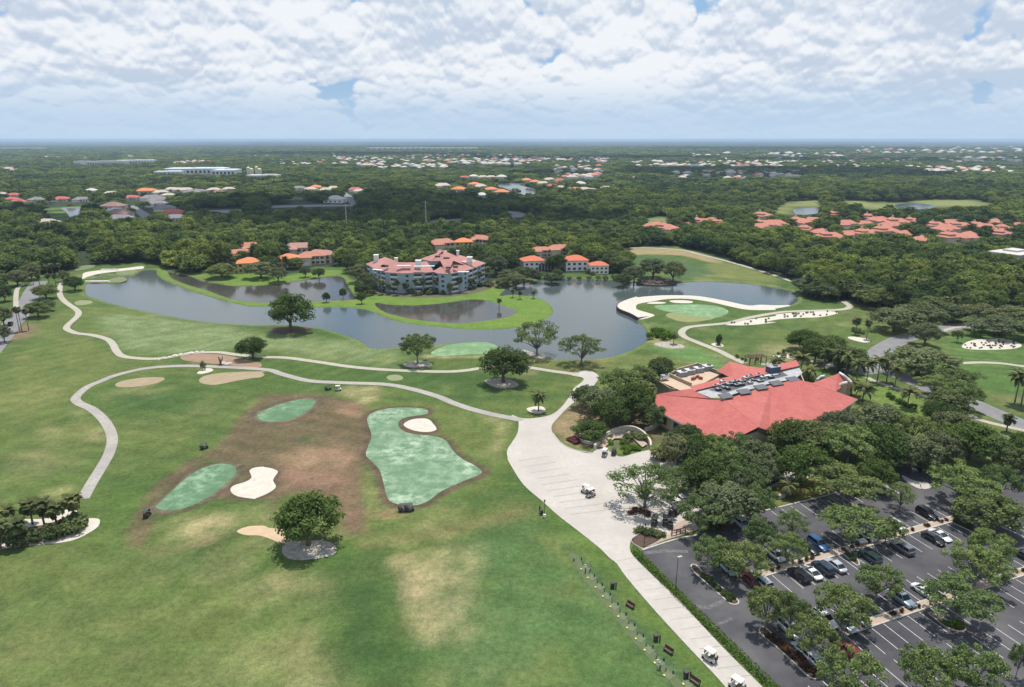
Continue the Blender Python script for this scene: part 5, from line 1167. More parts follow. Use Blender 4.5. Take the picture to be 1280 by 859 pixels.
cro = cbb(cr, 'roof', roof_tiles('condo_tiles', (.50,.235,.205), (.38,.17,.145), (.52,.27,.235))); cbb(cw, 'wall', W_GREY)
nw = 0
for f, nr in ((f1, n1), (f2, n2)):
    for i in range(len(f)-1):
        a, b = f[i], f[i+1]; L = (b-a).length; k = max(1, int(L/5.2)); d = (b-a).normalized(); nn = Vector((-d.y, d.x, 0)); rz = math.atan2(d.y, d.x)
        for j in range(k):
            wide = (j+i) % 2 == 0
            for s in range(4):
                c = a+d*(L*(j+.5)/k)-nn*.12; nw += 1
                mb = MB(); mb.box((c.x, c.y, 1.6+s*2.55), ((3.9 if wide else 1.5), .25, (1.75 if wide else 1.2)), rz)
                if nw <= 96:
                    w_ = cbb(mb, 'balcony_opening' if wide else 'window', GLASS)
                    if wide:
                        m2 = MB(); c2 = c-nn*.16; m2.box((c2.x, c2.y, .95+s*2.55), (4.1, .1, .75), rz); cbb(m2, 'railing', TRIM, w_)
        if i % 2 == 0:
            m3 = MB(); c = a-nn*.05; m3.box((c.x, c.y, CE/2), (.7,.5,CE-.2), rz); cbb(m3, 'pilaster', W_GREY)
for q, w, d, h in [((145,245),3.0,3.0,3.2),((322,262),2.0,2.0,2.4),((520,300),3.4,3.0,3.6),((975,265),3.4,3.0,3.2),((870,185),2,2,1.6)]:
    x, y = cz([q])[0]; p = P(x, y, CE+3); mb = MB(); mb.box((p.x, p.y, CE+2.6+h/2-.9), (w*.8,d*.8,h*.6+2.4)); mb.box((p.x, p.y, CE+2.95+h*.8), (w*.8+.4,d*.8+.4,.3)); cbb(mb, 'chimney', W_WHITE, cro)
for q, w in [((225,300),3.2),((690,215),3.0),((770,230),3.4),((785,315),2.6),((850,308),2.6),((205,300),2)]:
    x, y = cz([q])[0]; p = P(x, y, CE+3); mb = MB(); mb.box((p.x, p.y, CE+2.9), (w,2.0,.9)); cbb(mb, 'skylight', mat('skylight_glass', (.10,.06,.06), .3), cro)
for q, w in [((185,340),12),((390,300),8),((570,305),12),((840,357),17),((965,262),8),((730,172),6)]:
    x, y = cz([q])[0]; zc = CE+.25 if q[1] > 330 else CE+3.4; p = P(x, y, zc); mb = MB(); mb.box((p.x, p.y, zc), (w*.9,1.6,.3), .1 if q[0] > 300 else -.45); cbb(mb, 'flat_canopy', TRIM, cro)
HOUSES.append((cd0.x, cd0.y, 48, .97))
for i, (x, y) in enumerate([(478,368),(487,368),(497,369),(507,368),(520,369),(530,367),(545,367),(575,366),(590,362),(600,358),(610,352),(458,358),(468,364),(563,368),(614,346)]):
    put_palm('sabal', P(x, y), rr.uniform(4.5,7.5), 1.25, 'palm in the planting along the front of the condominium', 'palms in front of the condominium')
for i in range(44):
    t = i/43; x = 455+t*160; y = 370-abs(t-.45)*22+rr.uniform(-3.5,1.5)
    if i < 3: y -= 4
    put_shrub(P(x, y), rr.uniform(3,5), rr.uniform(1.4,2.6), 'dark shrub in the bed along the condominium', 'shrubs in front of the condominium', kind=rr.choice(['dark','dark','green','dark']))
sheet('planting_bed_mulch', [(452,358),(470,364),(500,367),(530,367),(560,366),(590,362),(612,354),(622,348),(628,352),(614,360),(590,367),(560,371),(528,372),(495,371),(465,367)], mat('dark_bed', (.07,.075,.04), .95, (.12,.09,.06)), .05)  # dark green-brown bed along the condominium front
for x, y, w, h_, lb in [(458,352,30,10,'oak at the left end of the condominium'),(450,340,30,10,'oak between the lagoon villas and the condominium'),(452,360,22,7,'low tree on the lawn left of the condominium'),(620,330,34,11,'oak at the right end of the condominium'),(635,345,26,8,'oak beside the marsh right of the condominium'),(628,352,20,5,'low bush right of the condominium')]:
    crown_at(x, y, w, h_, 'oak', lb)
for x, y, w, h_, lb in [(325,335,40,10,'dark oak in front of the half hidden orange villa'),(347,342,26,8,'dark tree between the two orange villas on the bank'),(276,336,40,9,'dark oaks at the left of the lagoon bank'),(381,339,14,6,'small dark tree right of the orange villa'),(398,340,18,6,'small dark tree below the peach villa'),
      (655,340,34,9,'dark tree on the bank left of the lakeside villas'),(645,348,28,8,'dark tree mass by the water left of the lakeside villas'),(690,346,24,6,'bushes below the screened porch of the villa'),(697,340,14,6,'bright green bush left of the tall lakeside villa')]:
    crown_at(x, y, w, h_, 'oak', lb)
for x, y, w in [(668,349,7),(675,350,6),(683,350,6),(692,351,6),(701,351,5),(712,352,4),(724,352,3.5),(736,352,4),(748,352,4),(758,352,5),(768,351,6),(735,344,5),(741,346,4)]:
    put_shrub(P(x, y-2), w, w*.55, 'dark bush on the bank below the lakeside villas', 'bushes below the lakeside villas', kind='dark')
# screened porch
p = P(681, 337); root = empty('screened_porch', p, .2, 'dark screened pool porch beside the left lakeside villa', 'porch')
MB().box((0,0,2.2), (10,7,4.2)).build('screen', mat('screen_mesh', (.07,.075,.08), .6), root)
for i in range(6): MB().box((-4.9+i*1.96, -3.55, 2.2), (.18,.12,4.3)).build('post', TRIM, root)
# low walls by the plaza: curved ramp and planters
STUC = mat('ramp_stucco', (.56,.50,.42), .9, (.46,.40,.33), 1.0)
def low_wall(px, h, label, t=.35, m=None, cat='wall', name='curved_wall', cap=False):
    w = smooth_poly([(p.x, p.y) for p in W(px)], False, 5); o0 = w[0]
    mb = MB(); kerb_loop(mb, [(a-o0[0], b-o0[1]) for a, b in w], h, t, False); o = mb.build(name, m or STUC); o.location = (o0[0], o0[1], .05); tag(o, label, cat)
    return o
low_wall([(743,563),(752,553),(762,545),(775,540),(790,539),(803,545),(812,556),(813,563)], 1.5, 'tall curved cream ramp wall in front of the clubhouse entrance', .5)
low_wall([(753,556),(758,549),(768,543),(782,541)], 1.0, 'inner curved rail wall of the entrance ramp')
low_wall([(718,549),(719,544),(723,543),(721,549),(730,554),(742,556),(750,551)], .8, 'low curved planter wall round the small tree by the plaza')
low_wall([(806,540),(818,536),(825,530),(818,526),(809,524)], 1.2, 'pale curved wall at the top of the entrance ramp')
low_wall([(824,614),(838,616),(850,613),(858,606),(862,600)], .7, 'low tan wall curving round the lime tree by the cart court')
low_wall([(962,622),(972,624),(982,620),(985,612),(982,606)], .9, 'curved cream planter wall in the garden by the lot')
low_wall([(757,563),(755,558),(757,552)], .5, 'yellowish low rim of the entrance planter', m=SANDO)
sheet('ramp_walk', [(744,561),(752,551),(765,544),(786,541),(800,546),(809,557),(803,561),(790,549),(768,550),(756,561)], TANP, .45, smooth=False)
def fence_line(px, h, label, m):
    w = [P(*q) for q in px]; root = empty('garden_fence', w[0], 0, label, 'fence'); o0 = w[0]
    tot = 0
    for a, b in zip(w[:-1], w[1:]):
        L = (b-a).length; n = max(1, int(L/1.6))
        for k in range(n+(b is w[-1])):
            c = a+(b-a)*(k/n)-o0; MB().box((c.x, c.y, h/2), (.12,.12,h)).build('post', m, root)
        mb = MB(); d = b-a; c = (a+b)/2-o0; rz = math.atan2(d.y, d.x)
        for z in (h*.35, h*.65, h*.95): mb.box((c.x, c.y, z), (L,.07,.09), rz)
        mb.build('rail', m, root)
fence_line([(946,607),(955,608),(963,604),(975,599),(990,597),(1008,597)], 1.1, 'white garden fence along the walk beside the lot', TRIM)
fence_line([(934,574),(942,569),(950,565)], 1.1, 'short white fence in the oaks before the clubhouse', TRIM)
fence_line([(836,579),(845,574),(853,570)], 1.1, 'grey railing by the entrance steps under the oaks', STEEL)
# seawall of the white peninsula
low = [(797,398.5),(788,393.5),(773,387),(772,381.5),(780,377),(795,372)]; TZ = 1.0
tipw = [P(x, y-1.5, TZ) for x, y in low]; w = smooth_poly([(p.x, p.y) for p in tipw], False, 5); mb = MB(); o0 = w[0]
kerb_loop(mb, [(a-o0[0], b-o0[1]) for a, b in w], 1.5+TZ+.1, .5, False, z0=-1.5); o = mb.build('seawall', mat('dark_timber', (.06,.05,.045), .9)); o.location = (o0[0], o0[1], 0); tag(o, 'dark timber seawall holding the tip of the white sand peninsula', 'seawall')
inn = [P(x, y, .06) for x, y in [(812,395),(806,391),(797,388),(795,383),(798,379),(804,376)]]
wi = smooth_poly([(p.x, p.y) for p in inn], False, 5); n_ = min(len(w), len(wi)); wa = [w[int(i*(len(w)-1)/(n_-1))] for i in range(n_)]; wb = [wi[int(i*(len(wi)-1)/(n_-1))] for i in range(n_)]
mb = MB(); mb.add([(q[0], q[1], TZ) for q in wa]+[(q[0], q[1], .06) for q in wb], [(i, i+1, n_+i+1, n_+i) for i in range(n_-1)]); mb.build('waste_sand', SANDW)['kind'] = 'structure'
# rocks of the islet and boulders along the path
ROCK = mat('dark_rock', (.10,.09,.085), .95, (.05,.045,.045), 1.0); PALER = mat('pale_rock', (.60,.57,.52), .95, (.45,.42,.38), 1.5)
rp = []
for i in range(5):
    mb = MB(); mb.ball((0,0,0), (1,1.1,.7), 9, seed=i, jit=.45); rp.append(mb.mesh('boulder', ROCK))
pp_ = []
for i in range(4):
    mb = MB(); mb.ball((0,0,0), (1,1.2,.7), 8, seed=20+i, jit=.45); pp_.append(mb.mesh('boulder', PALER))
for i in range(30):
    x = 797+rr.uniform(0,47); y = 353.5+rr.uniform(-1.5,1.3); p = P(x, y); s = rr.uniform(.7,1.7); o = link('boulder', rp[i % 5]); o.location = (p.x,p.y,.1); o.scale = (s*1.3,s,s); o.rotation_euler = (0,0,rr.uniform(0,6)); tag(o, 'dark boulder on the rim of the islet under the two oaks', 'boulder', 'boulders of the islet')
sheet('islet_ground', [(797,354),(810,349),(830,348),(845,351),(843,355),(825,357),(805,356)], MULM, .06)
for x, y, s in [(197,450.5,.8),(205,449,.9),(212,448,.7),(219,446,.9),(226,444.5,.8),(233,443.5,.7),(239,442.8,1),(246,441.5,.8),(253,441,.7)]:
    p = P(x, y-1); o = link('boulder', pp_[int(x) % 4]); o.location = (p.x,p.y,.1); o.scale = (s*1.2,s,s*.8); tag(o, 'small white rock edging the upper cart path', 'boulder', 'white rocks along the upper path')
for x, y, s in [(280,455,.9),(284,456,.8),(287,455,.7)]:
    p = P(x, y); o = link('boulder', pp_[int(x) % 4]); o.location = (p.x,p.y,.15); o.scale = (s,s,s); tag(o, 'white rock beside the bare stump by the lower path', 'boulder', 'white rocks at the stump')
for i in range(14):
    t = i/13; x = 108+t*28; p = P(x, 352.3); o = link('boulder', pp_[i % 4]); o.location = (p.x,p.y,.2); o.scale = (.9,.9,.7); tag(o, 'white stone on the rim of the left lake tongue', 'boulder', 'white stones on the lake tongue')
for i in range(10):
    t = i/9; x = 128+t*20; p = P(x, 337.5); o = link('boulder', pp_[i % 4]); o.location = (p.x,p.y,.2); o.scale = (.9,.9,.7); tag(o, 'white stone on the rim of the upper lake tongue', 'boulder', 'white stones on the upper tongue')
# bare stump and small conifer
mb = MB(); mb.tube([(0,0,0),(0,0,1.2),(-.5,0,3.4)], [.45,.35,.12], 7); mb.tube([(0,0,1),(.7,.1,2.2),(1.0,0,3.6)], [.3,.2,.08], 6); mb.tube([(0,0,1),(.2,.1,2.6)], [.2,.08], 6); mb.tube([(0,0,.3),(-1.6,0,.5)], [.25,.1], 6)
o = mb.build('bare_stump', mat('red_brown_wood', (.17,.08,.06), .9)); o.location = P(276, 457); tag(o, 'forked bare tree stump beside the lower cart path', 'stump')
put_shrub(P(254.5, 463), 2.4, 3.0, 'small round tree in a white ring by the lower cart path', name='small_tree', cat='tree', kind='dark')
# ================================================================ the woods
EXC = [wp(px, False) for px in FARPONDS]+[wp(zz(r, p), False) for r, p in [
  ('E0', [(205,388),(325,385),(330,455),(200,470)]),('E0', [(615,368),(655,372),(760,437),(700,450),(655,418)]),('E0', [(940,392),(1180,385),(1180,418),(960,420)]),
  ('E1', [(1200,398),(1290,402),(1290,445),(1210,440)]),('E2', [(-10,402),(120,420),(60,438),(-10,440)]),('E1', [(60,372),(300,368),(470,368),(470,384),(300,386),(70,392)]),('E1', [(820,448),(1010,436),(1015,454),(830,466)]),
  ('E1', [(420,305),(485,335),(505,375),(455,375),(410,330)]),('E2', [(640,436),(770,426),(780,468),(655,478)]),('E3', [(110,356),(305,352),(305,388),(285,412),(160,420),(60,412)]),
  ('E3', [(400,352),(500,352),(640,362),(800,348),(1060,348),(1140,374),(1100,386),(880,386),(700,398),(540,395),(430,378)]),('E1', [(160,340),(250,340),(260,375),(160,372)]),
  ('E1', [(430,405),(480,410),(480,420),(430,420)]),('A', [(350,-20),(370,-30),(460,-10),(450,50),(370,60)])]]
SUBURB = [wp(zz(r_, p_), False) for r_, p_ in [('E0', [(-20,300),(460,300),(620,285),(1280,275),(1280,345),(930,350),(900,460),(480,460),(440,350),(-20,372)]),('E1', [(0,270),(560,268),(520,380),(160,382),(0,345)]),
  ('E1', [(350,125),(1280,125),(1280,262),(860,262),(820,210),(350,200)]),('E2', [(0,125),(500,125),(500,315),(180,315),(0,262)]),('E2', [(580,150),(1280,140),(1280,262),(780,262),(580,190)]),('E3', [(0,100),(1280,80),(1280,225),(800,225),(560,150),(0,235)]),('E1', [(860,262),(1280,225),(1200,335),(870,300)])]]
def make_points(y0, y1, sp, wmul=.80, seed=1):
    r = np.random.default_rng(seed); X, Y = np.meshgrid(np.arange(-y1*wmul, y1*wmul, sp), np.arange(y0, y1, sp))
    X = X+r.uniform(-.42, .42, X.shape)*sp; Y = Y+r.uniform(-.42, .42, Y.shape)*sp; X = X.ravel(); Y = Y.ravel()
    k = (np.abs(X) < Y*wmul+25) & (Y > y0-sp); X, Y = X[k], Y[k]
    ok = np.ones(len(X), bool)
    ok &= sdist(X, Y, CLEAR) > 2.0
    for w in LAKES_W: ok &= sdist(X, Y, w) > 3.0
    D = np.hypot(X, Y)
    tall = np.ones(len(X))
    for w in EXC:
        cx = sum(p[0] for p in w)/len(w); cy = sum(p[1] for p in w)/len(w); dd = math.hypot(cx, cy); ux, uy = cx/dd, cy/dd
        hide = min(9*dd/78, 160)
        for k_ in (0, .25, .5, .8):
            ok &= sdist(X+ux*hide*k_, Y+uy*hide*k_, w) > 0
    sub_ = np.zeros(len(X), bool)
    for w in SUBURB: sub_ |= sdist(X, Y, w) < 0
    ok &= ~(sub_ & (r.random(len(X)) < .42)); tall = np.where(sub_, .62, tall)
    for hx, hy, rad, prob in HOUSES:
        dd = math.hypot(hx, hy); ux, uy = hx/dd, hy/dd; hide = min((11-4.5)*dd/78, 110)
        s = (X-hx)*(-ux)+(Y-hy)*(-uy); t = np.abs((X-hx)*uy-(Y-hy)*ux)
        inside = (s > -rad*.6) & (s < rad+hide*.9) & (t < rad*1.0)
        core = (X-hx)**2+(Y-hy)**2 < (rad*1.1)**2
        ok &= ~(core | (inside & (r.random(len(X)) < prob)))
        low = inside & ~core; tall = np.where(low, .45, tall)
    return X[ok], Y[ok], tall[ok]
def px_of(X, Y, Z):
    c, s = math.cos(TILT), math.sin(TILT); dz = Z-H; d = Y*c-dz*s; up = Y*s+dz*c
    return CX+F*X/d, CY-F*up/d
X1, Y1, T1 = make_points(300, 640, 8.0, .82, 1)
X2, Y2, T2 = make_points(640, 1150, 9.5, .82, 2)
X3, Y3, T3 = make_points(1150, 2600, 16, .80, 3)
X4, Y4, T4 = make_points(2600, 7500, 34, .80, 4)
# nearer stands left and right of the course
def stand(poly, sp, seed):
    w = wp(poly, False); r = np.random.default_rng(seed); x0, x1 = min(p[0] for p in w), max(p[0] for p in w); y0, y1 = min(p[1] for p in w), max(p[1] for p in w)
    X, Y = np.meshgrid(np.arange(x0, x1, sp), np.arange(y0, y1, sp)); X = (X+r.uniform(-.4,.4,X.shape)*sp).ravel(); Y = (Y+r.uniform(-.4,.4,Y.shape)*sp).ravel()
    k = sdist(X, Y, w) < 0; return X[k], Y[k]
X1 = np.asarray(X1); order = np.argsort(np.hypot(X1, Y1)); X1, Y1, T1 = X1[order], Y1[order], T1[order]
px_, py_ = px_of(X1, Y1, np.full(len(X1), 8.0)); vis = (px_ > -12) & (px_ < 1292)
NIND = 175
cnt = 0; restX, restY, restT = [], [], []
rr = random.Random(9)
WN = vnoise(X1, Y1, 60, 77)
for i in range(len(X1)):
    if vis[i] and cnt < NIND:
        cnt += 1; x, y = px_[i], py_[i]
        zone = ('left of the long lake' if x < 130 else 'behind the long lake and lagoon' if x < 450 else 'behind the condominium' if x < 650 else 'behind the lakeside villas' if x < 860 else 'beyond the far fairway' if x < 1010 else 'at the right of the course')
        kind = 'tall' if rr.random() < .12 else 'wood'
        if abs(x-1138) < 14 and y < 360 and y > 345: kind = 'wood'
        w = rr.uniform(9.5, 14)*(1 if kind == 'wood' else .7); h = rr.uniform(8, 12)*(1.25 if kind == 'tall' else 1)*(T1[i]*.6+.4)
        shade = 'tall narrow' if kind == 'tall' else ('broad' if w > 11.7 else 'round')
        if rr.random() < .12: put_palm('sabal', (X1[i], Y1[i], 0), rr.uniform(6.5, 10), 1.5, 'grey green sabal palm at the wood edge '+zone, 'palms of the wood edge '+zone); restX.append(X1[i]+3.5); restY.append(Y1[i]+6); restT.append(T1[i]); continue
        put_tree(kind, (X1[i], Y1[i], 0), w, h, shade+' green tree at the wood edge '+zone, shade+' trees of the wood edge '+zone)
    else: restX.append(X1[i]); restY.append(Y1[i]); restT.append(T1[i])
crown_at(1137, 350, 24, 10, 'lime', 'yellow green tree standing out in the dark wood at right')
crown_at(305, 284, 10, 10, 'lime', 'bright green tree standing out in the shaded dark wood at left')
# distant woodland: one mass, instanced
protos = bpy.data.collections.new('woodland_trees')
def lod(name, seed, nc, nl, leaf, R, top, base=0.3):
    o = bpy.data.objects.new(name, crown(name, seed, WOODM, R=R, top=top, base=base, nc=nc, nl=nl, leaf=leaf, rc=(.26,.42), hollow=.5)[0]); return o
near_p = bpy.data.collections.new('woodland_near'); far_p = bpy.data.collections.new('woodland_far')
for i in range(5): near_p.objects.link(lod('wood_crown', 100+i, 40, 28, .95, 5.2, 8.0+i*1.1))
for i in range(4): far_p.objects.link(lod('wood_clump', 120+i, 26, 14, 3.0, 10.0, 9.0))
def scatter(name, pts, coll, label=None):
    n = len(pts); me = bpy.data.meshes.new(name); me.vertices.add(n); me.vertices.foreach_set('co', pts[:, :3].astype(np.float32).ravel())
    for an, k in (('sx', 3), ('sz', 4), ('rot', 5)):
        a = me.attributes.new(an, 'FLOAT', 'POINT'); a.data.foreach_set('value', pts[:, k].astype(np.float32))
    o = link(name, me); tag(o, kind='stuff')
    ng = bpy.data.node_groups.new(name, 'GeometryNodeTree'); ng.interface.new_socket('Geometry', in_out='INPUT', socket_type='NodeSocketGeometry'); ng.interface.new_socket('Geometry', in_out='OUTPUT', socket_type='NodeSocketGeometry')
    N = ng.nodes; gi = N.new('NodeGroupInput'); go = N.new('NodeGroupOutput'); ip = N.new('GeometryNodeInstanceOnPoints'); ci = N.new('GeometryNodeCollectionInfo')
    ci.inputs['Collection'].default_value = coll; ci.inputs['Separate Children'].default_value = True; ci.inputs['Reset Children'].default_value = True
    ip.inputs['Pick Instance'].default_value = True
    def att(nm):
        a = N.new('GeometryNodeInputNamedAttribute'); a.data_type = 'FLOAT'; a.inputs['Name'].default_value = nm; return a.outputs[0]
    cs = N.new('ShaderNodeCombineXYZ'); L = ng.links
    L.new(att('sx'), cs.inputs[0]); L.new(cs.inputs[0].links[0].from_socket, cs.inputs[1]); L.new(att('sz'), cs.inputs[2])
    cr_ = N.new('ShaderNodeCombineXYZ'); L.new(att('rot'), cr_.inputs[2])
    L.new(gi.outputs[0], ip.inputs['Points']); L.new(ci.outputs[0], ip.inputs['Instance']); L.new(cs.outputs[0], ip.inputs['Scale']); L.new(cr_.outputs[0], ip.inputs['Rotation'])
    ri = N.new('FunctionNodeRandomValue'); ri.data_type = 'INT'; ri.inputs['Min'].default_value = 0
    for s in ri.inputs:
        if s.name == 'Max' and s.type == 'INT': s.default_value = 20
    outs = [s for s in ri.outputs if s.type == 'INT']; L.new(outs[0], ip.inputs['Instance Index'])
    L.new(ip.outputs[0], go.inputs[0])
    md = o.modifiers.new('scatter', 'NODES'); md.node_group = ng; return o
def pts_of(X, Y, T, s0, s1, h0, h1, seed):
    r = np.random.default_rng(seed); X = np.asarray(X); Y = np.asarray(Y); T = np.asarray(T); n = len(X); wn = vnoise(X, Y, 90, seed)
    s = r.uniform(s0, s1, n)*(.85+.35*wn); h = r.uniform(h0, h1, n)*(.42+1.15*wn)*(T*.7+.3)
    return np.stack([X, Y, np.zeros(n), s, h, r.uniform(0, 6.28, n)], 1)
SX, SY = stand([(1340,415),(1700,415),(2300,560),(2300,800),(1700,700),(1500,600),(1380,545)], 8.5, 31); SX2, SY2 = stand([(-900,420),(-60,385),(-45,420),(-300,520),(-900,560)], 9, 32)
scatter('woodland', np.concatenate([pts_of(SX, SY, np.ones(len(SX)), 1.0, 1.4, .7, 1.1, 15), pts_of(SX2, SY2, np.ones(len(SX2)), 1.0, 1.4, .7, 1.1, 16), pts_of(restX, restY, restT, 1.0, 1.45, .75, 1.2, 5), pts_of(X2, Y2, T2, 1.1, 1.6, .75, 1.2, 6)]), near_p)
scatter('far_woodland', np.concatenate([pts_of(X3, Y3, T3, .95, 1.35, .6, 1.1, 7), pts_of(X4, Y4, T4, 1.9, 2.7, .6, 1.1, 8)]), far_p)
print('TREES', cnt, len(restX), len(X2), len(X3), len(X4))

# ================================================================ sky, sun, air
SUN = Vector((.08, .28, 1.0)).normalized(); ELEV = math.asin(SUN.z); AZ = math.atan2(SUN.x, SUN.y)
w = bpy.data.worlds.new('World'); sc.world = w; w.use_nodes = True; nt = w.node_tree; nt.nodes.clear()
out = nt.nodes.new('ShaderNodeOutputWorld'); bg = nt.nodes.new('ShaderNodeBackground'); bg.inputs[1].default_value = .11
sky = nt.nodes.new('ShaderNodeTexSky'); sky.sky_type = 'NISHITA'; sky.sun_disc = False; sky.sun_elevation = ELEV; sky.sun_rotation = AZ; sky.air_density = 1.0; sky.dust_density = 1.6; sky.ozone_density = 1.5
tc = nt.nodes.new('ShaderNodeTexCoord'); sp = nt.nodes.new('ShaderNodeSeparateXYZ'); nt.links.new(tc.outputs['Generated'], sp.inputs[0])
def mth(op, a, b=None, c=None):
    n = nt.nodes.new('ShaderNodeMath'); n.operation = op
    for i, v in enumerate((a, b, c)):
        if v is None: continue
        if hasattr(v, 'is_linked'): nt.links.new(v, n.inputs[i])
        else: n.inputs[i].default_value = v
    return n.outputs[0]
az = mth('ARCTAN2', sp.outputs[0], sp.outputs[1]); hor = mth('SQRT', mth('ADD', mth('MULTIPLY', sp.outputs[0], sp.outputs[0]), mth('MULTIPLY', sp.outputs[1], sp.outputs[1])))
el = mth('ARCTAN2', mth('MAXIMUM', sp.outputs[2], 0.0), hor)
lv = mth('LOGARITHM', mth('ADD', el, .13), 2.71828)
cv = nt.nodes.new('ShaderNodeCombineXYZ'); nt.links.new(mth('MULTIPLY', az, 3.6), cv.inputs[0]); nt.links.new(mth('MULTIPLY', lv, 1.15), cv.inputs[1]); cv.inputs[2].default_value = 3.7
def off(o):
    m = nt.nodes.new('ShaderNodeVectorMath'); m.operation = 'ADD'; nt.links.new(cv.outputs[0], m.inputs[0]); m.inputs[1].default_value = o; return m.outputs[0]
def wn(scale, detail, rough, o, dist=0.0):
    n = nt.nodes.new('ShaderNodeTexNoise'); n.inputs['Scale'].default_value = scale; n.inputs['Detail'].default_value = detail; n.inputs['Roughness'].default_value = rough; n.inputs['Distortion'].default_value = dist
    nt.links.new(off(o), n.inputs['Vector']); return n.outputs[0]
def vor(scale, o, wob=.35):
    d_ = nt.nodes.new('ShaderNodeTexNoise'); d_.noise_dimensions = '2D'; d_.inputs['Scale'].default_value = scale*1.3; d_.inputs['Detail'].default_value = 2; nt.links.new(off(o), d_.inputs['Vector'])
    ms = nt.nodes.new('ShaderNodeVectorMath'); ms.operation = 'SCALE'; nt.links.new(d_.outputs['Color'], ms.inputs[0]); ms.inputs['Scale'].default_value = wob/scale*1.6
    ad = nt.nodes.new('ShaderNodeVectorMath'); ad.operation = 'ADD'; nt.links.new(off(o), ad.inputs[0]); nt.links.new(ms.outputs[0], ad.inputs[1])
    v_ = nt.nodes.new('ShaderNodeTexVoronoi'); v_.voronoi_dimensions = '2D'; v_.feature = 'F1'; v_.inputs['Scale'].default_value = scale; v_.inputs['Detail'].default_value = 0; nt.links.new(ad.outputs[0], v_.inputs['Vector'])
    q = v_.outputs['Distance']; return mth('SUBTRACT', 1.0, mth('MULTIPLY', mth('MULTIPLY', q, q), 1.5))
def rmp(src, lo, hi, a=0.0, b=1.0, smooth=True):
    r = nt.nodes.new('ShaderNodeMapRange'); r.interpolation_type = 'SMOOTHSTEP' if smooth else 'LINEAR'; nt.links.new(src, r.inputs[0])
    for i, v in enumerate((lo, hi, a, b)): r.inputs[i+1].default_value = v
    return r.outputs[0]
def mixw(f, a, b):
    m = nt.nodes.new('ShaderNodeMix'); m.data_type = 'RGBA'
    for i, v in ((0, f), (6, a), (7, b)):
        if hasattr(v, 'is_linked'): nt.links.new(v, m.inputs[i])
        else: m.inputs[i].default_value = v if i == 0 else (*v, 1)
    return m.outputs[2]
OX, OY = 2.3, 1.4
def height(dx, dy):
    a_ = wn(1.5, 6, .55, (OX+dx, OY+dy, 0), .1); b_ = vor(3.6, (OX+dx+5, OY+dy+1, .5)); e_ = vor(10.0, (OX+dx+2, OY+dy+7, .5)); f_ = vor(24.0, (OX+dx+3, OY+dy+2, .5))
    return mth('ADD', mth('MULTIPLY', a_, .80), mth('ADD', mth('MULTIPLY', b_, .13), mth('ADD', mth('MULTIPLY', e_, .065), mth('MULTIPLY', f_, .018))))
h0 = height(0, 0); h1 = height(0.0, .030)
blue_gap = wn(.9, 2, .5, (11.3, 4.2, 2))
gapf = mth('MULTIPLY', rmp(el, .135, .185), mth('MULTIPLY', mth('MULTIPLY', rmp(az, .06, .16), rmp(az, .36, .50, 1.0, 0.0)), rmp(blue_gap, .30, .45)))
gapf = mth('MAXIMUM', gapf, mth('MULTIPLY', rmp(el, .165, .20), mth('MULTIPLY', rmp(az, -.40, -.34), rmp(az, -.24, -.16, 1.0, 0.0))))
dens = mth('SUBTRACT', mth('SUBTRACT', h0, mth('MULTIPLY', gapf, .11)), rmp(el, .35, .9, 0, .10))  # cover thinned high overhead, out of view, to lower the ambient light
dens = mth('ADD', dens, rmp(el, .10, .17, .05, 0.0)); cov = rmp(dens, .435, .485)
relief = mth('MULTIPLY', mth('SUBTRACT', h0, h1), 8.5)
soft = wn(1.6, 3, .5, (1, 8, 3))
lit = rmp(mth('ADD', mth('ADD', .55, relief), mth('MULTIPLY', mth("SUBTRACT", soft, .5), 1.9)), .05, .95)
WS = 1/.11
ccol = mixw(lit, tuple(v*WS for v in (.56,.65,.78)), tuple(v*WS for v in (.90,.93,.97)))
w.cycles.sampling_method = 'NONE'
haze_c = tuple(v*WS for v in (.56,.72,.90))
low = rmp(el, .0, .085, 1.0, 0.0)
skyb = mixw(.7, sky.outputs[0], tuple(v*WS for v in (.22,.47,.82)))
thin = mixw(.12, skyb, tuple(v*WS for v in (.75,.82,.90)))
c = mixw(mth('MULTIPLY', cov, rmp(el, .01, .09, .30, .97)), thin, ccol)
c = mixw(mth('MULTIPLY', low, .75), c, haze_c)
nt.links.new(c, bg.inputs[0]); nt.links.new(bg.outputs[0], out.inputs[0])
L = bpy.data.lights.new('sun', 'SUN'); L.energy = 5.0; L.angle = math.radians(.53); L.color = (1.0, .955, .89)
so = bpy.data.objects.new('sun', L); COL.objects.link(so); so.rotation_euler = (-SUN).to_track_quat('-Z', 'Y').to_euler(); so.location = (0, 0, 500)
# clouds whose shade lies on the woods
CM = mat('cloud_white', (.85,.86,.88), 1.0, (.8,.82,.85), .002)
def cloud(cx, cy, rx, ry, alt, seed, n=26):
    k = alt/SUN.z; ox, oy = cx+SUN.x*k, cy+SUN.y*k; r = random.Random(seed); mb = MB()
    for i in range(n):
        a = r.uniform(0, 6.28); q = r.random()**.5; s = min(rx, ry)*r.uniform(.28,.5)
        mb.ball((math.cos(a)*q*(rx-s*.8), math.sin(a)*q*(ry-s*.8), r.uniform(0,.3)*s), (s*1.15, s, s*.55), 10, seed=i, jit=.25)
    o = mb.build('cloud', CM, None, True); o.location = (ox, oy, alt); o['kind'] = 'structure'
cloud(-185, 790, 235, 190, 1100, 1, 34); cloud(-60, 690, 190, 80, 1100, 2, 20); cloud(-505, 690, 95, 95, 1100, 12, 12)
cloud(640, 1750, 420, 300, 1400, 3); cloud(1500, 2700, 700, 300, 1500, 4); cloud(-900, 3800, 900, 350, 2000, 5); cloud(300, 3100, 700, 300, 1700, 6)
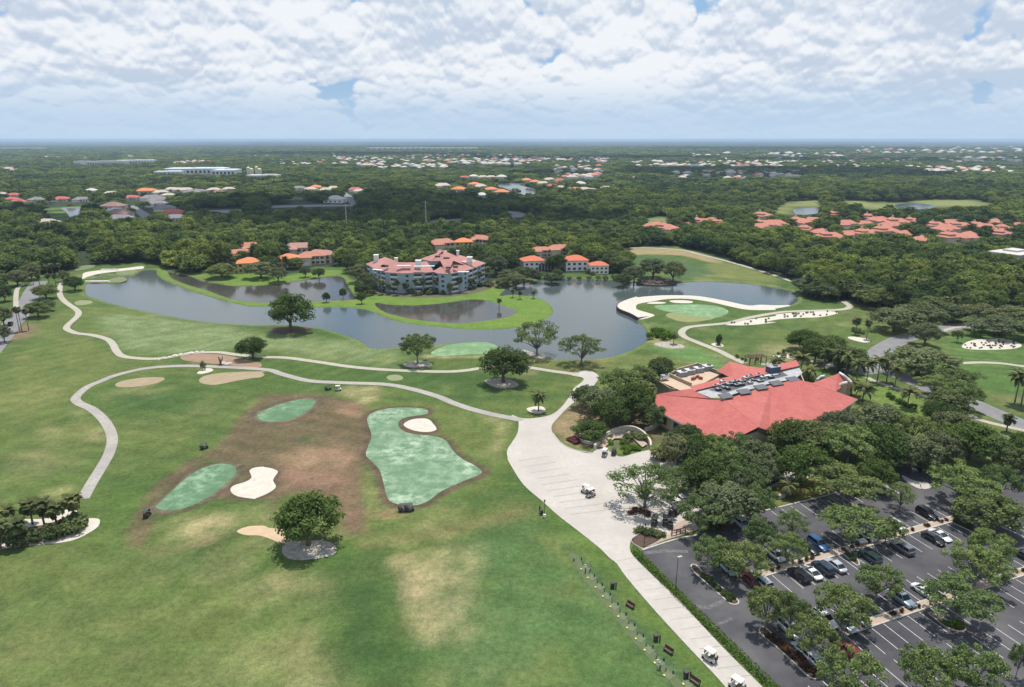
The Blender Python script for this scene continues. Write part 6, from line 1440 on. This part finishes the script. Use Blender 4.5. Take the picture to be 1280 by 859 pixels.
cloud(2500, 6000, 1500, 600, 3000, 7); cloud(-1500, 7500, 2200, 700, 3300, 8); cloud(120, 1650, 160, 130, 1300, 9, 12)
# haze
hz = MB().box((0, 0, 37.5), (62000, 62000, 85)).build('haze', None); hz.data.materials.clear()
m = bpy.data.materials.new('haze_air'); m.use_nodes = True; n2 = m.node_tree; n2.nodes.clear(); o2 = n2.nodes.new('ShaderNodeOutputMaterial'); pv = n2.nodes.new('ShaderNodeVolumePrincipled')
pv.inputs['Color'].default_value = (.58,.77,1.0,1); pv.inputs['Density'].default_value = .000075; pv.inputs['Anisotropy'].default_value = .2
n2.links.new(pv.outputs[0], o2.inputs['Volume']); hz.data.materials.append(m); tag(hz, kind='stuff')
# camera
cd = bpy.data.cameras.new('camera'); cd.sensor_width = 36; cd.lens = F/1280*36; cd.clip_end = 120000; cd.clip_start = .5
co_ = bpy.data.objects.new('camera', cd); COL.objects.link(co_); co_.location = (0, 0, H); co_.rotation_euler = (math.pi/2-TILT, 0, 0); sc.camera = co_
sc.view_settings.view_transform = 'Standard'; sc.view_settings.look = 'None'; sc.view_settings.exposure = 0; sc.view_settings.gamma = 1; sc.view_settings.use_curve_mapping = False
sc.cycles.max_bounces = 6; sc.cycles.diffuse_bounces = 2; sc.cycles.transparent_max_bounces = 8; sc.cycles.volume_bounces = 0; sc.cycles.sample_clamp_indirect = 4
sc.cycles.use_denoising = True
# ================================================================ vehicles, people and small things
PAINTC = dict(black=(.010,.010,.012), white=(.72,.72,.70), silver=(.42,.44,.46), blue=(.02,.075,.20), grey=(.13,.14,.15), lightblue=(.30,.42,.48), darkred=(.16,.015,.018), green=(.02,.04,.035), navy=(.018,.03,.055), greyblue=(.20,.26,.32))
def paint(c): return mat('paint_'+c, PAINTC[c], .3, tuple(v*.93 for v in PAINTC[c]), 1.0, metal=.15, coat=.5, space='obj')
CGL = mat('car_glass', (.012,.016,.02), .06, (.02,.025,.03), 1.0); TYRE = mat('tyre_rubber', (.012,.012,.012), .8); RIM = mat('rim_metal', (.35,.36,.37), .35, metal=.7)
HEADL = mat('headlight_glass', (.65,.68,.70), .1); TAILL = mat('tail_light', (.35,.02,.015), .3)
SHAPES = {}
def car_meshes(kind):
    if kind in SHAPES: return SHAPES[kind]
    L, Wd, belt, top = dict(sedan=(4.75,1.84,.92,1.45), suv=(4.75,1.92,1.06,1.74), coupe=(4.6,1.90,.86,1.28), hatch=(4.3,1.80,.95,1.52))[kind]
    h = L/2
    def sec(x, z0, z1, hw):   # rounded body section
        r = .10; zs = (z1-z0)
        pts = [(-hw+.06,z0),(-hw,z0+.12),(-hw-.0,z0+zs*.55),(-hw+.05,z1-.06),(-hw+.16,z1),(hw-.16,z1),(hw-.05,z1-.06),(hw,z0+zs*.55),(hw,z0+.12),(hw-.06,z0)]
        return [(x, y, z) for y, z in pts]
    b = MB(); hw = Wd/2
    hood = belt-.10 if kind != 'coupe' else belt-.12
    prof = [(-h, .42, .72, hw*.72), (-h+.10, .28, belt-.18, hw*.88), (-h+.45, .22, belt-.03, hw*.97), (-h*.35, .20, belt, hw), (h*.30, .20, belt, hw), (h*.52, .20, hood, hw*.985), (h-.45, .22, hood-.10, hw*.95), (h-.12, .28, hood-.22, hw*.86), (h, .40, hood-.34, hw*.70)]
    if kind in ('suv','hatch'): prof[0] = (-h, .42, belt-.2, hw*.82); prof[1] = (-h+.10, .28, belt-.02, hw*.93); prof[2] = (-h+.45, .22, belt, hw*.98)
    b.loft([sec(*p) for p in prof]); body = b.mesh('body', [TRIM], True)
    # glasshouse
    if kind == 'suv': x = (-h+.18, -h+.45, h*.12, h*.42)
    elif kind == 'hatch': x = (-h+.22, -h+.62, h*.15, h*.50)
    elif kind == 'coupe': x = (-h+.75, -h*.25, h*.10, h*.50)
    else: x = (-h+.62, -h*.42, h*.16, h*.50)
    g = MB(); lo = hw*.93; hi = hw*.74; zt = top-.07
    g.add([(x[0],-lo*.94,belt-.03),(x[3],-lo*.94,belt-.05),(x[3],lo*.94,belt-.05),(x[0],lo*.94,belt-.03),(x[1],-hi,zt),(x[2],-hi,zt),(x[2],hi,zt),(x[1],hi,zt)], [(0,1,5,4),(1,2,6,5),(2,3,7,6),(3,0,4,7),(4,5,6,7)])
    glass = g.mesh('window_glass', [CGL])
    r = MB(); r.add([(x[1]-.05,-hi-.02,zt-.02),(x[2]+.05,-hi-.02,zt-.02),(x[2]+.05,hi+.02,zt-.02),(x[1]-.05,hi+.02,zt-.02),(x[1]+.1,-hi*.85,top),(x[2]-.1,-hi*.85,top),(x[2]-.1,hi*.85,top),(x[1]+.1,hi*.85,top)], [(0,1,5,4),(1,2,6,5),(2,3,7,6),(3,0,4,7),(4,5,6,7)])
    for s in (-1, 1):       # pillars
        for xa, xb in ((x[0], x[1]), (x[3], x[2])):
            r.tube([(xa, s*lo*.95, belt-.02), (xb, s*hi*1.02, zt)], .045, 4)
        xm = (x[1]+x[2])/2; r.tube([(xm, s*(lo*.96), belt-.02), (xm, s*(hi*1.03), zt)], .04, 4)
    roof = r.mesh('roof', [TRIM])
    w = MB(); w.tube([(0,-.12,0),(0,.12,0)], .34, 14); wheel = w.mesh('wheel', [TYRE], False)
    w = MB(); w.tube([(0,-.13,0),(0,.13,0)], .20, 10); rim = w.mesh('rim', [RIM], False)
    hl = MB().box((0,0,0), (.14,.36,.13)).mesh('headlight', [HEADL]); tl = MB().box((0,0,0), (.10,.34,.16)).mesh('tail_light', [TAILL])
    mi = MB().box((0,0,0), (.16,.2,.14)).mesh('mirror', [TRIM])
    SHAPES[kind] = (body, glass, roof, wheel, rim, hl, tl, mi, h, hw, x, belt, hood); return SHAPES[kind]
def put_car(kind, colour, px, py, rz, label, group=None, world=None):
    body, glass, roof, wheel, rim, hl, tl, mi, h, hw, x, belt, hood = car_meshes(kind); pm = paint(colour)
    p = world or P(px, py, .75); root = empty('parked_car', (p.x, p.y, .06), rz, label, 'car', group)
    def painted(nm, me):
        o = link(nm, me, root); o.material_slots[0].link = 'OBJECT'; o.material_slots[0].material = pm; return o
    painted('body', body); painted('roof', roof); link('window_glass', glass, root)
    for sx in (-h*.60, h*.60):
        for sy in (-1, 1):
            o = link('wheel', wheel, root, (sx, sy*(hw-.10), .34)); q = link('rim', rim, o)
    for sy in (-1, 1):
        link('headlight', hl, root, (h-.10, sy*hw*.62, hood-.30)); link('tail_light', tl, root, (-h+.05, sy*hw*.66, belt-.25))
        o = painted('mirror', mi); o.location = (x[3]-.35, sy*(hw+.06), belt+.02)
    return root
AV = math.atan2(V.y, V.x); AR = AV+math.pi
CARS = [('suv','silver',928.6,655,AV,'silver SUV under the oaks at the left end of the upper stalls'),('suv','blue',1023,679.5,AV,'blue SUV nose to the upper median'),('sedan','black',1011.5,683.5,AV,'black sedan beside the blue SUV'),('hatch','white',970,693,AV,'white car half under the oak above the reddish bushes'),
 ('suv','black',999,718,AR,'black SUV, leftmost of four below the upper median'),('coupe','white',1014.5,714.5,AR,'white coupe between two dark SUVs below the upper median'),('suv','navy',1029,709.5,AR,'dark navy SUV between the white coupe and the silver sedan'),('sedan','silver',1044.5,705.5,AR,'silver sedan, rightmost of four below the upper median'),
 ('sedan','lightblue',909.5,708.5,AV,'light blue sedan above the left planter'),('suv','silver',952.5,727,AR,'silver SUV with roof rails beside the left planter'),('sedan','darkred',938,723,AR,'dark red car half hidden by bushes left of the silver SUV'),('sedan','black',954,660.5,AV,'black sedan in shade at the upper left of the lot'),
 ('sedan','grey',925,704,AV,'dark grey car under the oak beside the light blue sedan'),('suv','black',1159,641.5,AV,'long black SUV nose to the right part of the upper median'),('coupe','white',1175.5,668,AV,'white coupe at the right of the upper median'),('sedan','black',1167,672.5,AV,'black sedan touching the white coupe at right'),
 ('suv','grey',1128,684.5,AR,'dark grey SUV with a glass roof below the upper median'),('suv','blue',1099,609.5,AV,'blue car in the accessible bay under the oak'),('sedan','white',1070,670,AV,'white car glimpsed through the bright oak, left one'),('hatch','white',1120,656,AV,'white car glimpsed through the foliage near the small open tree'),
 ('suv','green',1087,695.5,AR,'dark green SUV in tree shade below the upper median'),('coupe','white',1155.5,738,AV,'white coupe above the lower median at right'),('suv','greyblue',1128,748,AV,'grey blue SUV nose to the lower median'),('suv','white',1031.5,773,AV,'white SUV between the two big oaks of the lower lot'),
 ('sedan','silver',1056,778,AV,'silver car mostly hidden by the oak near the lower median'),('hatch','grey',1074,771.5,AV,'bronze grey hatchback at the end of the lower median'),('suv','darkred',1061,813,AR,'dark red SUV in shade below the lower median'),('sedan','silver',1017,822,AR,'silver sedan beside the long lower left planter'),
 ('suv','silver',988,786,AV,'silver grey SUV under the leaning oak of the lower lot'),('sedan','white',1083,668,AV,'white sedan under the wide bright oak, right one'),('sedan','black',1279,693,AR,'black car cut by the right edge of the lot'),('hatch','silver',1005,812,AR,'silver hatchback left of the silver sedan by the planter')]
for a in CARS: put_car(*a[:5], a[5])
p = P(716, 549, .75); put_car('hatch', 'darkred', 716, 549, 2.2, 'dark red car parked against the round planter by the plaza')
p = P(13, 404, .7); put_car('sedan', 'navy', 13, 404, 2.1, 'dark car on the road at the left edge')
# golf carts
CARTW = mat('cart_cream', (.68,.64,.56), .5); CARTB = mat('cart_body_dark', (.03,.035,.045), .4, coat=.4); SEAT = mat('cart_seat', (.16,.12,.09), .7)
cartmesh = {}
def cart_parts(dark):
    if dark in cartmesh: return cartmesh[dark]
    bm_ = CARTB if dark else CARTW; out = []
    b = MB(); b.loft([[(x, -hw_, z0), (x, hw_, z0), (x, hw_*.9, z1), (x, -hw_*.9, z1)] for x, z0, z1, hw_ in ((-1.18,.35,.80,.52),(-1.0,.28,.86,.60),(-.35,.26,.80,.60),(-.30,.26,.42,.60),(.45,.26,.40,.60),(.55,.26,.86,.58),(.95,.28,.74,.54),(1.20,.36,.52,.42))]); out.append(('body', b.mesh('body', bm_), (0,0,0)))
    s = MB(); s.box((-.35,0,.78), (.50,1.06,.16)); s.box((-.60,0,1.05), (.12,1.06,.45)); out.append(('seat', s.mesh('seat', SEAT), (0,0,0)))
    r = MB(); r.box((0,0,0), (1.75,1.22,.07), taper=.93); out.append(('roof', r.mesh('roof', mat('dark_canopy', (.05,.05,.05), .6) if dark else CARTW), (-.05,0,1.90)))
    for sx in (-.82, .68):
        for sy in (-.5, .5):
            q = MB(); q.tube([(sx*(1.05),sy,.75),(sx,sy,1.88)], .025, 5); out.append(('post', q.mesh('post', DARKM), (0,0,0)))
    wv = MB(); wv.box((0,0,0), (.03,1.0,.75)); o_ = wv.mesh('windscreen', CGL); out.append(('windscreen', o_, (.70,0,1.35)))
    for sx in (-.78, .80):
        for sy in (-.52, .52):
            q = MB(); q.tube([(0,-.09,0),(0,.09,0)], .23, 12); out.append(('wheel', q.mesh('wheel', TYRE), (sx,sy,.23)))
    bg_ = MB(); bg_.tube([(-1.15,-.22,.55),(-1.25,-.22,1.35)], .15, 8); bg_.tube([(-1.15,.22,.55),(-1.25,.22,1.35)], .15, 8); out.append(('bag_rack', bg_.mesh('bag_rack', DARKM), (0,0,0)))
    cartmesh[dark] = out; return out
def put_cart(px, py, rz, label, dark=False, group=None, z=.07):
    p = P(px, py, .9); root = empty('golf_cart', (p.x, p.y, z), rz, label, 'golf cart', group)
    for nm, me, lc in cart_parts(dark): link(nm, me, root, lc)
    return root
for a in [(732.5,611.5,2.6,'left cream golf cart of the pair stopped on the plaza',False),(738.5,616,.6,'right cream golf cart of the pair stopped on the plaza',False),(887,819,2.3,'cream roofed golf cart driving on the long concrete drive',False),(921,855,2.3,'cream roofed golf cart at the bottom end of the drive',False),
          (756,566,1.2,'small white cart parked at the entrance planter',False),(767.5,564,1.3,'dark golf cart beside the entrance planter',True),(410,484,.4,'dark utility cart on the grass below the path',True),(422.5,485,.2,'low cream utility cart right of the dark one on the grass',False),
          (255,557,.7,'dark mower cart on the grass left of the brown area',True),(183.5,641,1.6,'dark mower at the lower end of the brown strip',True),(504,634.5,.1,'dark cart at the foot of the big green, left one',True),(512,634,.2,'dark cart at the foot of the big green, right one',True),
          (842,640,.6,'dark golf cart in the shaded cart court, leftmost of three',True),(848,636,.6,'dark golf cart in the shaded cart court, middle of three',True),(854,632,.6,'dark golf cart in the shaded cart court, rightmost of three',True),(818,651,1.2,'golf cart under the open oak, left one',True),(832,651,1.4,'golf cart under the open oak, middle one',True),(838,654,1.4,'golf cart under the open oak, right one',True),
          (845,629,2.0,'cream golf cart in the sunlit patch of the cart court',False),(852,625,2.0,'cream golf cart at the back of the cart court',False)]:
    o = put_cart(a[0], a[1], a[2], a[3], a[4])
    if a[0] < 600: o.scale = (.85,.85,.85)
# people: one continuous skinned body, clothing colours by region of the body
SKIN = mat('skin', (.45,.28,.20), .6); HAIR = mat('dark_hair', (.03,.02,.015), .8)
def person(loc, rz, shirt, trousers, label, pose='stand', club=False, hat=None):
    J = dict(pelvis=(0,0,.95), chest=(.03,0,1.28), neck=(.05,0,1.50), head=(.08,0,1.62), crown=(.08,0,1.76))
    if pose == 'swing':
        J = dict(pelvis=(-.08,0,.92), chest=(.14,0,1.20), neck=(.30,0,1.38), head=(.38,0,1.47), crown=(.44,0,1.60))
    ch = Vector(J['chest']); nk = Vector(J['neck']); pv = Vector(J['pelvis'])
    verts = [pv, ch, nk, Vector(J['head']), Vector(J['crown'])]; ed = [(0,1),(1,2),(2,3),(3,4)]; rad = [(.15,.12),(.17,.12),(.055,.055),(.095,.085),(.06,.06)]
    for s in (-1, 1):
        k = len(verts); st = .12 if pose == 'stand' else .22
        verts += [pv+Vector((0,s*.09,-.05)), Vector((.05,s*st*.9,.50)), Vector((0 if pose == 'stand' else .02,s*st,.08)), Vector((.17,s*st*1.05,.04))]
        ed += [(0,k),(k,k+1),(k+1,k+2),(k+2,k+3)]; rad += [(.10,.10),(.065,.065),(.045,.045),(.035,.03)]
        k = len(verts); sh = ch+Vector((.01,s*.19,.14))
        if pose == 'swing': el_ = sh+Vector((.10,-s*.03,-.27)); hd_ = Vector((.42,s*.03,.86))
        else: el_ = sh+Vector((0,s*.07,-.30)); hd_ = sh+Vector((.12,s*.06,-.54))
        verts += [sh, el_, hd_]; ed += [(1,k),(k,k+1),(k+1,k+2)]; rad += [(.06,.06),(.045,.045),(.032,.032)]
        for f in range(5):     # fingers
            q = hd_+Vector((.02+.012*(f-2)*.5, (f-2)*.014*1.0, -.09 if f else -.05)); q = q if f else hd_+Vector((.05,-s*.02,-.04))
            verts.append(q); ed.append((k+2, len(verts)-1)); rad.append((.009,.009))
    me = bpy.data.meshes.new('person'); me.from_pydata([tuple(v) for v in verts], ed, []); ob = link('person', me)
    sk = ob.modifiers.new('skin', 'SKIN'); sk.use_smooth_shade = True
    for i, r in enumerate(rad): me.skin_vertices[0].data[i].radius = r; me.skin_vertices[0].data[i].use_root = (i == 0)
    ss = ob.modifiers.new('sub', 'SUBSURF'); ss.levels = 1; ss.render_levels = 1
    dg = bpy.context.evaluated_depsgraph_get(); ev = ob.evaluated_get(dg); m2 = bpy.data.meshes.new_from_object(ev); ob.modifiers.clear(); ob.data = m2
    m2.materials.clear()
    for mm in (shirt, trousers, SKIN): m2.materials.append(mm)
    for pl in m2.polygons:
        c = pl.center; z = c.z
        arm = (Vector((c.x, c.y, 0))-Vector((ch.x, 0, 0))).length > .20 and z > .78
        low_arm = z < ch.z-.02 and ((pose == 'stand' and abs(c.y) > .20 and z > .70) or (pose == 'swing' and c.x > .26 and z > .72))
        pl.material_index = 2 if (z > nk.z-.03 or low_arm) else (1 if z < pv.z+.02 else 0); pl.use_smooth = True
    ob.location = loc; ob.rotation_euler = (0,0,rz); tag(ob, label, 'person')
    hm = MB(); hc = Vector(J['crown']); hm.ball(tuple(hc+Vector((-.02,0,-.04))), (.115,.10,.085), 10); hm.build('cap' if hat else 'hair', hat or HAIR, ob, True)
    if hat: MB().box(tuple(hc+Vector((.12,0,-.06))), (.12,.14,.02)).build('cap_brim', hat, ob)
    return ob
WSH = mat('white_shirt', (.72,.72,.72), .8); DTR = mat('dark_trousers', (.04,.045,.06), .8); GSH = mat('grey_shirt', (.30,.33,.38), .8); LTR = mat('light_shorts', (.45,.42,.36), .8); BSH = mat('black_shirt', (.03,.03,.035), .8)
person(P(732, 716), 2.5, WSH, DTR, 'person in a white shirt standing at the driving range', hat=WSH)
person(P(738.5, 712), 3.4, GSH, LTR, 'person in a grey shirt standing right behind the white shirted one')
pg = person(P(825, 837), 2.5, GSH, DTR, 'person in a light blue grey shirt bent over a golf shot', 'swing', hat=WSH)
person(P(674.5, 641), 1.0, BSH, DTR, 'person in black standing on the grass beside the plaza post')
p = P(825, 837); o = MB().tube([(0,0,0),(.55,0,-.86)], [.015,.012], 5).box((.60,0,-.87), (.10,.05,.06)).build('golf_club', STEEL); o.location = (p.x+math.cos(2.5)*.42, p.y+math.sin(2.5)*.42, .90); o.rotation_euler = (0,0,2.5); tag(o, 'thin golf club held by the bent over person', 'golf club')
# driving range gear
YEL = mat('yellow_basket', (.70,.68,.06), .6)
tees = [(335,280),(367,322),(405,368),(440,412),(477,462),(515,510),(558,565),(600,618),(643,673),(692,735),(738,796),(830,838)]
bas = []
b_ = MB(); b_.tube([(0,0,0),(0,0,.30)], [.26,.34], 12, cap=False); b_.add([( .26*math.cos(t), .26*math.sin(t), .02) for t in (k*math.pi/6 for k in range(12))], [tuple(range(12))]); bme = b_.mesh('rim', YEL)
b2 = MB(); b2.ball((0,0,.20), (.27,.27,.16), 10, seed=2, jit=.2); ball_me = b2.mesh('balls', mat('yellow_balls', (.78,.76,.20), .6))
for i, (a, b) in enumerate(tees):
    x, y = z1('H2', a, b); root = empty('ball_basket', P(x, y), 0, 'yellow basket of range balls at a hitting spot of the driving range', 'basket', 'yellow ball baskets on the range'); link('rim', bme, root); link('balls', ball_me, root); root.scale = (.62,.62,.7)
st = MB(); st.tube([(-.3,0,0),(-.05,0,.95)], .025, 5); st.tube([(.3,0,0),(.05,0,.95)], .025, 5); st.tube([(0,.3,0),(0,.05,.95)], .025, 5); stm = st.mesh('frame', DARKM)
st = MB(); st.tube([(0,0,.25),(0,.05,.6),(0,.05,1.0)], [.14,.17,.15], 9); stb = st.mesh('bin', mat('dark_green_bin', (.02,.035,.03), .6))
for i, (a, b) in enumerate([(300,240),(338,235),(400,315),(437,357),(475,405),(513,452),(553,503),(595,553),(637,605),(683,660),(735,722),(780,785)]):
    x, y = z1('H2', a, b); root = empty('bag_stand', P(x, y), i, 'small dark bag stand beside a hitting spot', 'bag stand', 'bag stands of the driving range'); link('frame', stm, root); link('bin', stb, root); root.scale = (.75,.75,.62)
HM = mat('hitting_mat_turf', (.13,.155,.085), .95, (.10,.125,.065), 2)
hm_ = MB().box((0,0,.015), (1.5,1.5,.03)).mesh('hitting_mat', HM)
for i, (a, b) in enumerate(tees):
    x, y = z1('H2', a+20, b-4); o = link('hitting_mat', hm_); o.location = P(x, y, .03); o.rotation_euler = (0,0,-.85); tag(o, 'square pale turf mat between a yellow basket and a bag stand', 'mat', 'hitting mats of the driving range')
for i, (a, b) in enumerate(tees):
    x, y = z1('H2', a+8, b-26); p_ = P(x, y, 0); o = MB().tube([(0,0,0),(0,0,.45)], .05, 6).box((0,0,.47), (.30,.22,.10)).build('bay_marker', DARKM); o.location = p_; tag(o, 'tiny dark marker between two hitting spots', 'marker', 'bay markers of the driving range')
for i, (a, b) in enumerate([(487,368),(697,624),(843,802)]):
    x, y = z1('H2', a, b); root = empty('litter_bin', P(x, y), .3, ['dark litter bin highest along the range','dark litter bin beside the middle range bench','dark litter bin lowest along the range'][i], 'bin')
    MB().box((0,0,.5), (.55,.55,1.0), taper=1.1).build('body', DARKM, root); MB().box((0,0,1.08), (.7,.7,.12)).build('lid', DARKM, root); MB().tube([(.5,-.4,0),(.5,-.4,1.3)], .12, 8).build('ball_washer', DARKM, root)
WOODB = mat('bench_brown', (.10,.055,.045), .7)
def bench(px, py, rz, label):
    root = empty('park_bench', P(px, py), rz, label, 'bench')
    MB().box((0,0,.45), (1.7,.5,.07)).build('seat', WOODB, root); MB().box((0,.28,.75), (1.7,.07,.55)).build('backrest', WOODB, root)
    for s in (-.75, .75): MB().box((s,0,.21), (.08,.45,.42)).build('leg', DARKM, root); MB().box((s,0,.65), (.07,.5,.06)).build('armrest', WOODB, root)
ba = math.radians(-50)
bench(z1('H2',572,462)[0], z1('H2',572,462)[1], ba, 'brown slatted bench highest along the driving range'); bench(z1('H2',757,682)[0], z1('H2',757,682)[1], ba, 'brown slatted bench in the middle of the driving range'); bench(z1('H2',885,832)[0], z1('H2',885,832)[1], ba, 'brown slatted bench at the bottom of the driving range')
# range ropes on low posts
# lamp posts
def lamp(px, py, h, label, head='box', m=None):
    root = empty('street_lamp', P(px, py), .3, label, 'lamp'); m = m or DARKM
    MB().tube([(0,0,0),(0,0,.5),(0,0,h)], [.11,.07,.05], 8).build('post', m, root)
    if head == 'box': MB().box((.35,0,h), (.8,.35,.14)).build('lamp_head', mat('lamp_head_pale', (.55,.45,.40), .6), root); MB().tube([(0,0,h-.02),(.3,0,h)], .04, 6).build('arm', m, root)
    else: MB().tube([(0,0,h),(0,0,h+.35),(0,0,h+.55)], [.16,.20,.05], 8).build('lantern', m, root)
lamp(844.5, 736, 6.6, 'tall slim lamp post in the parking lot beside the hedge'); lamp(680.5, 645, 3.4, 'black lantern post on the grass beside the plaza', 'lantern')
lamp(805.5, 680, 4.2, 'slim lamp post on the island at the plaza mouth', 'lantern'); lamp(1150.5, 609, 4.0, 'slim sign post on the concrete pad of the lot', 'lantern')
root = empty('litter_bin', P(677, 643), .2, 'dark green litter bin beside the lantern post', 'bin'); MB().box((0,0,.5), (.6,.6,1.0)).build('body', DARKM, root); MB().box((0,0,1.06), (.7,.7,.1)).build('lid', DARKM, root)
root = empty('ball_box', P(680.5, 646.5), .2, 'small white box at the foot of the lantern post', 'box'); MB().box((0,0,.3), (.5,.4,.6)).build('body', TRIM, root); MB().box((0,0,.63), (.55,.45,.06)).build('lid', TRIM, root)
# timber gate / bench frame at the tan walk
root = empty('timber_rail', P(848, 668), .35, 'brown timber rail frame on the tan walk at the lot corner', 'rail')
for s in (-1.6, -.5, .5, 1.6): MB().box((s,0,.6), (.16,.16,1.2)).build('post', WOODB, root)
MB().box((0,0,1.2), (3.6,.2,.16)).build('rail', WOODB, root); MB().box((0,0,.6), (3.6,.08,.12)).build('rail', WOODB, root)
# wheel stops
for i, (x, y) in enumerate([(1176,723),(1253,844),(1117,655)]):
    p = P(x, y); o = MB().box((0,0,.08), (1.8,.25,.15), taper=.9).build('wheel_stop', KERB); o.location = (p.x,p.y,.07); o.rotation_euler = (0,0,AV if i < 2 else .3); tag(o, ['white wheel stop at a stall above the lower median','white wheel stop near the big bottom oaks','white wheel stop below the small open tree'][i], 'wheel stop')
